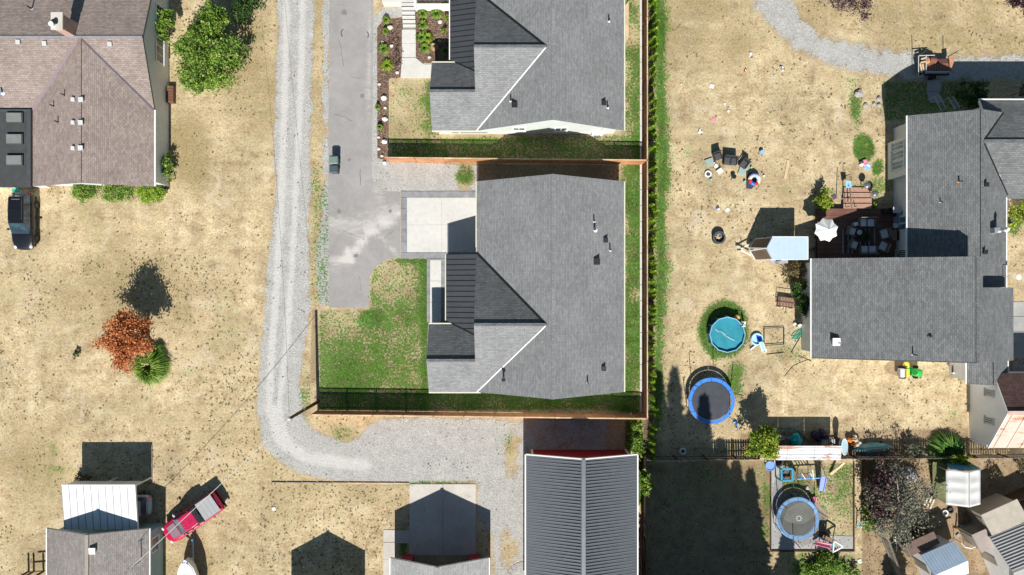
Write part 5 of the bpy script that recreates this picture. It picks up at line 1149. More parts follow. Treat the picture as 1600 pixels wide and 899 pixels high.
shrub('yellow-green bush in the gap east of the rambling house', 1588, 338, (1.0, 1.3), 1.3, LF_YEL, 1600, .10, 68)
shrub('tall pale-tipped shrub north-east of the rambling house', 1579, 150, (.5, .7), 2.2, LF_GREYG, 700, .09, 69)
shrub('dry brown skeletal shrub in front of the white canopy', 1549, 738, (.7, .7), .8, LF_WEED, 160, .07, 70, name='dry_shrub')
shrub('small leafy shrub at the right end of the picket fence', 1590, 722, (.8, .6), 1.3, LF_WEED, 500, .08, 71)
shrub('small yellow pot plant in the shade at the top of the deck', 1364, 322, (.25, .25), .6, LF_YEL, 160, .06, 72, name='potted_plant', cat='plant')
shrub('thin twiggy shrub casting a branched shadow above the picket fence', 1400, 706, (.5, .4), 2.4, LF_WEED, 150, .06, 76)
# planting in the mulch beds of the upper house
for i, (x, y, rr, m_, lab) in enumerate(((604, 32, .3, LF_GREEN, 'green tuft at the upper corner of the left mulch bed'), (603, 50, .26, LF_GREEN, 'green tuft beside the largest pale boulder'), (600, 77, .42, LF_GREEN, 'round green plant in the middle of the left mulch bed'),
        (605, 103, .5, LF_YEL, 'yellow-green spreading plant in the left mulch bed'), (661, 22, .42, LF_GREEN, 'green grass tuft under the white wall, left'), (682, 22, .45, LF_GREEN, 'green grass tuft under the white wall, right'), (661, 40, .38, LF_GREEN, 'green tuft beside the top of the lower walk'),
        (659, 59, .45, LF_GREEN, 'leafy green plant beside the walk, left of a rusty one'), (669, 60, .42, LF_YEL, 'yellow-green plant right of the leafy green plant'), (664, 76, .42, LF_GREEN, 'green plant above the cut corner of the walk'), (696, 81, .32, LF_GREEN, 'green plant in the shade under the porch roof'),
        (591, 168, .22, LF_GREEN, 'small dark shrub beside the second pale boulder in the narrow strip'), (594, 199, .24, LF_GREEN, 'small dark shrub between boulders in the narrow strip'), (679, 74, .3, LF_STRAW, 'dry rusty grass in the right mulch bed'))):
    grass_clump(lab, x, y, rr * 1.15, .45, 150, m_, 80 + i, w_=.022, name='bed_plant', group='plants in the mulch beds')
for i, (x, y, lab) in enumerate(((695, 52, 'round lime shrub beside the metal porch roof'), (699, 31, 'smaller round lime shrub at the upper porch edge'))): shrub(lab, x, y, (.24, .24), .7, LF_YEL, 500, .04, 95 + i)
for i, (x, y, rr) in enumerate(((631, 83, .5), (622, 64, .6), (628, 100, .4), (617, 90, .45))[:3]): shrub('sparse dark twiggy plant in the left mulch bed, %s' % ('nearest the walk', 'below the steps', 'lowest of the three')[i], x - 8, y, (rr, rr), .5, LF_PURP, 110, .05, 97 + i, name='bare_shrub')
# pale boulders
ROCK = M((.62, .58, .52), .85, .15, 3, bump=.5); ROCKW = M((.78, .78, .80), .8, .10, 3, bump=.5); ROCKG = M((.34, .33, .32), .9, .2, 3, bump=.5)
def rock(x, y, rr, lab, m, seed, hz=.7): 
    g = G(x, y); o = MB().blob((0, 0, rr * hz * .6), (rr, rr * .85, rr * hz), seed, .16, 9, 6).build('boulder', m, None, world=False); o.location = g; tag(o, lab, 'boulder', 'pale boulders in the mulch beds' if m is not ROCKG else 'field stones beside the green patch')
for i, (x, y, rr, m, lab) in enumerate(((610, 44, .26, ROCK, 'largest cream boulder, near the garden steps'), (598, 66, .13, ROCK, 'small cream boulder above the round green plant'), (612, 72, .18, ROCK, 'cream boulder right of the round green plant'), (621, 114, .17, ROCK, 'cream boulder beside the end of the walk'), (593, 132, .16, ROCK, 'cream boulder at the top of the narrow mulch strip'),
        (600, 154, .27, ROCKW, 'white angular boulder, uppermost in the narrow strip'), (602, 169, .15, ROCK, 'cream boulder between the two uppermost white ones'), (602, 187, .27, ROCKW, 'white angular boulder, second in the narrow strip'), (592, 215, .13, ROCK, 'small cream boulder above the lowest white one'), (601, 222, .25, ROCKW, 'white angular boulder, lowest in the narrow strip'),
        (592, 233, .15, ROCK, 'cream boulder near the bottom of the narrow strip'), (597, 244, .15, ROCK, 'last cream boulder of the narrow strip'), (601, 255, .2, ROCKW, 'white boulder at the fence corner'), (688, 35, .2, ROCK, 'cream boulder in the right mulch bed near the white wall'), (661, 51, .15, ROCK, 'cream boulder left of the rusty plants'), (671, 90, .16, ROCK, 'cream boulder near the cut corner of the walk'), (687, 65, .18, ROCKG, 'grey boulder in the shade of the porch roof'))): rock(x, y, rr, lab, m, i)
for i, (x, y, rr, lab) in enumerate(((1341, 147, .4, 'grey wedge-shaped stone above the others'), (1352, 165, .22, 'left field stone beside the dry green patch'), (1365, 163, .2, 'middle field stone beside the dry green patch'), (1373, 155, .24, 'upper right field stone in the shadow edge'), (1373, 165, .2, 'lower right field stone'), (1417, 741, .85, 'large grey boulder in the dirt yard below the picket fence'))): rock(x, y, rr, lab, ROCKG, 40 + i, .5)
# tall firs beyond the lower edge of the picture: their shadows reach into it
def fir(x, y, h, rad, seed):
    g = W(x, y); t = thing('fir_tree', 'tall fir beyond the bottom edge whose shadow lies on the lower yards', 'tree', g, 0, 'firs beyond the bottom edge'); r = np.random.default_rng(seed); n = 5200
    u = r.random(n); z = 1.5 + (h - 1.5) * (1 - (1 - u) ** .5 * 1.0) ; z = 1.2 + (h - 1.2) * r.random(n) ** 1.35; lay = np.floor(z / .9); rr = rad * (1 - z / h) ** .8 * (.72 + .28 * np.sin(lay * 2.3 + seed)); a = r.random(n) * 6.283; rr = rr * (.25 + .75 * r.random(n) ** .6) * (1 + .18 * np.sin(a * 5 + lay)); P = np.stack([np.cos(a) * rr, np.sin(a) * rr, z - rr * .25], 1)
    out = np.stack([np.cos(a), np.sin(a), -.3 + 0 * a], 1); tan = np.stack([-np.sin(a), np.cos(a), 0 * a], 1); s = r.uniform(.25, .55, n)[:, None]
    V = np.stack([P - tan * s * .5, P + out * s, P + tan * s * .5, P - out * s], 1).reshape(-1, 3); np_mesh('crown', V, np.arange(len(V)).reshape(-1, 4), LF_CONIFER, t); MB().tube([(0, 0, 0), (0, 0, h * .95)], .32, 8, .04).build('trunk', BARK, t, world=False)
for a in ((1062, 985, 21.8, 3.2, 1), (1036, 965, 20.4, 2.7, 2), (1103, 990, 20.8, 2.6, 3), (1086, 1010, 19.6, 3.2, 11), (1132, 1000, 16.6, 3.6, 12), (1178, 1010, 14.5, 2.6, 13), (1155, 985, 14.0, 3.0, 4), (1232, 1010, 9.5, 2.3, 5), (1020, 1040, 15.0, 2.6, 6), (1090, 1040, 16.0, 3.6, 8), (1400, 985, 7.5, 2.2, 7)): fir(*a)
# ------------------------------------------------------------------ overhead line
t = thing('utility_pole', 'brown utility pole at the corner of the lawn, seen from above', 'utility pole', W(497, 628)); PT = W(497, 628) + Vector((0, 0, 7.6))
MB().tube([W(497, 628), PT], .15, 10, .11).build('pole', WOOD_POLE, t); MB().cyl((PT.x, PT.y), .13, PT.z, PT.z + .06, 10, .05).build('pole_cap', LGREY, t)
MB().box((PT.x + .05, PT.y + .12, PT.z - 3.4), (.16, .1, .3)).build('pole_tag', LGREY, t)
def cable(label, a, b, sagm, r=.014, m=DGREY, n=24, twist=False):
    a = Vector(a); b = Vector(b); pts = [a.lerp(b, i / n) - Vector((0, 0, sagm * 4 * (i / n) * (1 - i / n))) for i in range(n + 1)]; o = MB().tube(pts, r, 5).build('power_cable', m, None, world=False); tag(o, label, 'cable'); return o
fp = W(414, -250) + Vector((0, 0, 7.2))
cable('thin overhead cable running up the gravel track from the pole', PT - Vector((0, 0, .1)), fp, 2.2, .010)
cable('pale service cable from the pole across the red pickup to the teal house', PT - Vector((0, 0, .25)), MAST, .55, .020, LGREY)
# ------------------------------------------------------------------ vehicles (built along +x, nose forward)
def sec(x, w0, z0, w1, z1, w2, z2): return [(x, -w0, z0), (x, -w1, (z0 + z1) / 2), (x, -w1, z1), (x, -w2, z2), (x, w2, z2), (x, w1, z1), (x, w1, (z0 + z1) / 2), (x, w0, z0)]
def paint(name, col, rough=.25):
    t = NT(name); n = t.noise(t.obj(), 2.2, 4, .6); t.col(t.mix(tuple(c * .85 for c in col), col, t.step(n, .35, .65))).rough(t.ramp(t.noise(t.obj(), 7, 3), [(.3, rough), (.7, rough + .16)])); t.b.inputs['Coat Weight'].default_value = .5; t.b.inputs['Coat Roughness'].default_value = .08; return t.m
def wheels(t, xs, w_, r=.36):
    for x in xs:
        for s in (-1, 1):
            o = MB().ring((0, 0), r * .6, r, -.12, .12, 20).build('wheel', RUBBER, t, world=False); o.location = (x, s * (w_ - .12), r); o.rotation_euler = (R(90), 0, 0)
            q = MB().cyl((0, 0), r * .6, -.09, .09, 14).build('rim', DGREY, o, world=False)
def suv(name, label, x, y, heading, col):
    g = G(x, y); t = thing(name, label, 'car', g, heading); P = paint('navy_paint', col)
    S = [sec(-2.46, .62, .45, .70, .75, .66, .93), sec(-2.3, .82, .32, .90, .85, .86, 1.08), sec(-1.5, .84, .28, .93, .90, .90, 1.10), sec(.6, .84, .28, .93, .88, .90, 1.06), sec(.95, .84, .28, .93, .86, .87, 1.04), sec(1.7, .82, .28, .92, .80, .84, .96), sec(2.15, .76, .32, .84, .66, .74, .84), sec(2.5, .50, .38, .56, .58, .46, .70)]
    bo = MB().loft(S).build('body', P, t, world=False, smooth=True); sm_ = bo.modifiers.new('round', 'SUBSURF'); sm_.levels = 2; sm_.render_levels = 2
    gs = [[(-2.2, -.80, 1.05), (-2.2, .80, 1.05), (-1.95, .66, 1.56), (-1.95, -.66, 1.56)], [(.95, -.82, 1.03), (.95, .82, 1.03), (.25, .66, 1.60), (.25, -.66, 1.60)]]
    MB().add(gs[0] + gs[1], [(0, 1, 2, 3), (4, 7, 6, 5), (0, 4, 5, 1), (1, 5, 6, 2), (2, 6, 7, 3), (3, 7, 4, 0)]).build('glasshouse', GLASS, t, world=False)
    MB().add([(1.0, -.78, 1.045), (1.0, .78, 1.045), (.27, .62, 1.625), (.27, -.62, 1.625), (1.03, -.78, 1.02), (1.03, .78, 1.02)], [(0, 1, 2, 3), (0, 4, 5, 1)]).build('windscreen', glass_mat('car_screen', (.018, .035, .045)), t, world=False)
    MB().loft([[(-2.0, -.64, 1.56), (-2.0, .64, 1.56), (-2.0, .60, 1.63), (-2.0, -.60, 1.63)], [(-.9, -.69, 1.60), (-.9, .69, 1.60), (-.9, .64, 1.70), (-.9, -.64, 1.70)], [(.28, -.66, 1.58), (.28, .66, 1.58), (.28, .61, 1.65), (.28, -.61, 1.65)]]).build('roof', P, t, world=False, bevel=.03)
    for s in (-1, 1):
        MB().tube([(-1.85, s * .56, 1.70), (0, s * .57, 1.73)], .018, 5).build('roof_rail', DGREY, t, world=False)
        for x0 in (-.3, -1.25): MB().bar((x0, s * .835, 1.06), (x0 - .03, s * .69, 1.58), .08, .03).build('door_pillar', P, t, world=False)
        MB().blob((.72, s * 1.02, 1.08), (.1, .14, .08), 3, .05).build('mirror', P, t, world=False)
        MB().blob((2.2, s * .66, .72), (.16, .15, .09), 5, .05).build('headlight', M((.7, .72, .74), .1, .05, 3), t, world=False)
        MB().box((-2.36, s * .72, .9), (.05, .2, .28)).build('tail_light', RED, t, world=False)
    MB().box((1.06, 0, 1.02), (.05, 1.45, .03)).build('wiper', CHROME, t, world=False); MB().box((-1.75, 0, 1.64), (.03, .7, .02)).build('roof_bar', GREY, t, world=False)
    MB().box((2.37, 0, .5), (.08, .5, .14)).build('number_plate', LGREY, t, world=False); MB().box((0, 0, .3), (4.3, 1.6, .12)).build('underbody', BLACK, t, world=False); wheels(t, (-1.4, 1.45), .95); return t
suv('parked_car', 'dark navy car parked on the dry grass below the flat roof', 46, 347, R(-90), (.008, .009, .013))
def pickup(x, y, heading):
    g = G(x, y); t = thing('pickup_truck', 'magenta red pickup with a grey bed cover parked beside the teal house', 'pickup truck', g, heading); P = paint('magenta_paint', (.50, .008, .075)); P2 = M((.22, .17, .19), .35, .15, 3)
    S = [sec(-2.84, .84, .55, .90, .80, .88, 1.08), sec(-2.6, .86, .42, .95, .90, .92, 1.14), sec(-.95, .86, .40, .95, .92, .92, 1.14), sec(-.9, .86, .40, .95, .90, .92, 1.10), sec(.95, .86, .40, .95, .88, .91, 1.10), sec(1.25, .86, .40, .95, .88, .88, 1.09), sec(2.1, .84, .40, .94, .82, .82, 1.02), sec(2.5, .74, .42, .84, .70, .72, .92), sec(2.84, .42, .48, .5, .62, .42, .76)]
    bo = MB().loft(S).build('body', P, t, world=False, smooth=True); sm_ = bo.modifiers.new('round', 'SUBSURF'); sm_.levels = 2; sm_.render_levels = 2
    MB().add([(-1.0, -.80, 1.1), (-1.0, .80, 1.1), (-.72, .68, 1.68), (-.72, -.68, 1.68), (1.22, -.82, 1.08), (1.22, .82, 1.08), (.52, .68, 1.70), (.52, -.68, 1.70)], [(0, 1, 2, 3), (4, 7, 6, 5), (0, 4, 5, 1), (1, 5, 6, 2), (2, 6, 7, 3), (3, 7, 4, 0)]).build('glasshouse', GLASS, t, world=False)
    MB().add([(1.27, -.78, 1.085), (1.27, .78, 1.085), (.56, .64, 1.72), (.56, -.64, 1.72), (1.3, -.78, 1.06), (1.3, .78, 1.06)], [(0, 1, 2, 3), (0, 4, 5, 1)]).build('windscreen', glass_mat('tinted_screen', (.06, .10, .11)), t, world=False)
    MB().loft([[(-.76, -.66, 1.68), (-.76, .66, 1.68), (-.76, .60, 1.76), (-.76, -.60, 1.76)], [(-.1, -.72, 1.70), (-.1, .72, 1.70), (-.1, .66, 1.81), (-.1, -.66, 1.81)], [(.54, -.67, 1.70), (.54, .67, 1.70), (.54, .62, 1.77), (.54, -.62, 1.77)]]).build('roof', P, t, world=False, bevel=.03)
    for i in range(5): MB().bar((.48, -.48 + .24 * i, 1.785), (.30, -.48 + .24 * i, 1.80), .05, .02).build('roof_glint_strip', CHROME, t, world=False)
    MB().slab([(2.15, -.55, 1.035), (2.15, .55, 1.035), (1.35, .62, 1.105), (1.35, -.62, 1.105)], .03).build('bonnet_panel', P2, t, world=False)
    for i in range(4): MB().box((-2.45 + .40 * i + .02, 0, 1.19), (.385, 1.62, .05)).build('bed_cover', M((.34, .35, .36), .6, .1, 3), t, world=False)
    MB().box((-1.68, 0, 1.155), (1.66, 1.68, .02)).build('bed_frame', BLACK, t, world=False); MB().box((-2.86, 0, .55), (.14, 1.75, .16)).build('bumper', M((.08, .03, .03), .4, .2, 3), t, world=False)
    for s in (-1, 1):
        for x0 in (.15, -.45): MB().bar((x0 + .05, s * .84, 1.11), (x0, s * .71, 1.68), .07, .03).build('door_pillar', P, t, world=False)
        MB().blob((.98, s * 1.08, 1.12), (.11, .17, .10), 3, .05).build('mirror', BLACK if s > 0 else LGREY, t, world=False)
        MB().blob((2.55, s * .66, .82), (.12, .16, .08), 5, .05).build('headlight', M((.7, .72, .74), .1, .05, 3), t, world=False); MB().box((-2.77, s * .82, .88), (.05, .14, .36)).build('tail_light', RED, t, world=False)
    MB().box((0, 0, .42), (5.0, 1.6, .12)).build('underbody', BLACK, t, world=False); wheels(t, (-1.65, 1.75), .96, .38)
pickup(307, 805, math.atan2(-58, -84) )
# car under the metal carport: only its tail shows
suv('parked_car', 'silver car with its tail showing from under the white metal carport', 199, 786, R(180), (.45, .50, .54))
# boat on its trailer
t = thing('boat', 'white boat with its bow at the bottom edge beside the red pickup', 'boat', W(306, 916), R(92)); bw = M((.80, .81, .82), .35, .04, 3); S = []
for x, w_, z0, z1 in ((-2.6, .95, .75, 1.3), (0, 1.05, .65, 1.4), (1.3, .92, .66, 1.5), (2.2, .62, .8, 1.62), (2.7, .30, .98, 1.72), (2.95, .05, 1.2, 1.78)): S.append([(x, 0, z0 - .12), (x, w_ * .7, z0), (x, w_, z1), (x, -w_, z1), (x, -w_ * .7, z0)])
MB().loft(S).build('hull', bw, t, world=False); MB().loft([[(x, w_, z), (x, -w_, z), (x, -w_ * .9, z + .07), (x, w_ * .9, z + .07)] for x, w_, z in ((.6, .98, 1.46), (1.3, .86, 1.51), (2.2, .56, 1.63), (2.7, .24, 1.73))]).build('deck', bw, t, world=False)
MB().add([(.9, -.7, 1.52), (1.35, -.45, 1.54), (1.35, .45, 1.54), (.9, .7, 1.52), (.7, .6, 1.85), (1.0, .4, 1.87), (1.0, -.4, 1.87), (.7, -.6, 1.85)], [(0, 1, 6, 7), (1, 2, 5, 6), (2, 3, 4, 5)]).build('windscreen', GLASS_B, t, world=False)
MB().box((1.75, 0, 1.62), (.5, .6, .04)).build('deck_hatch', LGREY, t, world=False); MB().tube([(2.5, -.25, 1.75), (2.85, -.12, 1.95), (2.85, .12, 1.95), (2.5, .25, 1.75)], .03, 6).build('bow_rail', LBLUE, t, world=False)
t = thing('boat_trailer', 'blue-grey boat trailer tongue and winch in front of the white boat', 'trailer', W(306, 866), R(92)); MB().bar((-3, 0, .5), (1.3, 0, .5), .1, .1).build('tongue', LGREY, t, world=False)
MB().bar((-.1, 0, .5), (-.1, 0, 1.1), .1, .1).build('winch_post', LGREY, t, world=False); MB().box((-.1, 0, 1.1), (.28, .3, .25)).build('winch', LGREY, t, world=False); MB().box((1.35, 0, .53), (.3, .14, .12)).build('coupler', LBLUE, t, world=False)
for s in (-1, 1): MB().bar((-3, s * .8, .5), (-1.0, s * .1, .5), .08, .1).build('frame_rail', LGREY, t, world=False)
wheels(t, (-2.9,), 1.05, .3)
MB().tube([(.9, .12, .1), (.9, .12, .8)], .04, 6).build('jockey_stand', DGREY, t, world=False)
# enclosed v-nosed trailer
ch = 2.55; t = thing('cargo_trailer', 'pale blue roofed v-nosed cargo trailer parked on the dry yard', 'trailer', W(1225, 378)); P_ = lambda x, y, h: W(x, y, h)
xa, xb_, xn = W(1207, 0, ch).x, W(1261.5, 0, ch).x, W(1198, 0, ch).x; y1_, y0_ = W(0, 371, ch).y, W(0, 405, ch).y; ym_ = (y0_ + y1_) / 2
tb = M((.50, .63, .80), .35, .05, 2, metal=.1); MB().prism([(xa, y1_), (xb_, y1_), (xb_, y0_), (xa, y0_), (xn, ym_)], .55, ch).build('body', M((.62, .60, .58), .5, .06, 2), t)
MB().prism([(xa - .01, y1_ + .02), (xb_ + .02, y1_ + .02), (xb_ + .02, y0_ - .02), (xa - .01, y0_ - .02), (xn - .02, ym_)], ch, ch + .05).build('roof', tb, t)
for i in range(1, 6): x = xa + (xb_ - xa) * i / 6; MB().box((x, ym_, ch + .055), (.03, y1_ - y0_, .02)).build('roof_seam', tb, t)
for xx, yy in ((xb_ + .03, ym_),): MB().box((xx, yy, ch + .02), (.06, y1_ - y0_ + .1, .08)).build('edge_trim', TRIM, t)
for yy in (y1_ + .04, y0_ - .04): MB().box(((xa + xb_) / 2, yy, ch + .02), (xb_ - xa + .1, .05, .08)).build('edge_trim', TRIM, t)
gp0 = Vector((xn - 1.05, ym_ + .0, 0)); dk = M((.12, .085, .065), .35, .3, 2)
for s, yy in ((1, y1_), (-1, y0_)):   # the low sloping nose faces with their dark panels
    a = Vector((xa - .02, yy, ch - .2)); b = Vector((xn - .04, ym_, ch - .2)); c = Vector((xn - .75, ym_ + s * .12, .75)); d = Vector((xa - .75, yy, .75)); MB().add([a, b, c, d, a - Vector((0, 0, .05)), b - Vector((0, 0, .05)), c - Vector((0, 0, .1)), d - Vector((0, 0, .1))], [(0, 1, 2, 3), (4, 7, 6, 5), (0, 3, 7, 4), (1, 0, 4, 5), (2, 1, 5, 6), (3, 2, 6, 7)]).build('nose_panel', dk, t)
    MB().bar(a, d, .07, .07).build('nose_frame', TRIM, t); MB().bar(b, c, .09, .07).build('nose_frame', TRIM, t); MB().bar(d, c, .07, .07).build('nose_frame', TRIM, t)
    MB().bar((xn - .6, ym_ + s * .5, .5), (xn - 1.55, ym_, .5), .08, .1).build('tongue', TRIM, t)
    for x in (xb_ - 1.3, xb_ - 2.0):
        o = MB().ring((0, 0), .2, .34, -.1, .1, 18).build('wheel', RUBBER, t, world=False); o.location = (x - t.location.x, yy - s * .15 - t.location.y, .34); o.rotation_euler = (R(90), 0, 0)
    MB().box((xb_ - 1.65, yy + s * .14, .80), (1.5, .28, .05)).build('mudguard', MT_SILVER, t)
MB().box((xn - 1.6, ym_, .5), (.3, .16, .14)).build('coupler', DGREY, t); MB().tube([(xn - 1.25, ym_ + .15, .05), (xn - 1.25, ym_ + .15, .95)], .04, 6).build('jack', DGREY, t); MB().box((xb_ - 1.7, y0_ - .25, 1.2), (.5, .25, .5)).build('air_unit', MT_SILVER, t)
# flat load trailer at the top right, heaped with rusty timber
p = G(1451, 106); zt = p.z; t = thing('utility_trailer', 'flat utility trailer carrying rusty timber, parked in the house shadow', 'trailer', p); dk2 = M((.17, .07, .045), .8, .25, 3)
for i in range(10): MB().box((-.9 + .25 * i, -.25, .72), (.22, .75, .12)).build('deck_board', M((.25, .125, .09), .85, .3, 4), t, world=False)
MB().box((.1, .32, .70), (2.6, .45, .08)).build('bed', M((.10, .04, .035), .8, .3, 3), t, world=False); MB().box((.1, -.1, .5), (2.7, 1.5, .1)).build('chassis', BLACK, t, world=False)
for a, b in (((-1.45, -1.05, .9), (-1.45, .72, .9)), ((-1.45, .75, .9), (-.1, .75, 1.0)), ((-.85, -.62, 1.0), (-.85, .78, 1.0)), ((-.85, -.66, .95), (1.25, -.66, .95)), ((-1.45, -1.05, .9), (-1.0, -.9, .9))): MB().bar(a, b, .06, .06).build('rail', LGREY, t, world=False)
for i in range(12): MB().box((-.75 + .17 * i, -.72, .80), (.12, .03, .3)).build('side_slat', MT_BLUE, t, world=False)
for a, b in (((-1.25, .42, .95), (-.75, .55, 1.0)), ((-1.3, .12, .95), (-.65, .25, 1.0)), ((-1.3, .05, .9), (-1.15, -.75, .9)), ((-1.1, .0, .9), (-.98, -.6, .9))): MB().bar(a, b, .14, .06).build('plank', TAN, t, world=False)
MB().blob((-.7, .3, 1.02), (.2, .3, .15), 4, .2).build('sack', M((.50, .26, .12), .8, .25, 4), t, world=False); MB().tube([(-.55, .35, 1.0), (.0, .28, 1.0)], .25, 8).build('roll', M((.2, .08, .06), .8, .2, 3), t, world=False)
MB().slab([(1.15, .62, 1.0), (1.6, .7, 1.0), (1.62, .2, .95), (1.45, -.3, .9), (1.3, -.2, .9)], .1).build('rust_board', M((.40, .21, .12), .85, .3, 2.5), t, world=False)
for s in (-1, 1):
    o = MB().ring((0, 0), .18, .32, -.1, .1, 18).build('wheel', RUBBER, t, world=False); o.location = (0.1, s * .9 - .1, .32); o.rotation_euler = (R(90), 0, 0)
for x in (-1.45, 1.3): MB().tube([(x, .75, .6), (x, .8, 2.0)], .04, 6).build('stake', DGREY, t, world=False)
# ride-on mower
t = thing('ride_on_mower', 'green and yellow ride-on mower on a bare patch below the big roof', 'mower', W(1415, 581)); dx = 0
MB().loft([[(x, -w_, .35), (x, w_, .35), (x, w_ * .9, z), (x, -w_ * .9, z)] for x, w_, z in ((.15, .28, .85), (.5, .34, .95), (.85, .32, .9), (1.05, .2, .7))]).build('bonnet', GREEN, t, world=False, smooth=True)
MB().box((-.25, -.02, .62), (.42, .62, .12)).build('seat', YELLOW, t, world=False, bevel=.05); MB().box((-.48, -.02, .85), (.1, .6, .45)).build('backrest', YELLOW, t, world=False, bevel=.04)
MB().lathe((-.1, .55, .2), [(.3, 0), (.34, .08), (.2, .16), (.05, .18)], 14).build('deck_cover', YELLOW, t, world=False); MB().box((-.1, .1, .28), (1.1, .7, .14)).build('deck', GREEN, t, world=False, bevel=.04)
MB().ring((.25, 0), .13, .17, .98, 1.01, 14).build('steering_wheel', BLACK, t, world=False); MB().box((-.75, -.02, .62), (.4, .75, .5)).build('grass_box', LGREY, t, world=False, bevel=.06)
for x, r_ in ((-.45, .28), (.75, .2)):
    for s in (-1, 1): o = MB().ring((0, 0), r_ * .5, r_, -.1, .1, 16).build('wheel', RUBBER, t, world=False); o.location = (x, s * .44, r_); o.rotation_euler = (R(90), 0, 0)
# wheeled bins by the road
for y, m_, lab in ((253.5, M((.15, .22, .20), .5, .2, 3), 'green lidded wheeled bin by the asphalt edge'), (267.5, M((.06, .085, .11), .5, .2, 3), 'dark blue-grey wheeled bin by the asphalt edge')):
    t = thing('wheeled_bin', lab, 'bin', W(526, y), 0, 'wheeled bins at the road edge'); MB().loft([[(-.26, -.28, .08), (.26, -.28, .08), (.26, .28, .08), (-.26, .28, .08)], [(-.33, -.34, 1.0), (.33, -.34, 1.0), (.33, .34, 1.0), (-.33, .34, 1.0)]]).build('body', m_, t, world=False, bevel=.03)
    MB().loft([[(-.37, -.36, 1.0), (.37, -.36, 1.0), (.37, .36, 1.0), (-.37, .36, 1.0)], [(-.30, -.27, 1.08), (.30, -.27, 1.08), (.30, .27, 1.08), (-.30, .27, 1.08)]]).build('lid', m_, t, world=False, bevel=.02)
    MB().tube([(-.25, .40, 1.0), (.25, .40, 1.0)], .025, 6).build('handle', BLACK, t, world=False)
    for s in (-1, 1): o = MB().cyl((0, 0), .11, -.03, .03, 12).build('wheel', RUBBER, t, world=False); o.location = (s * .28, .30, .11); o.rotation_euler = (0, R(90), 0)
# ------------------------------------------------------------------ trampolines
NET = NT('safety_net'); NET.col((.05, .055, .07)); NET.rough(.8); tr_ = NET.n.new('ShaderNodeBsdfTransparent'); mx_ = NET.n.new('ShaderNodeMixShader'); mx_.inputs[0].default_value = .28; NET.l.new(tr_.outputs[0], mx_.inputs[1]); NET.l.new(NET.b.outputs[0], mx_.inputs[2]); NET.l.new(mx_.outputs[0], NET.out.inputs[0])
def trampoline(label, x, y, r, padm, matm, tilt=0, polh=1.7, net=True, seed=0):
    g = W(x, y); t = thing('trampoline', label, 'trampoline', g); z = .85; n = 12; rnd = random.Random(seed)
    for k in range(n): MB().ring((0, 0), r - .30, r, z, z + .06, 3, 2 * math.pi * k / n + .01, 2 * math.pi * (k + 1) / n - .01).build('pad', padm, t, world=False)
    MB().cyl((0, 0), r - .34, z - .02, z, 40).build('jumping_mat', matm, t, world=False); MB().tube([(math.cos(a) * r, math.sin(a) * r, z) for a in [2 * math.pi * k / 32 for k in range(32)]], .03, 6, closed=True).build('frame', MT_SILVER, t, world=False)
    for k in range(48): a = 2 * math.pi * k / 48; MB().bar((math.cos(a) * (r - .36), math.sin(a) * (r - .36), z - .01), (math.cos(a) * (r - .28), math.sin(a) * (r - .28), z - .01), .015, .015).build('spring', CHROME, t, world=False)
    tops = []
    for k in range(6):
        a = 2 * math.pi * (k + .3) / 6; c, s = math.cos(a), math.sin(a); hh = z + polh * rnd.uniform(.9, 1.02); lean = .15 * rnd.uniform(.2, 1.6)
        MB().tube([(c * r, s * r, z), (c * (r + .03), s * (r + .03), .05), (c * (r - .0) - s * .5, s * r + c * .5, .05), (c * r - s * .5, s * r + c * .5, z * .9)], .03, 6).build('leg', MT_SILVER, t, world=False)
        tp = (c * (r + .10 + lean), s * (r + .10 + lean), hh); tops.append(tp); MB().tube([(c * (r + .04), s * (r + .04), .3), tp], .035, 6).build('net_pole', padm if k % 2 else BLACK, t, world=False)
    if net:
        vs = []; fs = []; m = 36
        for k in range(m):
            a = 2 * math.pi * k / m; q = 6 * (k / m) - .3; fr = abs((q % 1) - .5) * 2; rt = r + .04 - .12 * (1 - fr); vs += [(math.cos(a) * (r - .05), math.sin(a) * (r - .05), z + .05), (math.cos(a) * rt, math.sin(a) * rt, z + polh * (.80 + .12 * fr))]
        for k in range(m): a, b = 2 * k, 2 * ((k + 1) % m); fs.append((a, b, b + 1, a + 1))
        MB().add(vs, fs).build('safety_net', NET.m, t, world=False, smooth=True)
    return t
DARKMAT = M((.055, .06, .075), .55, .25, 1.6); GREYMAT = M((.13, .135, .125), .6, .25, 1.2)
trampoline('large trampoline with a bright blue rim and black mat, half in tree shade', 1107, 624, 1.98, M((.06, .24, .72), .35, .15, 2), DARKMAT, seed=1, net=False)
t = trampoline('trampoline with a pale blue rim and netting inside the play area', 1240, 805, 1.82, M((.20, .38, .66), .45, .15, 2), GREYMAT, seed=4, polh=1.5)
for k in range(8): a = 2 * math.pi * k / 8; MB().ring((math.cos(a) * .2 + .1, math.sin(a) * .2), .02, .05, .852, .858, 6).build('mat_mark', WHITE, t, world=False)
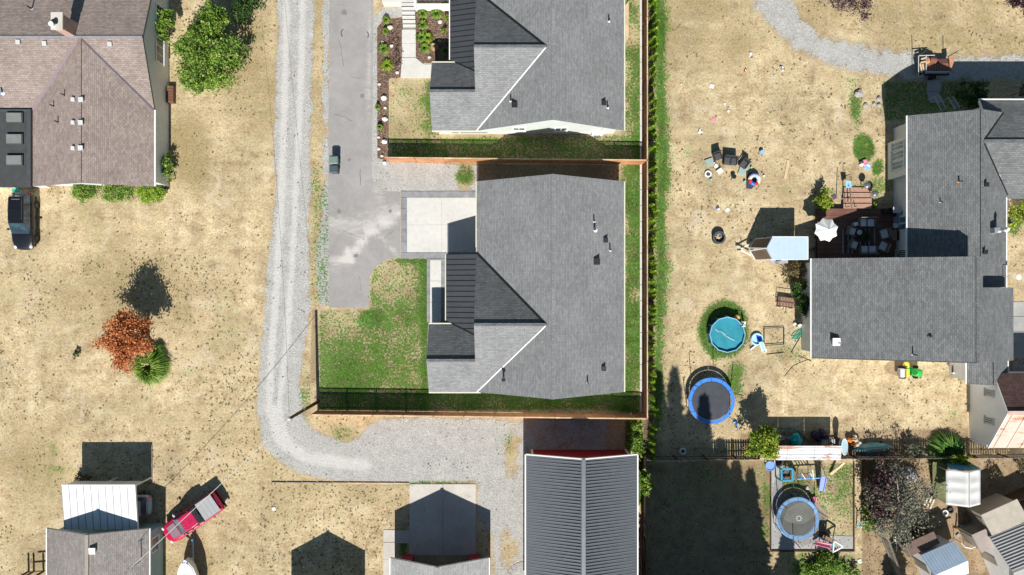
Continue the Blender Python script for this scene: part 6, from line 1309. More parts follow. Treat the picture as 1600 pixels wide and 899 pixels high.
# ------------------------------------------------------------------ pools
t = thing('round_pool', 'round above-ground pool with a teal cover, in a ring of green grass', 'pool', W(1132, 522)); r0 = 1.5; pts = [(math.cos(2 * math.pi * k / 12) * r0, math.sin(2 * math.pi * k / 12) * r0) for k in range(12)]
for k in range(12):
    a, b = pts[k], pts[(k + 1) % 12]; MB().add([(a[0], a[1], .0), (b[0], b[1], 0), (b[0], b[1], .78), (a[0], a[1], .78), (a[0] * .97, a[1] * .97, 0), (b[0] * .97, b[1] * .97, 0), (b[0] * .97, b[1] * .97, .78), (a[0] * .97, a[1] * .97, .78)], [(0, 1, 2, 3), (4, 7, 6, 5), (3, 2, 6, 7), (0, 4, 5, 1)]).build('wall_panel', M((.02, .10, .42), .35, .2, 2), t, world=False)
    q = MB(); q.tube([(a[0] * 1.01, a[1] * 1.01, .8), (b[0] * 1.01, b[1] * 1.01, .8)], .045, 6); q.build('rim_tube', M((.25, .48, .62), .4, .15, 3), t, world=False); MB().bar((a[0] * 1.05, a[1] * 1.05, 0), (a[0] * 1.02, a[1] * 1.02, .8), .05, .05).build('leg', LGREY, t, world=False)
nn = 26; vs = [(0, 0, .62)]; fs = []
rr_ = np.random.default_rng(3)
def wz(x, y): return .63 + .012 * math.sin(x * 7 + y * 3) + .035 * math.exp(-((y + .55 * x + .05 + .08 * math.sin(x * 4)) / .05) ** 2) * (1 if -.9 < x < 1.1 else 0)
for i in range(1, 15):
    for k in range(48): a = 2 * math.pi * k / 48; q = 1.43 * i / 14; vs.append((math.cos(a) * q, math.sin(a) * q, wz(math.cos(a) * q, math.sin(a) * q)))
for k in range(48): fs.append((0, 1 + k, 1 + (k + 1) % 48))
for i in range(13):
    for k in range(48): a = 1 + i * 48 + k; b = 1 + i * 48 + (k + 1) % 48; fs.append((a, a + 48, b + 48, b))
MB().add(vs, fs).build('pool_cover', M((.035, .26, .34), .35, .2, 1.2, spec=.5), t, world=False, smooth=True)
MB().tube([(-1.0, .45, .66), (-.75, .25, .67), (-.45, .22, .67), (-.2, -.05, .67), (.3, -.35, .67), (.65, -.5, .67)], .018, 5).build('cover_crease', WHITE, t, world=False)
t = thing('pool_filter', 'round amber filter drum beside the teal pool', 'pool filter', W(1149.5, 496)); MB().lathe((0, 0, 0), [(.18, 0), (.2, .3), (.25, .42), (.2, .52), (.08, .58)], 14).build('drum', M((.72, .44, .12), .5, .15, 3), t, world=False); MB().tube([(-.1, -.1, .2), (-.5, -.5, .3)], .04, 6).build('hose', LGREY, t, world=False)
t = thing('pool_ladder', 'white pool ladder on the right rim of the teal pool', 'ladder', W(1157, 506))
for s in (-.2, .2): MB().tube([(.25, s, 0), (.15, s, .9), (-.2, s, .95), (-.25, s, .5)], .03, 6).build('side_rail', WHITE, t, world=False)
for i in range(3): MB().box((.22 - .05 * i, 0, .25 + .25 * i), (.14, .42, .04)).build('step', WHITE, t, world=False)
t = thing('paddling_pool', 'small pale blue round paddling pool beside the big pool', 'pool', W(1182, 530)); MB().lathe((0, 0, 0), [(.5, 0), (.56, .1), (.52, .22), (.44, .22), (.42, .06)], 20).build('tub', M((.42, .68, .90), .4, .1, 3), t, world=False); MB().slab([(-.08, .40, .08), (.36, .25, .08), (.38, -.2, .08), (.05, -.35, .08)], .03).build('water', BLUE, t, world=False)
t = thing('toddler_slide', 'blue and white toddler slide leaning over the paddling pool', 'slide', W(1188, 543)); MB().slab([(-.3, .5, .5), (.0, .55, .5), (.45, -.3, .12), (.1, -.35, .12)], .05).build('chute', LBLUE, t, world=False)
for s in (0, .32): MB().bar((-.3 + s, .5, .55), (.1 + s, -.35, .18), .05, .12).build('side_rail', WHITE, t, world=False)
MB().bar((-.9, -.2, .1), (-.4, .2, .1), .12, .1).build('foot', WHITE, t, world=False); MB().ring((.3, -.25), .14, .2, .05, .14, 14).build('float_ring', WHITE, t, world=False)
# ------------------------------------------------------------------ deck of the rambling house
DZ = .45; dk = thing('timber_deck', 'reddish brown timber deck in the corner of the rambling house', 'deck', W(1345, 365)); xa, xb_ = W(1277, 0, DZ).x, uw - .02; ya, yb = W(0, 326, DZ).y, ln - .35
n = 31
for i in range(n):
    y = ya + (yb - ya) * (i + .5) / n; MB().box(((xa + xb_) / 2, y, DZ - .02), (xb_ - xa, abs(yb - ya) / n - .018, .04)).build('deck_plank', WOOD_DECK, dk)
MB().box(((xa + xb_) / 2, (ya + yb) / 2, DZ / 2 - .05), (xb_ - xa - .1, abs(yb - ya) - .1, DZ - .1)).build('deck_frame', WOOD_DARK, dk)
for i in range(4):
    y0_, y1_ = 293 + i * 8.5, 301 + i * 8.5; h = .14 + .1 * i; a = W(1318, y0_, h); b = W(1362, y1_, h)
    for j in range(3): MB().box(((a.x + b.x) / 2, a.y + (b.y - a.y) * (j + .5) / 3, h - .02), (b.x - a.x, abs(b.y - a.y) / 3 - .012, .04)).build('stair_board', M((.42, .26, .19), .75, .15, 3), dk)
    MB().box(((a.x + b.x) / 2, b.y, h - .12), (b.x - a.x, .03, .2)).build('riser', WOOD_DARK, dk)
t = thing('stair_railing', 'dark metal railing beside the deck steps', 'railing', W(1318, 300))
for y in (276, 293, 310, 325): p = W(1317.5, y); MB().bar(p, p + Vector((0, 0, 1.05)), .05, .05).build('post', BLACK, t)
MB().bar(W(1317, 276, .95), W(1317, 324, 1.1), .06, .06).build('hand_rail', BLACK, t); MB().bar(W(1328, 292, .5), W(1331, 326, 1.0), .08, .06).build('hand_rail', WOOD_GREY, t)
for q in ((1330, 292), (1331, 324)): p = W(*q); MB().bar(p, p + Vector((0, 0, .9)), .06, .06).build('post', WOOD_GREY, t)
# parasol
t = thing('parasol', 'white octagonal parasol standing on the left end of the deck', 'parasol', W(1281, 358) + Vector((0, 0, 0))); ps = W(1293.5, 359, 2.5) - W(1281, 358); top = Vector((ps.x, ps.y, 2.75)); pc = M((.80, .82, .82), .7, .04, 2); rim = []
for k in range(8): a = 2 * math.pi * (k + .35) / 8; rim.append(Vector((ps.x + math.cos(a) * 1.02, ps.y + math.sin(a) * 1.02, 2.22)))
for k in range(8):
    a, b = rim[k], rim[(k + 1) % 8]; mid = (a + b) / 2; mid = mid + (Vector((ps.x, ps.y, mid.z)) - mid) * .10; q = Vector((0, 0, -.02)); MB().add([top, a, mid, b, top + q, a + q, mid + q, b + q], [(0, 1, 2), (0, 2, 3), (4, 6, 5), (4, 7, 6), (1, 5, 6, 2), (2, 6, 7, 3)]).build('canopy_panel', pc, t, world=False)
    MB().bar(top - Vector((0, 0, .06)), a - Vector((0, 0, .03)), .02, .02).build('rib', LGREY, t, world=False)
MB().tube([(ps.x, ps.y, DZ), (ps.x, ps.y, 2.7)], .025, 8).build('pole', LGREY, t, world=False); MB().cyl((ps.x, ps.y), .25, DZ, DZ + .08, 16).build('base', DGREY, t, world=False); MB().blob((ps.x, ps.y, 2.78), (.04, .04, .05), 1, 0).build('finial', LGREY, t, world=False)
# furniture
CUSH = M((.62, .64, .66), .85, .08, 3); WICK = M((.18, .165, .155), .8, .25, 9); DWICK = M((.045, .042, .045), .7, .3, 9)
def seat(name, label, cat, x, y, w_, d, rz, frame, cush, z0=0.0, back=.75, ground=True, plants=0, group=None):
    g = G(x, y); g.z += z0
    if z0: q = W(x, y, z0); g = Vector((q.x, q.y, z0))
    t = thing(name, label, cat, g, R(rz), group)
    MB().box((0, 0, .2), (w_, d, .2)).build('seat_frame', frame, t, world=False, bevel=.02)
    n = 1 if w_ < 1.0 else 2
    for i in range(n): MB().box((-w_ / 2 + w_ * (i + .5) / n, -.04, .36), (w_ / n - .14, d - .18, .13)).build('cushion', cush, t, world=False, bevel=.04)
    MB().box((0, d / 2 - .03, back / 2 + .1), (w_, .08, back - .1)).build('backrest', frame, t, world=False, bevel=.02)
    for s in (-1, 1): MB().box((s * (w_ / 2 - .03), 0, .5), (.07, d, .07)).build('armrest', frame, t, world=False); 
    for s in (-1, 1):
        for q in (-1, 1): MB().box((s * (w_ / 2 - .05), q * (d / 2 - .05), .24), (.05, .05, .48)).build('leg', frame, t, world=False)
    return t
def box_(name, label, cat, x, y, s, m, z0=0.0, rz=0, lid=None, group=None, part='body'):
    q = W(x, y, z0) if z0 else G(x, y); t = thing(name, label, cat, q, R(rz), group); MB().box((0, 0, s[2] / 2), s).build(part, m, t, world=False, bevel=min(s) * .12)
    if lid: MB().box((0, 0, s[2] + .015), (s[0] * 1.04, s[1] * 1.04, .04)).build('lid', lid, t, world=False, bevel=.01)
    return t
seat('patio_sofa', 'grey cushioned patio sofa at the top of the deck group', 'sofa', 1351, 348, 1.35, .8, 0, WICK, CUSH, DZ); seat('patio_sofa', 'patio sofa with a curved dark throw, nearest the big roof', 'sofa', 1353, 391, 1.45, .75, 180, WICK, CUSH, DZ)
seat('patio_chair', 'grey patio chair left of the planter, upper one', 'chair', 1327, 362, .72, .72, 72, WICK, CUSH, DZ, group='patio chairs on the deck'); seat('patio_chair', 'grey patio chair left of the planter, lower one', 'chair', 1330, 383, .72, .75, 68, WICK, CUSH, DZ, group='patio chairs on the deck')
seat('patio_chair', 'grey patio chair right of the planter, upper one', 'chair', 1379, 366, .85, .75, -75, WICK, CUSH, DZ, group='patio chairs on the deck'); seat('patio_chair', 'grey patio chair with a dark bag, lower right of the group', 'chair', 1377, 386, .85, .75, -115, WICK, CUSH, DZ, group='patio chairs on the deck')
for x, y, lab in ((1334, 351, 'small square white side table by the upper sofa'),): box_('side_table', lab, 'table', x, y, (.30, .30, .45), WHITE, DZ, 20)
t = thing('round_table', 'small round pale table between the left patio chairs', 'table', W(1338.5, 364, DZ)); MB().cyl((0, 0), .22, .48, .51, 18).build('table_top', LGREY, t, world=False); MB().cyl((0, 0), .03, 0, .48, 8).build('leg', DGREY, t, world=False)
t = thing('round_table', 'small dark round table right of the upper sofa', 'table', W(1369, 354, DZ)); MB().cyl((0, 0), .2, .48, .51, 18).build('table_top', DGREY, t, world=False); MB().cyl((0, 0), .03, 0, .48, 8).build('leg', DGREY, t, world=False)
pl = thing('planter', 'low planter of dark green leaves in the middle of the deck furniture', 'planter', W(1349, 371, DZ)); MB().box((0, 0, .2), (.75, .8, .4)).build('trough', DGREY, pl, world=False, bevel=.02); crown(pl, 700, (0, 0, .5), (.4, .45, .2), 18, .07, 5, LF_DARK, 'foliage')
rg = thing('striped_rug', 'dark outdoor rug with pale stripes under the patio furniture', 'rug', W(1342, 377, DZ)); MB().box((0, 0, .012), (2.75, 2.1, .012)).build('mat', M((.09, .06, .055), .9, .2, 5), rg, world=False)
for x in (1317, 1325, 1331, 1344, 1352, 1358, 1366): MB().box((W(x, 0, DZ).x - rg.location.x, 0, .021), (.09 if x != 1317 else .12, 2.08, .006)).build('stripe', M((.30, .28, .26), .9, .12, 5), rg, world=False)
box_('storage_box', 'brown deck storage box against the right-hand chairs', 'box', 1393, 368, (.42, .9, .5), M((.30, .19, .13), .75, .15, 3), DZ); box_('storage_box', 'dark storage chest beside the house wall on the deck', 'box', 1403, 366, (.45, 1.1, .45), M((.07, .035, .03), .75, .2, 3), DZ)
box_('grill', 'black lidded grill in the shade by the house wall', 'grill', 1393, 330, (.7, .5, .85), BLACK, DZ, 0, LGREY); box_('black_crate', 'black crate left of the lidded grill', 'box', 1381, 331, (.5, .45, .6), BLACK, DZ)
t = thing('kettle_grill', 'round dark kettle grill beside the house wall', 'grill', W(1404, 334, DZ)); MB().lathe((0, 0, .55), [(.05, 0), (.25, .1), (.3, .25), (.2, .4), (.04, .46)], 16).build('bowl', M((.14, .16, .2), .2, .2, 2, metal=.5), t, world=False)
for k in range(3): a = k * 2.09; MB().bar((math.cos(a) * .1, math.sin(a) * .1, .65), (math.cos(a) * .28, math.sin(a) * .28, 0), .03, .03).build('leg', DGREY, t, world=False)
box_('cool_box', 'pale grey box against the wall under the blue windows', 'box', 1404, 345, (.55, .6, .5), LGREY, DZ, 0, LGREY); box_('white_box', 'white box with a dark coil on it beside the blue windows', 'box', 1399, 353, (.5, .45, .4), WHITE, DZ); box_('cool_box', 'blue-grey box left of the pale grey box', 'box', 1398, 344, (.35, .6, .5), M((.2, .27, .33), .6, .2, 3), DZ)
box_('wood_stool', 'wooden stool by the glazed door of the deck', 'stool', 1401, 394, (.4, .3, .45), TAN, DZ)
for x, y, lab in ((1348, 292, 'shiny round kettle grill at the head of the deck steps, upper one'), (1360, 305, 'shiny round kettle grill at the head of the deck steps, lower one')):
    t = thing('kettle_grill', lab, 'grill', W(x - 1, y)); MB().lathe((0, 0, .6), [(.05, 0), (.25, .08), (.3, .22), (.26, .32), (.12, .42), (.03, .44)], 18).build('bowl', M((.35, .37, .39), .18, .15, 2, metal=.7), t, world=False)
    for k in range(3): a = k * 2.09; MB().bar((math.cos(a) * .1, math.sin(a) * .1, .65), (math.cos(a) * .28, math.sin(a) * .28, 0), .03, .03).build('leg', DGREY, t, world=False)
t = thing('towel', 'blue and white towel hanging on the stair railing', 'towel', W(1317, 290)); MB().slab([(-.2, .25, .9), (.25, .2, .95), (.3, -.3, .9), (-.1, -.35, .75)], .03).build('cloth', LBLUE, t, world=False)
box_('cloth', 'dark purple cloth lying on the grass left of the deck steps', 'cloth', 1303, 308, (.4, .4, .05), PURPLE, 0, 25); box_('ball', 'small white ball at the side of the deck steps', 'ball', 1316, 311, (.16, .16, .16), WHITE)
t = thing('bicycle_pile', 'tangled dark bicycle between the cargo trailer and the deck', 'bicycle', W(1268, 391)); 
for x in (-.4, .4): MB().ring((x, 0), .24, .29, .1, .14, 18).build('wheel', LGREY if x < 0 else DGREY, t, world=False)
for a, b in (((-.4, 0, .12), (0, .15, .2)), ((0, .15, .2), (.4, 0, .12)), ((-.15, -.1, .15), (.1, .2, .2)), ((-.4, 0, .12), (.0, -.1, .2))): MB().bar(a, b, .04, .04).build('frame_tube', PURPLE, t, world=False)
# iron hand rails on the steps at the front of the rambling house
for x, lab, s in ((1457, 'left white metal handrail panel at the front steps', 1), (1478, 'right white metal handrail panel at the front steps', .75)):
    g = G(x, 166); t = thing('handrail', lab, 'railing', g, 0, 'handrails of the front steps'); c = Vector((0, 0, 1.2)); a = Vector((-.45, .55 * s, 1.0)); b = Vector((.12, -.65 * s, 1.0)); u = Vector((.42, .12, .0))
    for q in (Vector((0, 0, 0)), u): MB().bar(a + q, b + q, .05, .05).build('side_bar', LGREY, t, world=False)
    for k in range(7): p_ = a.lerp(b, k / 6); MB().bar(p_, p_ + u, .03, .03).build('cross_bar', LGREY, t, world=False)
    for p_ in (a, b): MB().bar(p_, (p_.x, p_.y, 0), .04, .04).build('post', LGREY, t, world=False)
# ------------------------------------------------------------------ furniture and toys on the dry yard
seat('wicker_chair', 'black wicker chair at the left of the lawn set', 'chair', 1119, 245, .68, .7, 18, DWICK, DGREY, group='black wicker lawn set'); seat('wicker_loveseat', 'black wicker loveseat in the middle of the lawn set', 'sofa', 1139, 252, 1.15, .72, -6, DWICK, DGREY, group='black wicker lawn set'); seat('wicker_chair', 'black wicker chair at the right of the lawn set', 'chair', 1161, 257, .66, .7, -38, DWICK, DGREY, group='black wicker lawn set')
box_('seat_cushion', 'grey-green cushion left of the black wicker chair', 'cushion', 1108, 254, (.68, .62, .14), M((.30, .38, .36), .85, .1, 3), 0, 20); box_('seat_cushion', 'grey-green cushion below the right wicker chair', 'cushion', 1159, 268, (.60, .62, .14), M((.30, .40, .38), .85, .1, 3), 0, -20)
TOY = [('float_ring', 'white ring float below the left cushion', 1106, 272, 'ring', WHITE, .24), ('play_table', 'white toy table beside the wicker set', 1124, 268, 'boxy', WHITE, .5), ('toy_heap', 'heap of white and dark toys by the left chair', 1118, 259, 'heap', WHITE, .4), ('folding_stool', 'black folding seat in front of the wicker set', 1145, 277, 'stool', BLACK, .45),
  ('toy_bucket', 'small teal bucket near the white ring float', 1110, 281, 'blob', TEAL, .2), ('toy_fish', 'teal toy beside the large inflatable ring', 1163, 284, 'blob', TEAL, .22), ('toy_car', 'red toy at the right arm of the wicker set', 1172, 252, 'blob', RED, .18), ('toy_stool', 'bright blue stool above the lawn set', 1189, 239, 'stool', LBLUE, .42),
  ('toy_bottle', 'teal bottle beside the right wicker chair', 1173, 262, 'blob', TEAL, .2), ('toy_bag', 'small white bag right of the inflatable ring', 1193, 275, 'blob', WHITE, .17), ('toy_truck', 'navy and white toy truck above the fire ring', 1120, 325, 'heap', BLUE, .26), ('white_tile', 'square white lid lying right of the toy truck', 1136.5, 328, 'tile', WHITE, .3),
  ('toy_plane', 'white toy with a dark strap near the top of the yard', 1173, 86, 'heap', WHITE, .36), ('toy_figure', 'red toy lying in the upper yard', 1164, 110, 'heap', RED, .26), ('toy_track', 'cream toy track piece below the red toy', 1112, 135, 'tile', WHITE, .32), ('toy_cart', 'white toy cart with a dark top near the gravel drive', 1224, 107, 'heap', WHITE, .34),
  ('flying_disc', 'coral pink flying disc on the dry grass', 1115.5, 187, 'disc', PINK, .2), ('toy_horse', 'white toy with a black shade in the middle yard', 1094, 207, 'heap', WHITE, .34), ('toy_ball', 'orange and white ball near the hedge', 1066, 236, 'blob', ORANGE, .16), ('paper_cup', 'tiny white cup near the hedge in the upper yard', 1064, 132, 'blob', WHITE, .12),
  ('beach_float', 'pink and purple float on the green patch by the shadow', 1348, 255, 'heap', PINK, .5), ('beach_towel', 'pale blue and white cloth beside the pink float', 1355, 261, 'tile', LBLUE, .45), ('paper_scrap', 'white scrap in the middle of the upper yard', 1132, 163, 'tile', WHITE, .15), ('paper_scrap', 'second white scrap just below the first in the upper yard', 1138, 174, 'tile', WHITE, .18),
  ('jar_cover', 'white round lid at the foot of the hedge side shadow', 1031, 670, 'disc', LGREY, .12), ('paper_cup', 'small white cup above the large trampoline', 1084, 568, 'blob', WHITE, .12), ('hose_reel', 'white round hose reel beside the picket fence', 1066.5, 705, 'ring', WHITE, .24), ('toy_gun', 'dark blue toy beside the large trampoline', 1149, 663, 'bar', BLUE, .6),
  ('toy_mower', 'bright green and white toy against the wall of the rambling house', 1242, 480, 'heap', LIME, .34), ('laundry_bag', 'white bag heap against the west wall of the rambling house', 1245, 506, 'heap', WHITE, .5), ('blue_bag', 'blue bag beside the white bag heap', 1258, 501, 'heap', BLUE, .34), ('white_jug', 'white jug right of the green hose pile', 1259, 513, 'blob', WHITE, .22),
  ('toy_box', 'pink and white toy box by the play area trampoline', 1271, 780, 'boxy', PINK, .5), ('toy_cup', 'pink cup on the play area floor', 1265, 838, 'blob', PINK, .2), ('white_toy', 'white toy above the play area trampoline', 1260, 763, 'heap', WHITE, .3), ('dog_bowl', 'dark bowl in the dirt yard, right one', 1484, 797, 'ring', BLACK, .22), ('dog_bowl', 'bowl with white water in the dirt yard, left one', 1476, 801, 'ring', WHITE, .22),
  ('plastic_tub', 'pale teal plastic tub below the play area', 1343, 877, 'tile', M((.55, .72, .66), .5, .1, 3), .3), ('ball', 'white ball in the leaves below the play area', 1268, 877, 'blob', WHITE, .15), ('cement_block', 'pale block among sticks in the dirt yard', 1502, 822, 'boxy', LGREY, .3), ('cement_block', 'grey block at the foot of the dirt yard path', 1496, 836, 'boxy', GREY, .3),
  ('valve_cover', 'white valve cover in the dry yard below the timber edging', 428, 795, 'disc', WHITE, .16), ('drain_stub', 'brown pipe stub standing in the front lawn', 619, 455, 'boxy', BROWN, .14), ('survey_cap', 'small white cap on the lower yard shadow', 475, 886, 'disc', WHITE, .07), ('orange_cone', 'small orange toy by the toy plane', 1157, 106, 'blob', ORANGE, .1)]
for i, (nm, lab, x, y, k, m_, s) in enumerate(TOY):
    t = thing(nm, lab, nm.replace('_', ' '), G(x, y), R(37 * i)); r = random.Random(i)
    if k == 'ring': MB().tube([(math.cos(a) * s, math.sin(a) * s, s * .35) for a in [2 * math.pi * q / 16 for q in range(16)]], s * .33, 7, closed=True).build('ring', m_, t, world=False, smooth=True); MB().cyl((0, 0), s * .7, .01, .04, 14).build('base', DGREY, t, world=False)
    elif k == 'boxy': MB().box((0, 0, s * .35), (s, s * .8, s * .12)).build('top', m_, t, world=False, bevel=.01); [MB().box((a * s * .42, b * s * .32, s * .15), (s * .12, s * .12, s * .3)).build('leg', m_, t, world=False) for a in (-1, 1) for b in (-1, 1)]
    elif k == 'heap':
        for q in range(4): MB().blob((r.uniform(-.5, .5) * s, r.uniform(-.5, .5) * s, s * .22), (s * r.uniform(.25, .5), s * r.uniform(.2, .4), s * .22), i * 5 + q, .25).build('piece', m_ if q % 2 == 0 else (DGREY if q == 1 else WHITE), t, world=False)
    elif k == 'stool': MB().cyl((0, 0), s * .45, s * .7, s * .78, 12).build('seat', m_, t, world=False); [MB().bar((math.cos(a) * s * .3, math.sin(a) * s * .3, s * .7), (math.cos(a) * s * .55, math.sin(a) * s * .55, 0), .04, .04).build('leg', BLACK, t, world=False) for a in (.5, 2.1, 3.7, 5.2)]
    elif k == 'blob': MB().blob((0, 0, s * .55), (s * .6, s * .5, s * .55), i, .12, 10, 7).build('body', m_, t, world=False, smooth=True); MB().cyl((0, 0), s * .2, s * .9, s * 1.2, 8).build('neck', WHITE, t, world=False)
    elif k == 'tile': MB().box((0, 0, .04), (s * 1.2, s, .05)).build('sheet', m_, t, world=False, bevel=.01); MB().box((s * .3, 0, .07), (s * .3, s * .6, .03)).build('fold', WHITE, t, world=False)
    elif k == 'disc': MB().lathe((0, 0, 0), [(s * .6, 0), (s, .02), (s, .05), (s * .7, .06), (.01, .07)], 16).build('disc', m_, t, world=False)
    elif k == 'bar': MB().bar((-s / 2, 0, .12), (s / 2, 0, .12), .14, .12).build('barrel', m_, t, world=False, bevel=.02); MB().box((-s * .3, -.08, .1), (.1, .2, .08)).build('grip', WHITE, t, world=False)
# big inflatable ring on its mat
t = thing('inflatable_ring', 'large red, white and blue inflatable ring on a navy mat', 'inflatable', W(1174, 283)); segs = [WHITE, LBLUE, M((.45, .45, .75), .4, .1, 3), WHITE, RED, BLUE, RED, WHITE]; pr = [(math.cos(a) * .37, math.sin(a) * .37) for a in [0]]
for k in range(8): MB().tube([(math.cos(a) * .38 + .1, math.sin(a) * .38 + .05, .45) for a in [2 * math.pi * (k + q / 4) / 8 for q in range(5)]], .17, 8).build('ring_segment', segs[k], t, world=False, smooth=True)
MB().slab([(-.45, .65, .25), (.45, .6, .25), (.5, -.2, .2), (.0, -.7, .04), (-.45, -.65, .04)], .06).build('mat', M((.03, .04, .08), .6, .2, 3), t, world=False)
t = thing('plank', 'pale loose plank lying on the dry yard', 'plank', W(1229, 265), R(80)); MB().box((0, 0, .04), (1.65, .22, .05)).build('board', WOOD_PALE, t, world=False)
t = thing('fire_ring', 'black steel fire ring with ashes in the dry yard', 'fire ring', W(1121.5, 372)); MB().ring((0, 0), .43, .53, 0, .42, 28).build('ring_wall', RUBBER, t, world=False); MB().ring((0, 0), .40, .55, .42, .46, 28).build('rim', DGREY, t, world=False); MB().cyl((0, 0), .43, .01, .1, 20).build('ash', M((.16, .17, .2), .95, .4, 8), t, world=False)
for a in (.3, 1.8, 2.6): MB().bar((math.cos(a) * .3, math.sin(a) * .3, .16), (-math.cos(a) * .25, -math.sin(a) * .25, .14), .08, .07).build('log', WOOD_PALE, t, world=False)
# wire cart, hose, frames by the west wall
t = thing('wire_cart', 'rusty wire mesh cart standing west of the rambling house', 'cart', W(1226, 472), R(-8)); 
for z in (.35, .75):
    for a, b in (((-.75, .42), (.75, .42)), ((-.75, -.42), (.75, -.42)), ((-.75, -.42), (-.75, .42)), ((.75, -.42), (.75, .42)), ((-.75, 0), (.75, 0))):
        MB().bar((*a, z), (*b, z), .035, .035).build('frame_bar', WOOD_DARK, t, world=False)
for i in range(7): MB().bar((-.75 + .25 * i, .42, .75), (-.75 + .25 * i, -.42, .35), .02, .02).build('wire', WOOD_DARK, t, world=False)
MB().bar((.05, -.42, .4), (.0, -1.0, .3), .05, .05).build('handle', WOOD_DARK, t, world=False); MB().box((0, 0, .33), (1.4, .8, .02)).build('tray', M((.30, .19, .14), .8, .25, 4), t, world=False)
for x in (-.5, .5): o = MB().ring((0, 0), .08, .16, -.04, .04, 12).build('wheel', RUBBER, t, world=False); o.location = (x, -.45, .16); o.rotation_euler = (R(90), 0, 0)
def hose(label, pts, m, r=.018, name='garden_hose'):
    P = [W(x, y, .03) for x, y in pts]; Q = []
    for i in range(len(P) - 1):
        p0, p1, p2, p3 = P[max(i - 1, 0)], P[i], P[i + 1], P[min(i + 2, len(P) - 1)]
        for k in range(6): u = k / 6; Q.append(.5 * ((2 * p1) + (p2 - p0) * u + (2 * p0 - 5 * p1 + 4 * p2 - p3) * u * u + (3 * p1 - p0 - 3 * p2 + p3) * u ** 3))
    Q.append(P[-1]); o = MB().tube(Q, r, 5).build(name, m, None, world=False, smooth=True); tag(o, label, 'hose')
pile = [(1245 + 6 * math.cos(a * 1.9) * (1 + .3 * math.sin(a)), 523 + 7 * math.sin(a * 1.7)) for a in np.linspace(0, 14, 26)]
hose('tangled green garden hose beside the west wall', [(1233, 515), (1236, 525)] + pile + [(1258, 512)], M((.03, .34, .24), .4, .2, 3), .022)
hose('green hose looping behind the rusty lean-to roof', [(1207, 672), (1225, 669), (1245, 672), (1258, 684), (1272, 698)], M((.03, .25, .16), .4, .2, 3), .03)
hose('dark hose across the grass below the rambling house corner', [(1226, 588), (1240, 572), (1258, 564), (1266, 562)], BLACK)
hose('pale hose in the shade beside the white hose reel', [(1068, 706), (1090, 700), (1120, 702), (1150, 706), (1160, 698)], M((.2, .3, .25), .5, .2, 3))
def frame_(label, pts, h, m, name='goal_frame', cat='frame', r=.03):
    t = thing(name, label, cat, W(*pts[0])); P = [W(x, y, h) for x, y in pts]
    for a, b in zip(P, P[1:] + P[:1]): MB().tube([a, b], r, 6).build('tube', m, t)
    for p in P: MB().tube([p, Vector((p.x, p.y, 0))], r, 6).build('leg', m, t)
frame_('thin black rectangular frame standing on the grass right of the paddling pool', [(1194, 513), (1225, 512), (1225, 538), (1194, 540)], .12, BLACK)
for a, b, lab in (((1236, 551), (1250, 528), 'thin dark stick below the green hose'), ((1249, 556), (1268, 565), 'thin dark stick near the corner of the big roof'), ((1198, 554), (1225, 551), 'thin stick lying in the grass below the black frame')):
    t = MB().tube([W(*a, .04), W(*b, .05)], .025, 5).build('stick', WOOD_DARK, None, world=False); tag(t, lab, 'stick')
# little white gate below the big roof
t = thing('white_gate', 'small white rail gate below the corner of the big roof', 'gate', W(1498, 578)); MB().bar(W(1488, 583, .7), W(1510, 586, .7), .07, .09).build('rail', TRIM, t); MB().bar(W(1488, 571, .5), W(1488, 582, .5), .07, .09).build('rail', WOOD_DARK, t)
for q in ((1488, 583), (1510, 586), (1488, 571)): p = W(*q); MB().bar(p, p + Vector((0, 0, .8)), .08, .08).build('post', TRIM, t)
sheet('small_slab', [(1490, 571), (1508, 573), (1509, 583), (1490, 581)], CONC_B, .05)
# ------------------------------------------------------------------ lean-to and heaps along the picket fence
t = thing('long_lean_to', 'long low lean-to with a flaking white metal roof behind the picket fence', 'shed', W(1257, 690)); lx, lxx = W(1188, 0, 1.9).x, W(1315, 0, 1.9).x; l0, l1 = W(0, 719, 1.7).y, W(0, 697, 2.0).y; nsh = 2
for i in range(3):
    xa_, xb2 = lx + (lxx - lx) * i / 3, lx + (lxx - lx) * (i + 1) / 3; MB().slab([(xa_ + .01, l0, 1.75), (xb2 - .01, l0, 1.75), (xb2 - .01, l1, 2.0), (xa_ + .01, l1, 2.0)], .05).build('roof_panel', MT_RUSTY, t)
for i in range(4): y = l0 + (l1 - l0) * (i + .5) / 4; MB().bar((lx, y, 1.80 + .06 * i), (lxx, y, 1.80 + .06 * i), .03, .03).build('roof_rib', MT_WHITE, t)
MB().box(((lx + lxx) / 2, l0 + .12, .85), (lxx - lx - .2, .06, 1.65)).build('wall', WOOD_DARK, t)
for x in (lx + .2, (lx + lxx) / 2, lxx - .2): MB().box((x, l1 - .1, .95), (.1, .1, 1.85)).build('post', WOOD_DARK, t)
t = thing('metal_tub', 'upright pale blue metal tub at the end of the long lean-to', 'tub', W(1306, 692)); pts = [(math.cos(a) * .26, math.sin(a) * .68) for a in [2 * math.pi * k / 16 for k in range(16)]]
b = MB(); b.loft([[(p[0] * .8, p[1] * .85, .9) for p in pts], [(p[0], p[1], 1.5) for p in pts]]); o = b.build('shell', M((.45, .60, .68), .35, .12, 3, metal=.2), t, world=False); rm = MB().ring((0, 0), .94, 1.04, 1.5, 1.54, 16).build('rim', TRIM, t, world=False); rm.scale = (.27, .69, 1); MB().box((0, 0, .45), (.3, 1.0, .9)).build('stand', WOOD_DARK, t, world=False)
t = thing('canoe', 'upturned blue-green canoe lying along the picket fence', 'canoe', W(1360, 699), R(4)); S = []
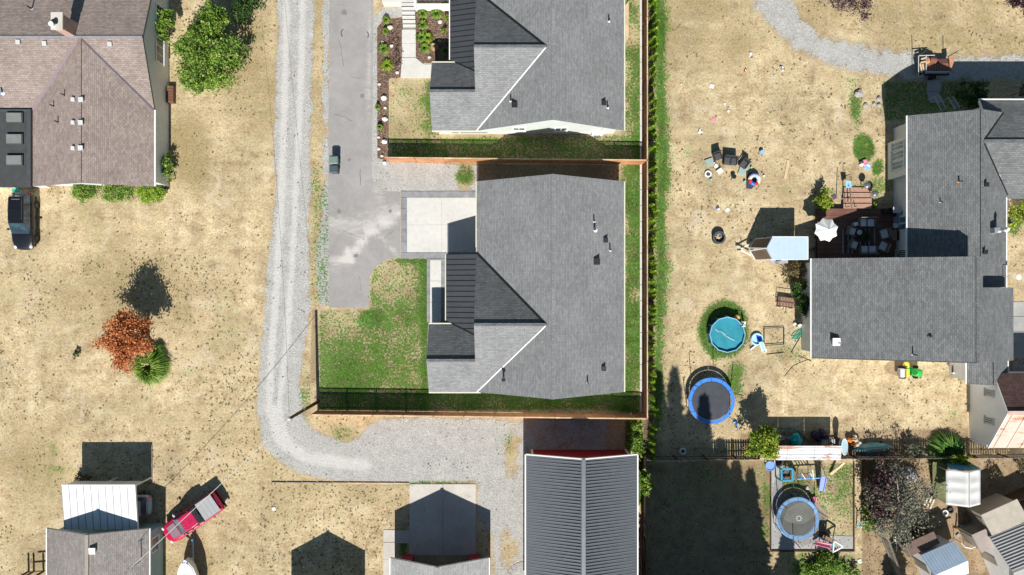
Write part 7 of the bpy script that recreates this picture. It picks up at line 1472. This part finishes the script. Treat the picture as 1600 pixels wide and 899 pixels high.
for x, w_, z in ((-1.75, .04, .35), (-1.2, .3, .52), (-.4, .45, .62), (.4, .45, .62), (1.2, .3, .52), (1.75, .06, .4)): S.append([(x, -w_, .12), (x, -w_ * .8, z * .7), (x, 0, z), (x, w_ * .8, z * .7), (x, w_, .12)])
cn = NT('canoe_paint'); cn.col(cn.ramp(cn.noise(cn.map(cn.obj(), (.6, 4, 1)), 2, 5, .6), [(.35, (.05, .20, .26)), (.55, (.14, .33, .34)), (.7, (.34, .34, .22))])).rough(.5); MB().loft(S).build('hull', cn.m, t, world=False, smooth=True); MB().tube([(-1.75, 0, .37), (-.4, 0, .64), (.4, 0, .64), (1.75, 0, .42)], .03, 5).build('keel', M((.3, .3, .2), .6, .2, 3), t, world=False)
for x in (-.9, .9): MB().box((x, 0, .07), (.1, .9, .14)).build('trestle', WOOD_DARK, t, world=False)
t = thing('fishing_gear_heap', 'heap of amber and tan sacks between the metal tub and the canoe', 'heap', W(1331, 690))
for i, (x, y, m_, s) in enumerate(((-.35, .2, ORANGE, .25), (.1, .25, TAN, .28), (.2, -.2, TAN, .26), (-.1, -.3, BROWN, .25), (.45, 0, LGREY, .18), (.1, .55, WHITE, .12))): MB().blob((x, y, .35), (s, s * .8, .3), i + 9, .25).build('sack', m_, t, world=False)
t = thing('tarp_heap', 'teal tarpaulin bundle in a timber frame behind the lean-to', 'heap', W(1238, 684)); MB().blob((.05, -.1, .55), (.5, .6, .35), 4, .18, 12, 7).build('tarpaulin', M((.02, .42, .44), .5, .2, 3), t, world=False)
for a, b in (((-.7, .75), (.6, .75)), ((-.7, .75), (-.75, -.6)), ((.6, .75), (.65, -.6))): MB().bar((*a, .5), (*b, .5), .09, .09).build('frame_timber', WOOD_GREY, t, world=False)
t = thing('bag_heap', 'dark purple rubbish bags behind the long lean-to', 'heap', W(1278, 680))
for i, (x, y, s) in enumerate(((-.3, .1, .42), (.2, .2, .45), (.5, -.1, .32), (0, -.3, .35))): MB().blob((x, y, s * .6), (s, s * .8, s * .6), i + 30, .2, 10, 7).build('bag', M((.045, .03, .06), .3, .3, 3), t, world=False)
t = thing('timber_heap', 'loose grey timbers in the shade behind the lean-to', 'timber', W(1215, 688)); r = random.Random(4)
for i in range(9): a = r.uniform(-.9, .2); x, y = r.uniform(-.5, .6), r.uniform(-.4, .5); MB().bar((x - math.cos(a) * .8, y - math.sin(a) * .8, .1 + .05 * i), (x + math.cos(a) * .8, y + math.sin(a) * .8, .12 + .05 * i), .1, .05).build('timber', (WOOD_GREY, MT_BLUE, WOOD_PALE)[i % 3], t, world=False)
t = thing('pallet', 'weathered pallet standing in the shade at the end of the long lean-to', 'pallet', W(1293, 690))
for i in range(9): MB().box((-.6 + .15 * i, 0, .3), (.08, .5, .03)).build('slat', LGREY, t, world=False)
for y in (-.22, .22): MB().box((0, y, .24), (1.35, .08, .09)).build('bearer', WOOD_DARK, t, world=False)
# ------------------------------------------------------------------ play area
t = thing('play_tub', 'round blue tub against the lower side of the picket fence', 'tub', W(1201.5, 727)); MB().lathe((0, 0, 0), [(.36, 0), (.42, .3), (.44, .32), (.38, .32), (.36, .25)], 20).build('tub_wall', M((.16, .30, .62), .4, .1, 3), t, world=False); MB().cyl((0, 0), .37, .2, .26, 20).build('water', M((.22, .38, .68), .2, .1, 2), t, world=False)
t = thing('float_ring', 'white ring with dark centre beside the round blue tub', 'float ring', W(1215.5, 722)); MB().tube([(math.cos(a) * .36, math.sin(a) * .36, .15) for a in [2 * math.pi * q / 20 for q in range(20)]], .07, 7, closed=True).build('ring', WHITE, t, world=False); MB().cyl((0, 0), .3, .02, .06, 14).build('base', DGREY, t, world=False)
t = thing('play_house', 'open square play house with teal blue roof edges', 'play house', W(1222, 737)); bz = 1.3; tb2 = M((.05, .30, .45), .5, .15, 3); ps_ = [W(x, y, bz) for x, y in ((1220.5, 733), (1238, 733), (1237.5, 751), (1221, 751.5))]
for a, b in zip(ps_, ps_[1:] + ps_[:1]): MB().bar(a, b, .16, .12).build('top_beam', tb2, t); MB().bar(a, Vector((a.x, a.y, 0)), .1, .1).build('post', tb2, t)
MB().bar(ps_[1], ps_[3], .05, .05).build('brace', BLACK, t); q = [p - Vector((0, 0, .35)) for p in ps_]; MB().slab(q, .04).build('platform', M((.13, .12, .12), .8, .2, 3), t)
q2 = [W(1241, 735, .9), W(1245, 746, .5), W(1243, 752, .1), W(1238, 751, 1.2)]; MB().slab([W(1238, 732, 1.2), W(1247, 742, .4), W(1245, 750, .1), W(1238, 751, 1.2)], .03).build('ramp', M((.22, .19, .16), .8, .2, 3), t)
t = thing('climbing_ladder', 'purple and white striped climbing ladder between play house and slide', 'climbing frame', W(1258, 745))
for a, b in (((1246, 749), (1285, 747)),): MB().bar(W(*a, .9), W(*b, .9), .07, .07).build('side_beam', LBLUE, t)
MB().bar(W(1250, 741, .9), W(1266, 739, .9), .05, .05).build('side_beam', WOOD_DARK, t)
for i in range(5): MB().bar(W(1248 + i * 4.5, 740, .95), W(1254 + i * 4.5, 749, .95), .06, .05).build('rung', (BLUE, WHITE, M((.3, .12, .12), .5, .1, 3))[i % 3], t)
MB().bar(W(1269.5, 734, 1.1), W(1271.5, 749, 1.1), .09, .05).build('upright', M((.6, .8, .75), .5, .1, 3), t)
for q in ((1246, 749), (1270, 748), (1285, 747)): p = W(*q, .9); MB().bar(p, Vector((p.x, p.y, 0)), .06, .06).build('leg', LBLUE, t)
t = thing('slide', 'lavender blue slide on the right of the climbing ladder', 'slide', W(1285, 756)); sl = M((.24, .30, .66), .35, .1, 3); MB().slab([W(1283, 745, 1.1), W(1291.5, 745.5, 1.1), W(1287, 768, .25), W(1279.5, 767, .25)], .05).build('chute', sl, t)
MB().bar(W(1283, 745, 1.2), W(1279.5, 767, .33), .06, .12).build('side_lip', sl, t); MB().bar(W(1291.5, 745.5, 1.2), W(1287, 768, .33), .06, .12).build('side_lip', sl, t); MB().bar(W(1283, 745, 1.1), W(1281, 735, .1), .06, .06).build('leg', LBLUE, t); MB().bar(W(1290, 745, 1.1), W(1288, 737, .1), .06, .06).build('leg', LBLUE, t)
t = thing('plank', 'long pale board leaning from the picket fence into the play area', 'plank', W(1305, 735)); MB().bar(W(1298, 742, .08), W(1320, 723, .9), .18, .04).build('board', WOOD_PALE, t); MB().bar(W(1296, 741, .12), W(1316, 724, .7), .07, .05).build('batten', WOOD_PALE, t)
t = thing('slide', 'pink and white slide at the bottom of the play area', 'slide', W(1285, 852)); MB().slab([W(1274, 846, .3), W(1298, 850, 1.0), W(1298, 857, 1.0), W(1273, 851, .3)], .05).build('chute', M((.85, .50, .56), .4, .08, 3), t)
MB().bar(W(1274, 846, .36), W(1298, 850, 1.08), .05, .12).build('side_lip', PINK, t); MB().bar(W(1273, 851, .36), W(1298, 857, 1.08), .05, .12).build('side_lip', PINK, t); MB().bar(W(1297, 853, 1.0), W(1299, 853, 0), .06, .06).build('leg', PINK, t)
t = thing('play_tower', 'white triangular play tower frame with teal seats beside the pink slide', 'play tower', W(1303, 850)); A = [W(1303, 845.5, 1.3), W(1317.5, 854.5, 1.3), W(1301.5, 863, 1.3)]
for a, b in zip(A, A[1:] + A[:1]): MB().bar(a, b, .10, .08).build('top_bar', TRIM, t)
for a in A: MB().bar(a, Vector((a.x * .99, a.y * .99, 0)), .07, .07).build('leg', TRIM, t)
c_ = sum(A, Vector()) / 3; MB().blob((c_.x - .15, c_.y + .1, .6), (.25, .3, .2), 2, .2).build('seat', TEAL, t); MB().blob((c_.x - .1, c_.y - .3, .5), (.3, .15, .15), 3, .2).build('seat', M((.02, .25, .22), .5, .2, 3), t); MB().bar(W(1286, 838, .9), W(1302, 846, 1.2), .28, .06).build('brown_panel', M((.33, .20, .12), .7, .2, 3), t); MB().box((W(1288, 838, .5).x, W(1288, 838, .5).y, .5), (.5, .4, 1.0)).build('black_box', BLACK, t)
t = thing('toy_easel', 'small green and cyan toy easel left of the grey-leaved tree', 'easel', W(1344, 818))
for x, m_ in ((-.25, M((.08, .5, .6), .5, .1, 3)), (.12, LIME)): MB().bar((x, .45, .75), (x - .1, -.35, .1), .08, .06).build('side_frame', m_, t, world=False); MB().bar((x, .4, .7), (x + .3, .38, .7), .06, .06).build('cross_bar', m_, t, world=False)
t = thing('water_tub', 'white rimmed oval water tub under the grey-leaved tree', 'tub', W(1402, 840)); b = MB(); pts = [(math.cos(a), math.sin(a)) for a in [2 * math.pi * k / 20 for k in range(20)]]
b.loft([[(x * .42, y * .34, 0) for x, y in pts], [(x * .5, y * .42, .45) for x, y in pts]]); b.build('tub_wall', TRIM, t, world=False); MB().loft([[(x * .43, y * .35, .455) for x, y in pts], [(x * .42, y * .34, .46) for x, y in pts]]).build('water', M((.18, .26, .27), .15, .2, 2), t, world=False)
t = thing('plank_cart', 'pale slatted cart standing in the sandy yard left of the canopy', 'cart', W(1448, 782), R(65)); 
for y in (-.28, 0, .28): MB().box((0, y, .4), (1.0, .12, .05)).build('slat', M((.68, .62, .50), .7, .1, 3), t, world=False)
for x in (-.35, .35): MB().box((x, 0, .3), (.08, .7, .08)).build('bearer', WOOD_DARK, t, world=False); o = MB().ring((0, 0), .07, .15, -.03, .03, 12).build('wheel', RUBBER, t, world=False); o.location = (x, -.4, .15); o.rotation_euler = (R(90), 0, 0)
for i, (a, b, lab) in enumerate((((1495, 803), (1493, 824), 'dark upright stick in the sandy yard'), ((1493, 823), (1508, 832), 'dark slanting stick crossing the upright one'), ((1478, 812), (1486, 809), 'short forked stick below the bowls'))):
    o = MB().tube([W(*a, .05), (W(*a, .09) + W(*b, .06)) / 2 + Vector((.05, .03, 0)), W(*b, .05)], .045, 6).build('branch', WOOD_DARK, None, world=False); tag(o, lab, 'branch')
t = thing('satellite_arch', 'pale curved handrail at the corner of the white walled building', 'railing', W(1512, 850)); MB().tube([W(1502, 848, 1.0), W(1508, 855, 1.2), W(1518, 857, 1.2), W(1526, 853, 1.1), W(1530, 846, 1.0)], .06, 6).build('hand_rail', TRIM, t)
for q in ((1502, 848), (1518, 857)): p = W(*q, 1.0); MB().bar(p, Vector((p.x, p.y, 0)), .05, .05).build('post', TRIM, t)
t = thing('lawn_chair', 'green lawn chair behind the navy car', 'chair', W(31, 302)); MB().slab([(-.35, .3, .5), (.3, .35, .5), (.25, -.3, .4), (-.3, -.3, .4)], .05).build('seat', M((.02, .33, .27), .45, .2, 3), t, world=False); MB().blob((.1, -.25, .6), (.3, .3, .25), 3, .2).build('bag', M((.01, .12, .13), .4, .3, 3), t, world=False); MB().ring((.05, .5), .14, .2, .3, .36, 14).build('hoop', DGREY, t, world=False)
for x, y in ((-.3, .25), (.25, .3), (.2, -.25), (-.25, -.25)): MB().bar((x, y, .45), (x, y, 0), .04, .04).build('leg', DGREY, t, world=False)
for i, (x, y) in enumerate(((884, 232),)): pass
t = thing('stacked_lumber', 'stack of pale boards along the east side of the top grey house', 'lumber', W(979, 38))
for i in range(4): MB().box((-.12 + .08 * i, .1 * i, .05 + .05 * i), (.09, 3.2, .045)).build('board', WOOD_PALE, t, world=False)
# fallen leaves on the right-hand roofs and slab
def litter(name, label, x0, y0, x1, y1, h, n, m, seed):
    r = np.random.default_rng(seed); x = r.uniform(x0, x1, n); y = r.uniform(y0, y1, n); f = (1 - h / CAM_H) / PPM; P = np.stack([(x - 800) * f, (449.5 - y) * f, np.full(n, h)], 1); a = r.random(n) * 6.28; s = r.uniform(.03, .09, n)[:, None]; u = np.stack([np.cos(a), np.sin(a), .2 + 0 * a], 1); v = np.stack([-np.sin(a), np.cos(a), 0 * a], 1)
    V = np.stack([P - u * s, P - v * s * .6, P + u * s, P + v * s * .6], 1).reshape(-1, 3); o = np_mesh(name, V, np.arange(len(V)).reshape(-1, 4), m); o['kind'] = 'stuff'
litter('fallen_leaves', '', 1580, 560, 1600, 592, .06, 120, LF_RED, 2); litter('fallen_leaves', '', 1350, 722, 1470, 899, .03, 700, LF_WEED, 3); litter('fallen_leaves', '', 1480, 800, 1600, 899, .03, 300, LF_RED, 4); litter('fallen_leaves', '', 1205, 725, 1340, 860, .04, 260, LF_WEED, 5)
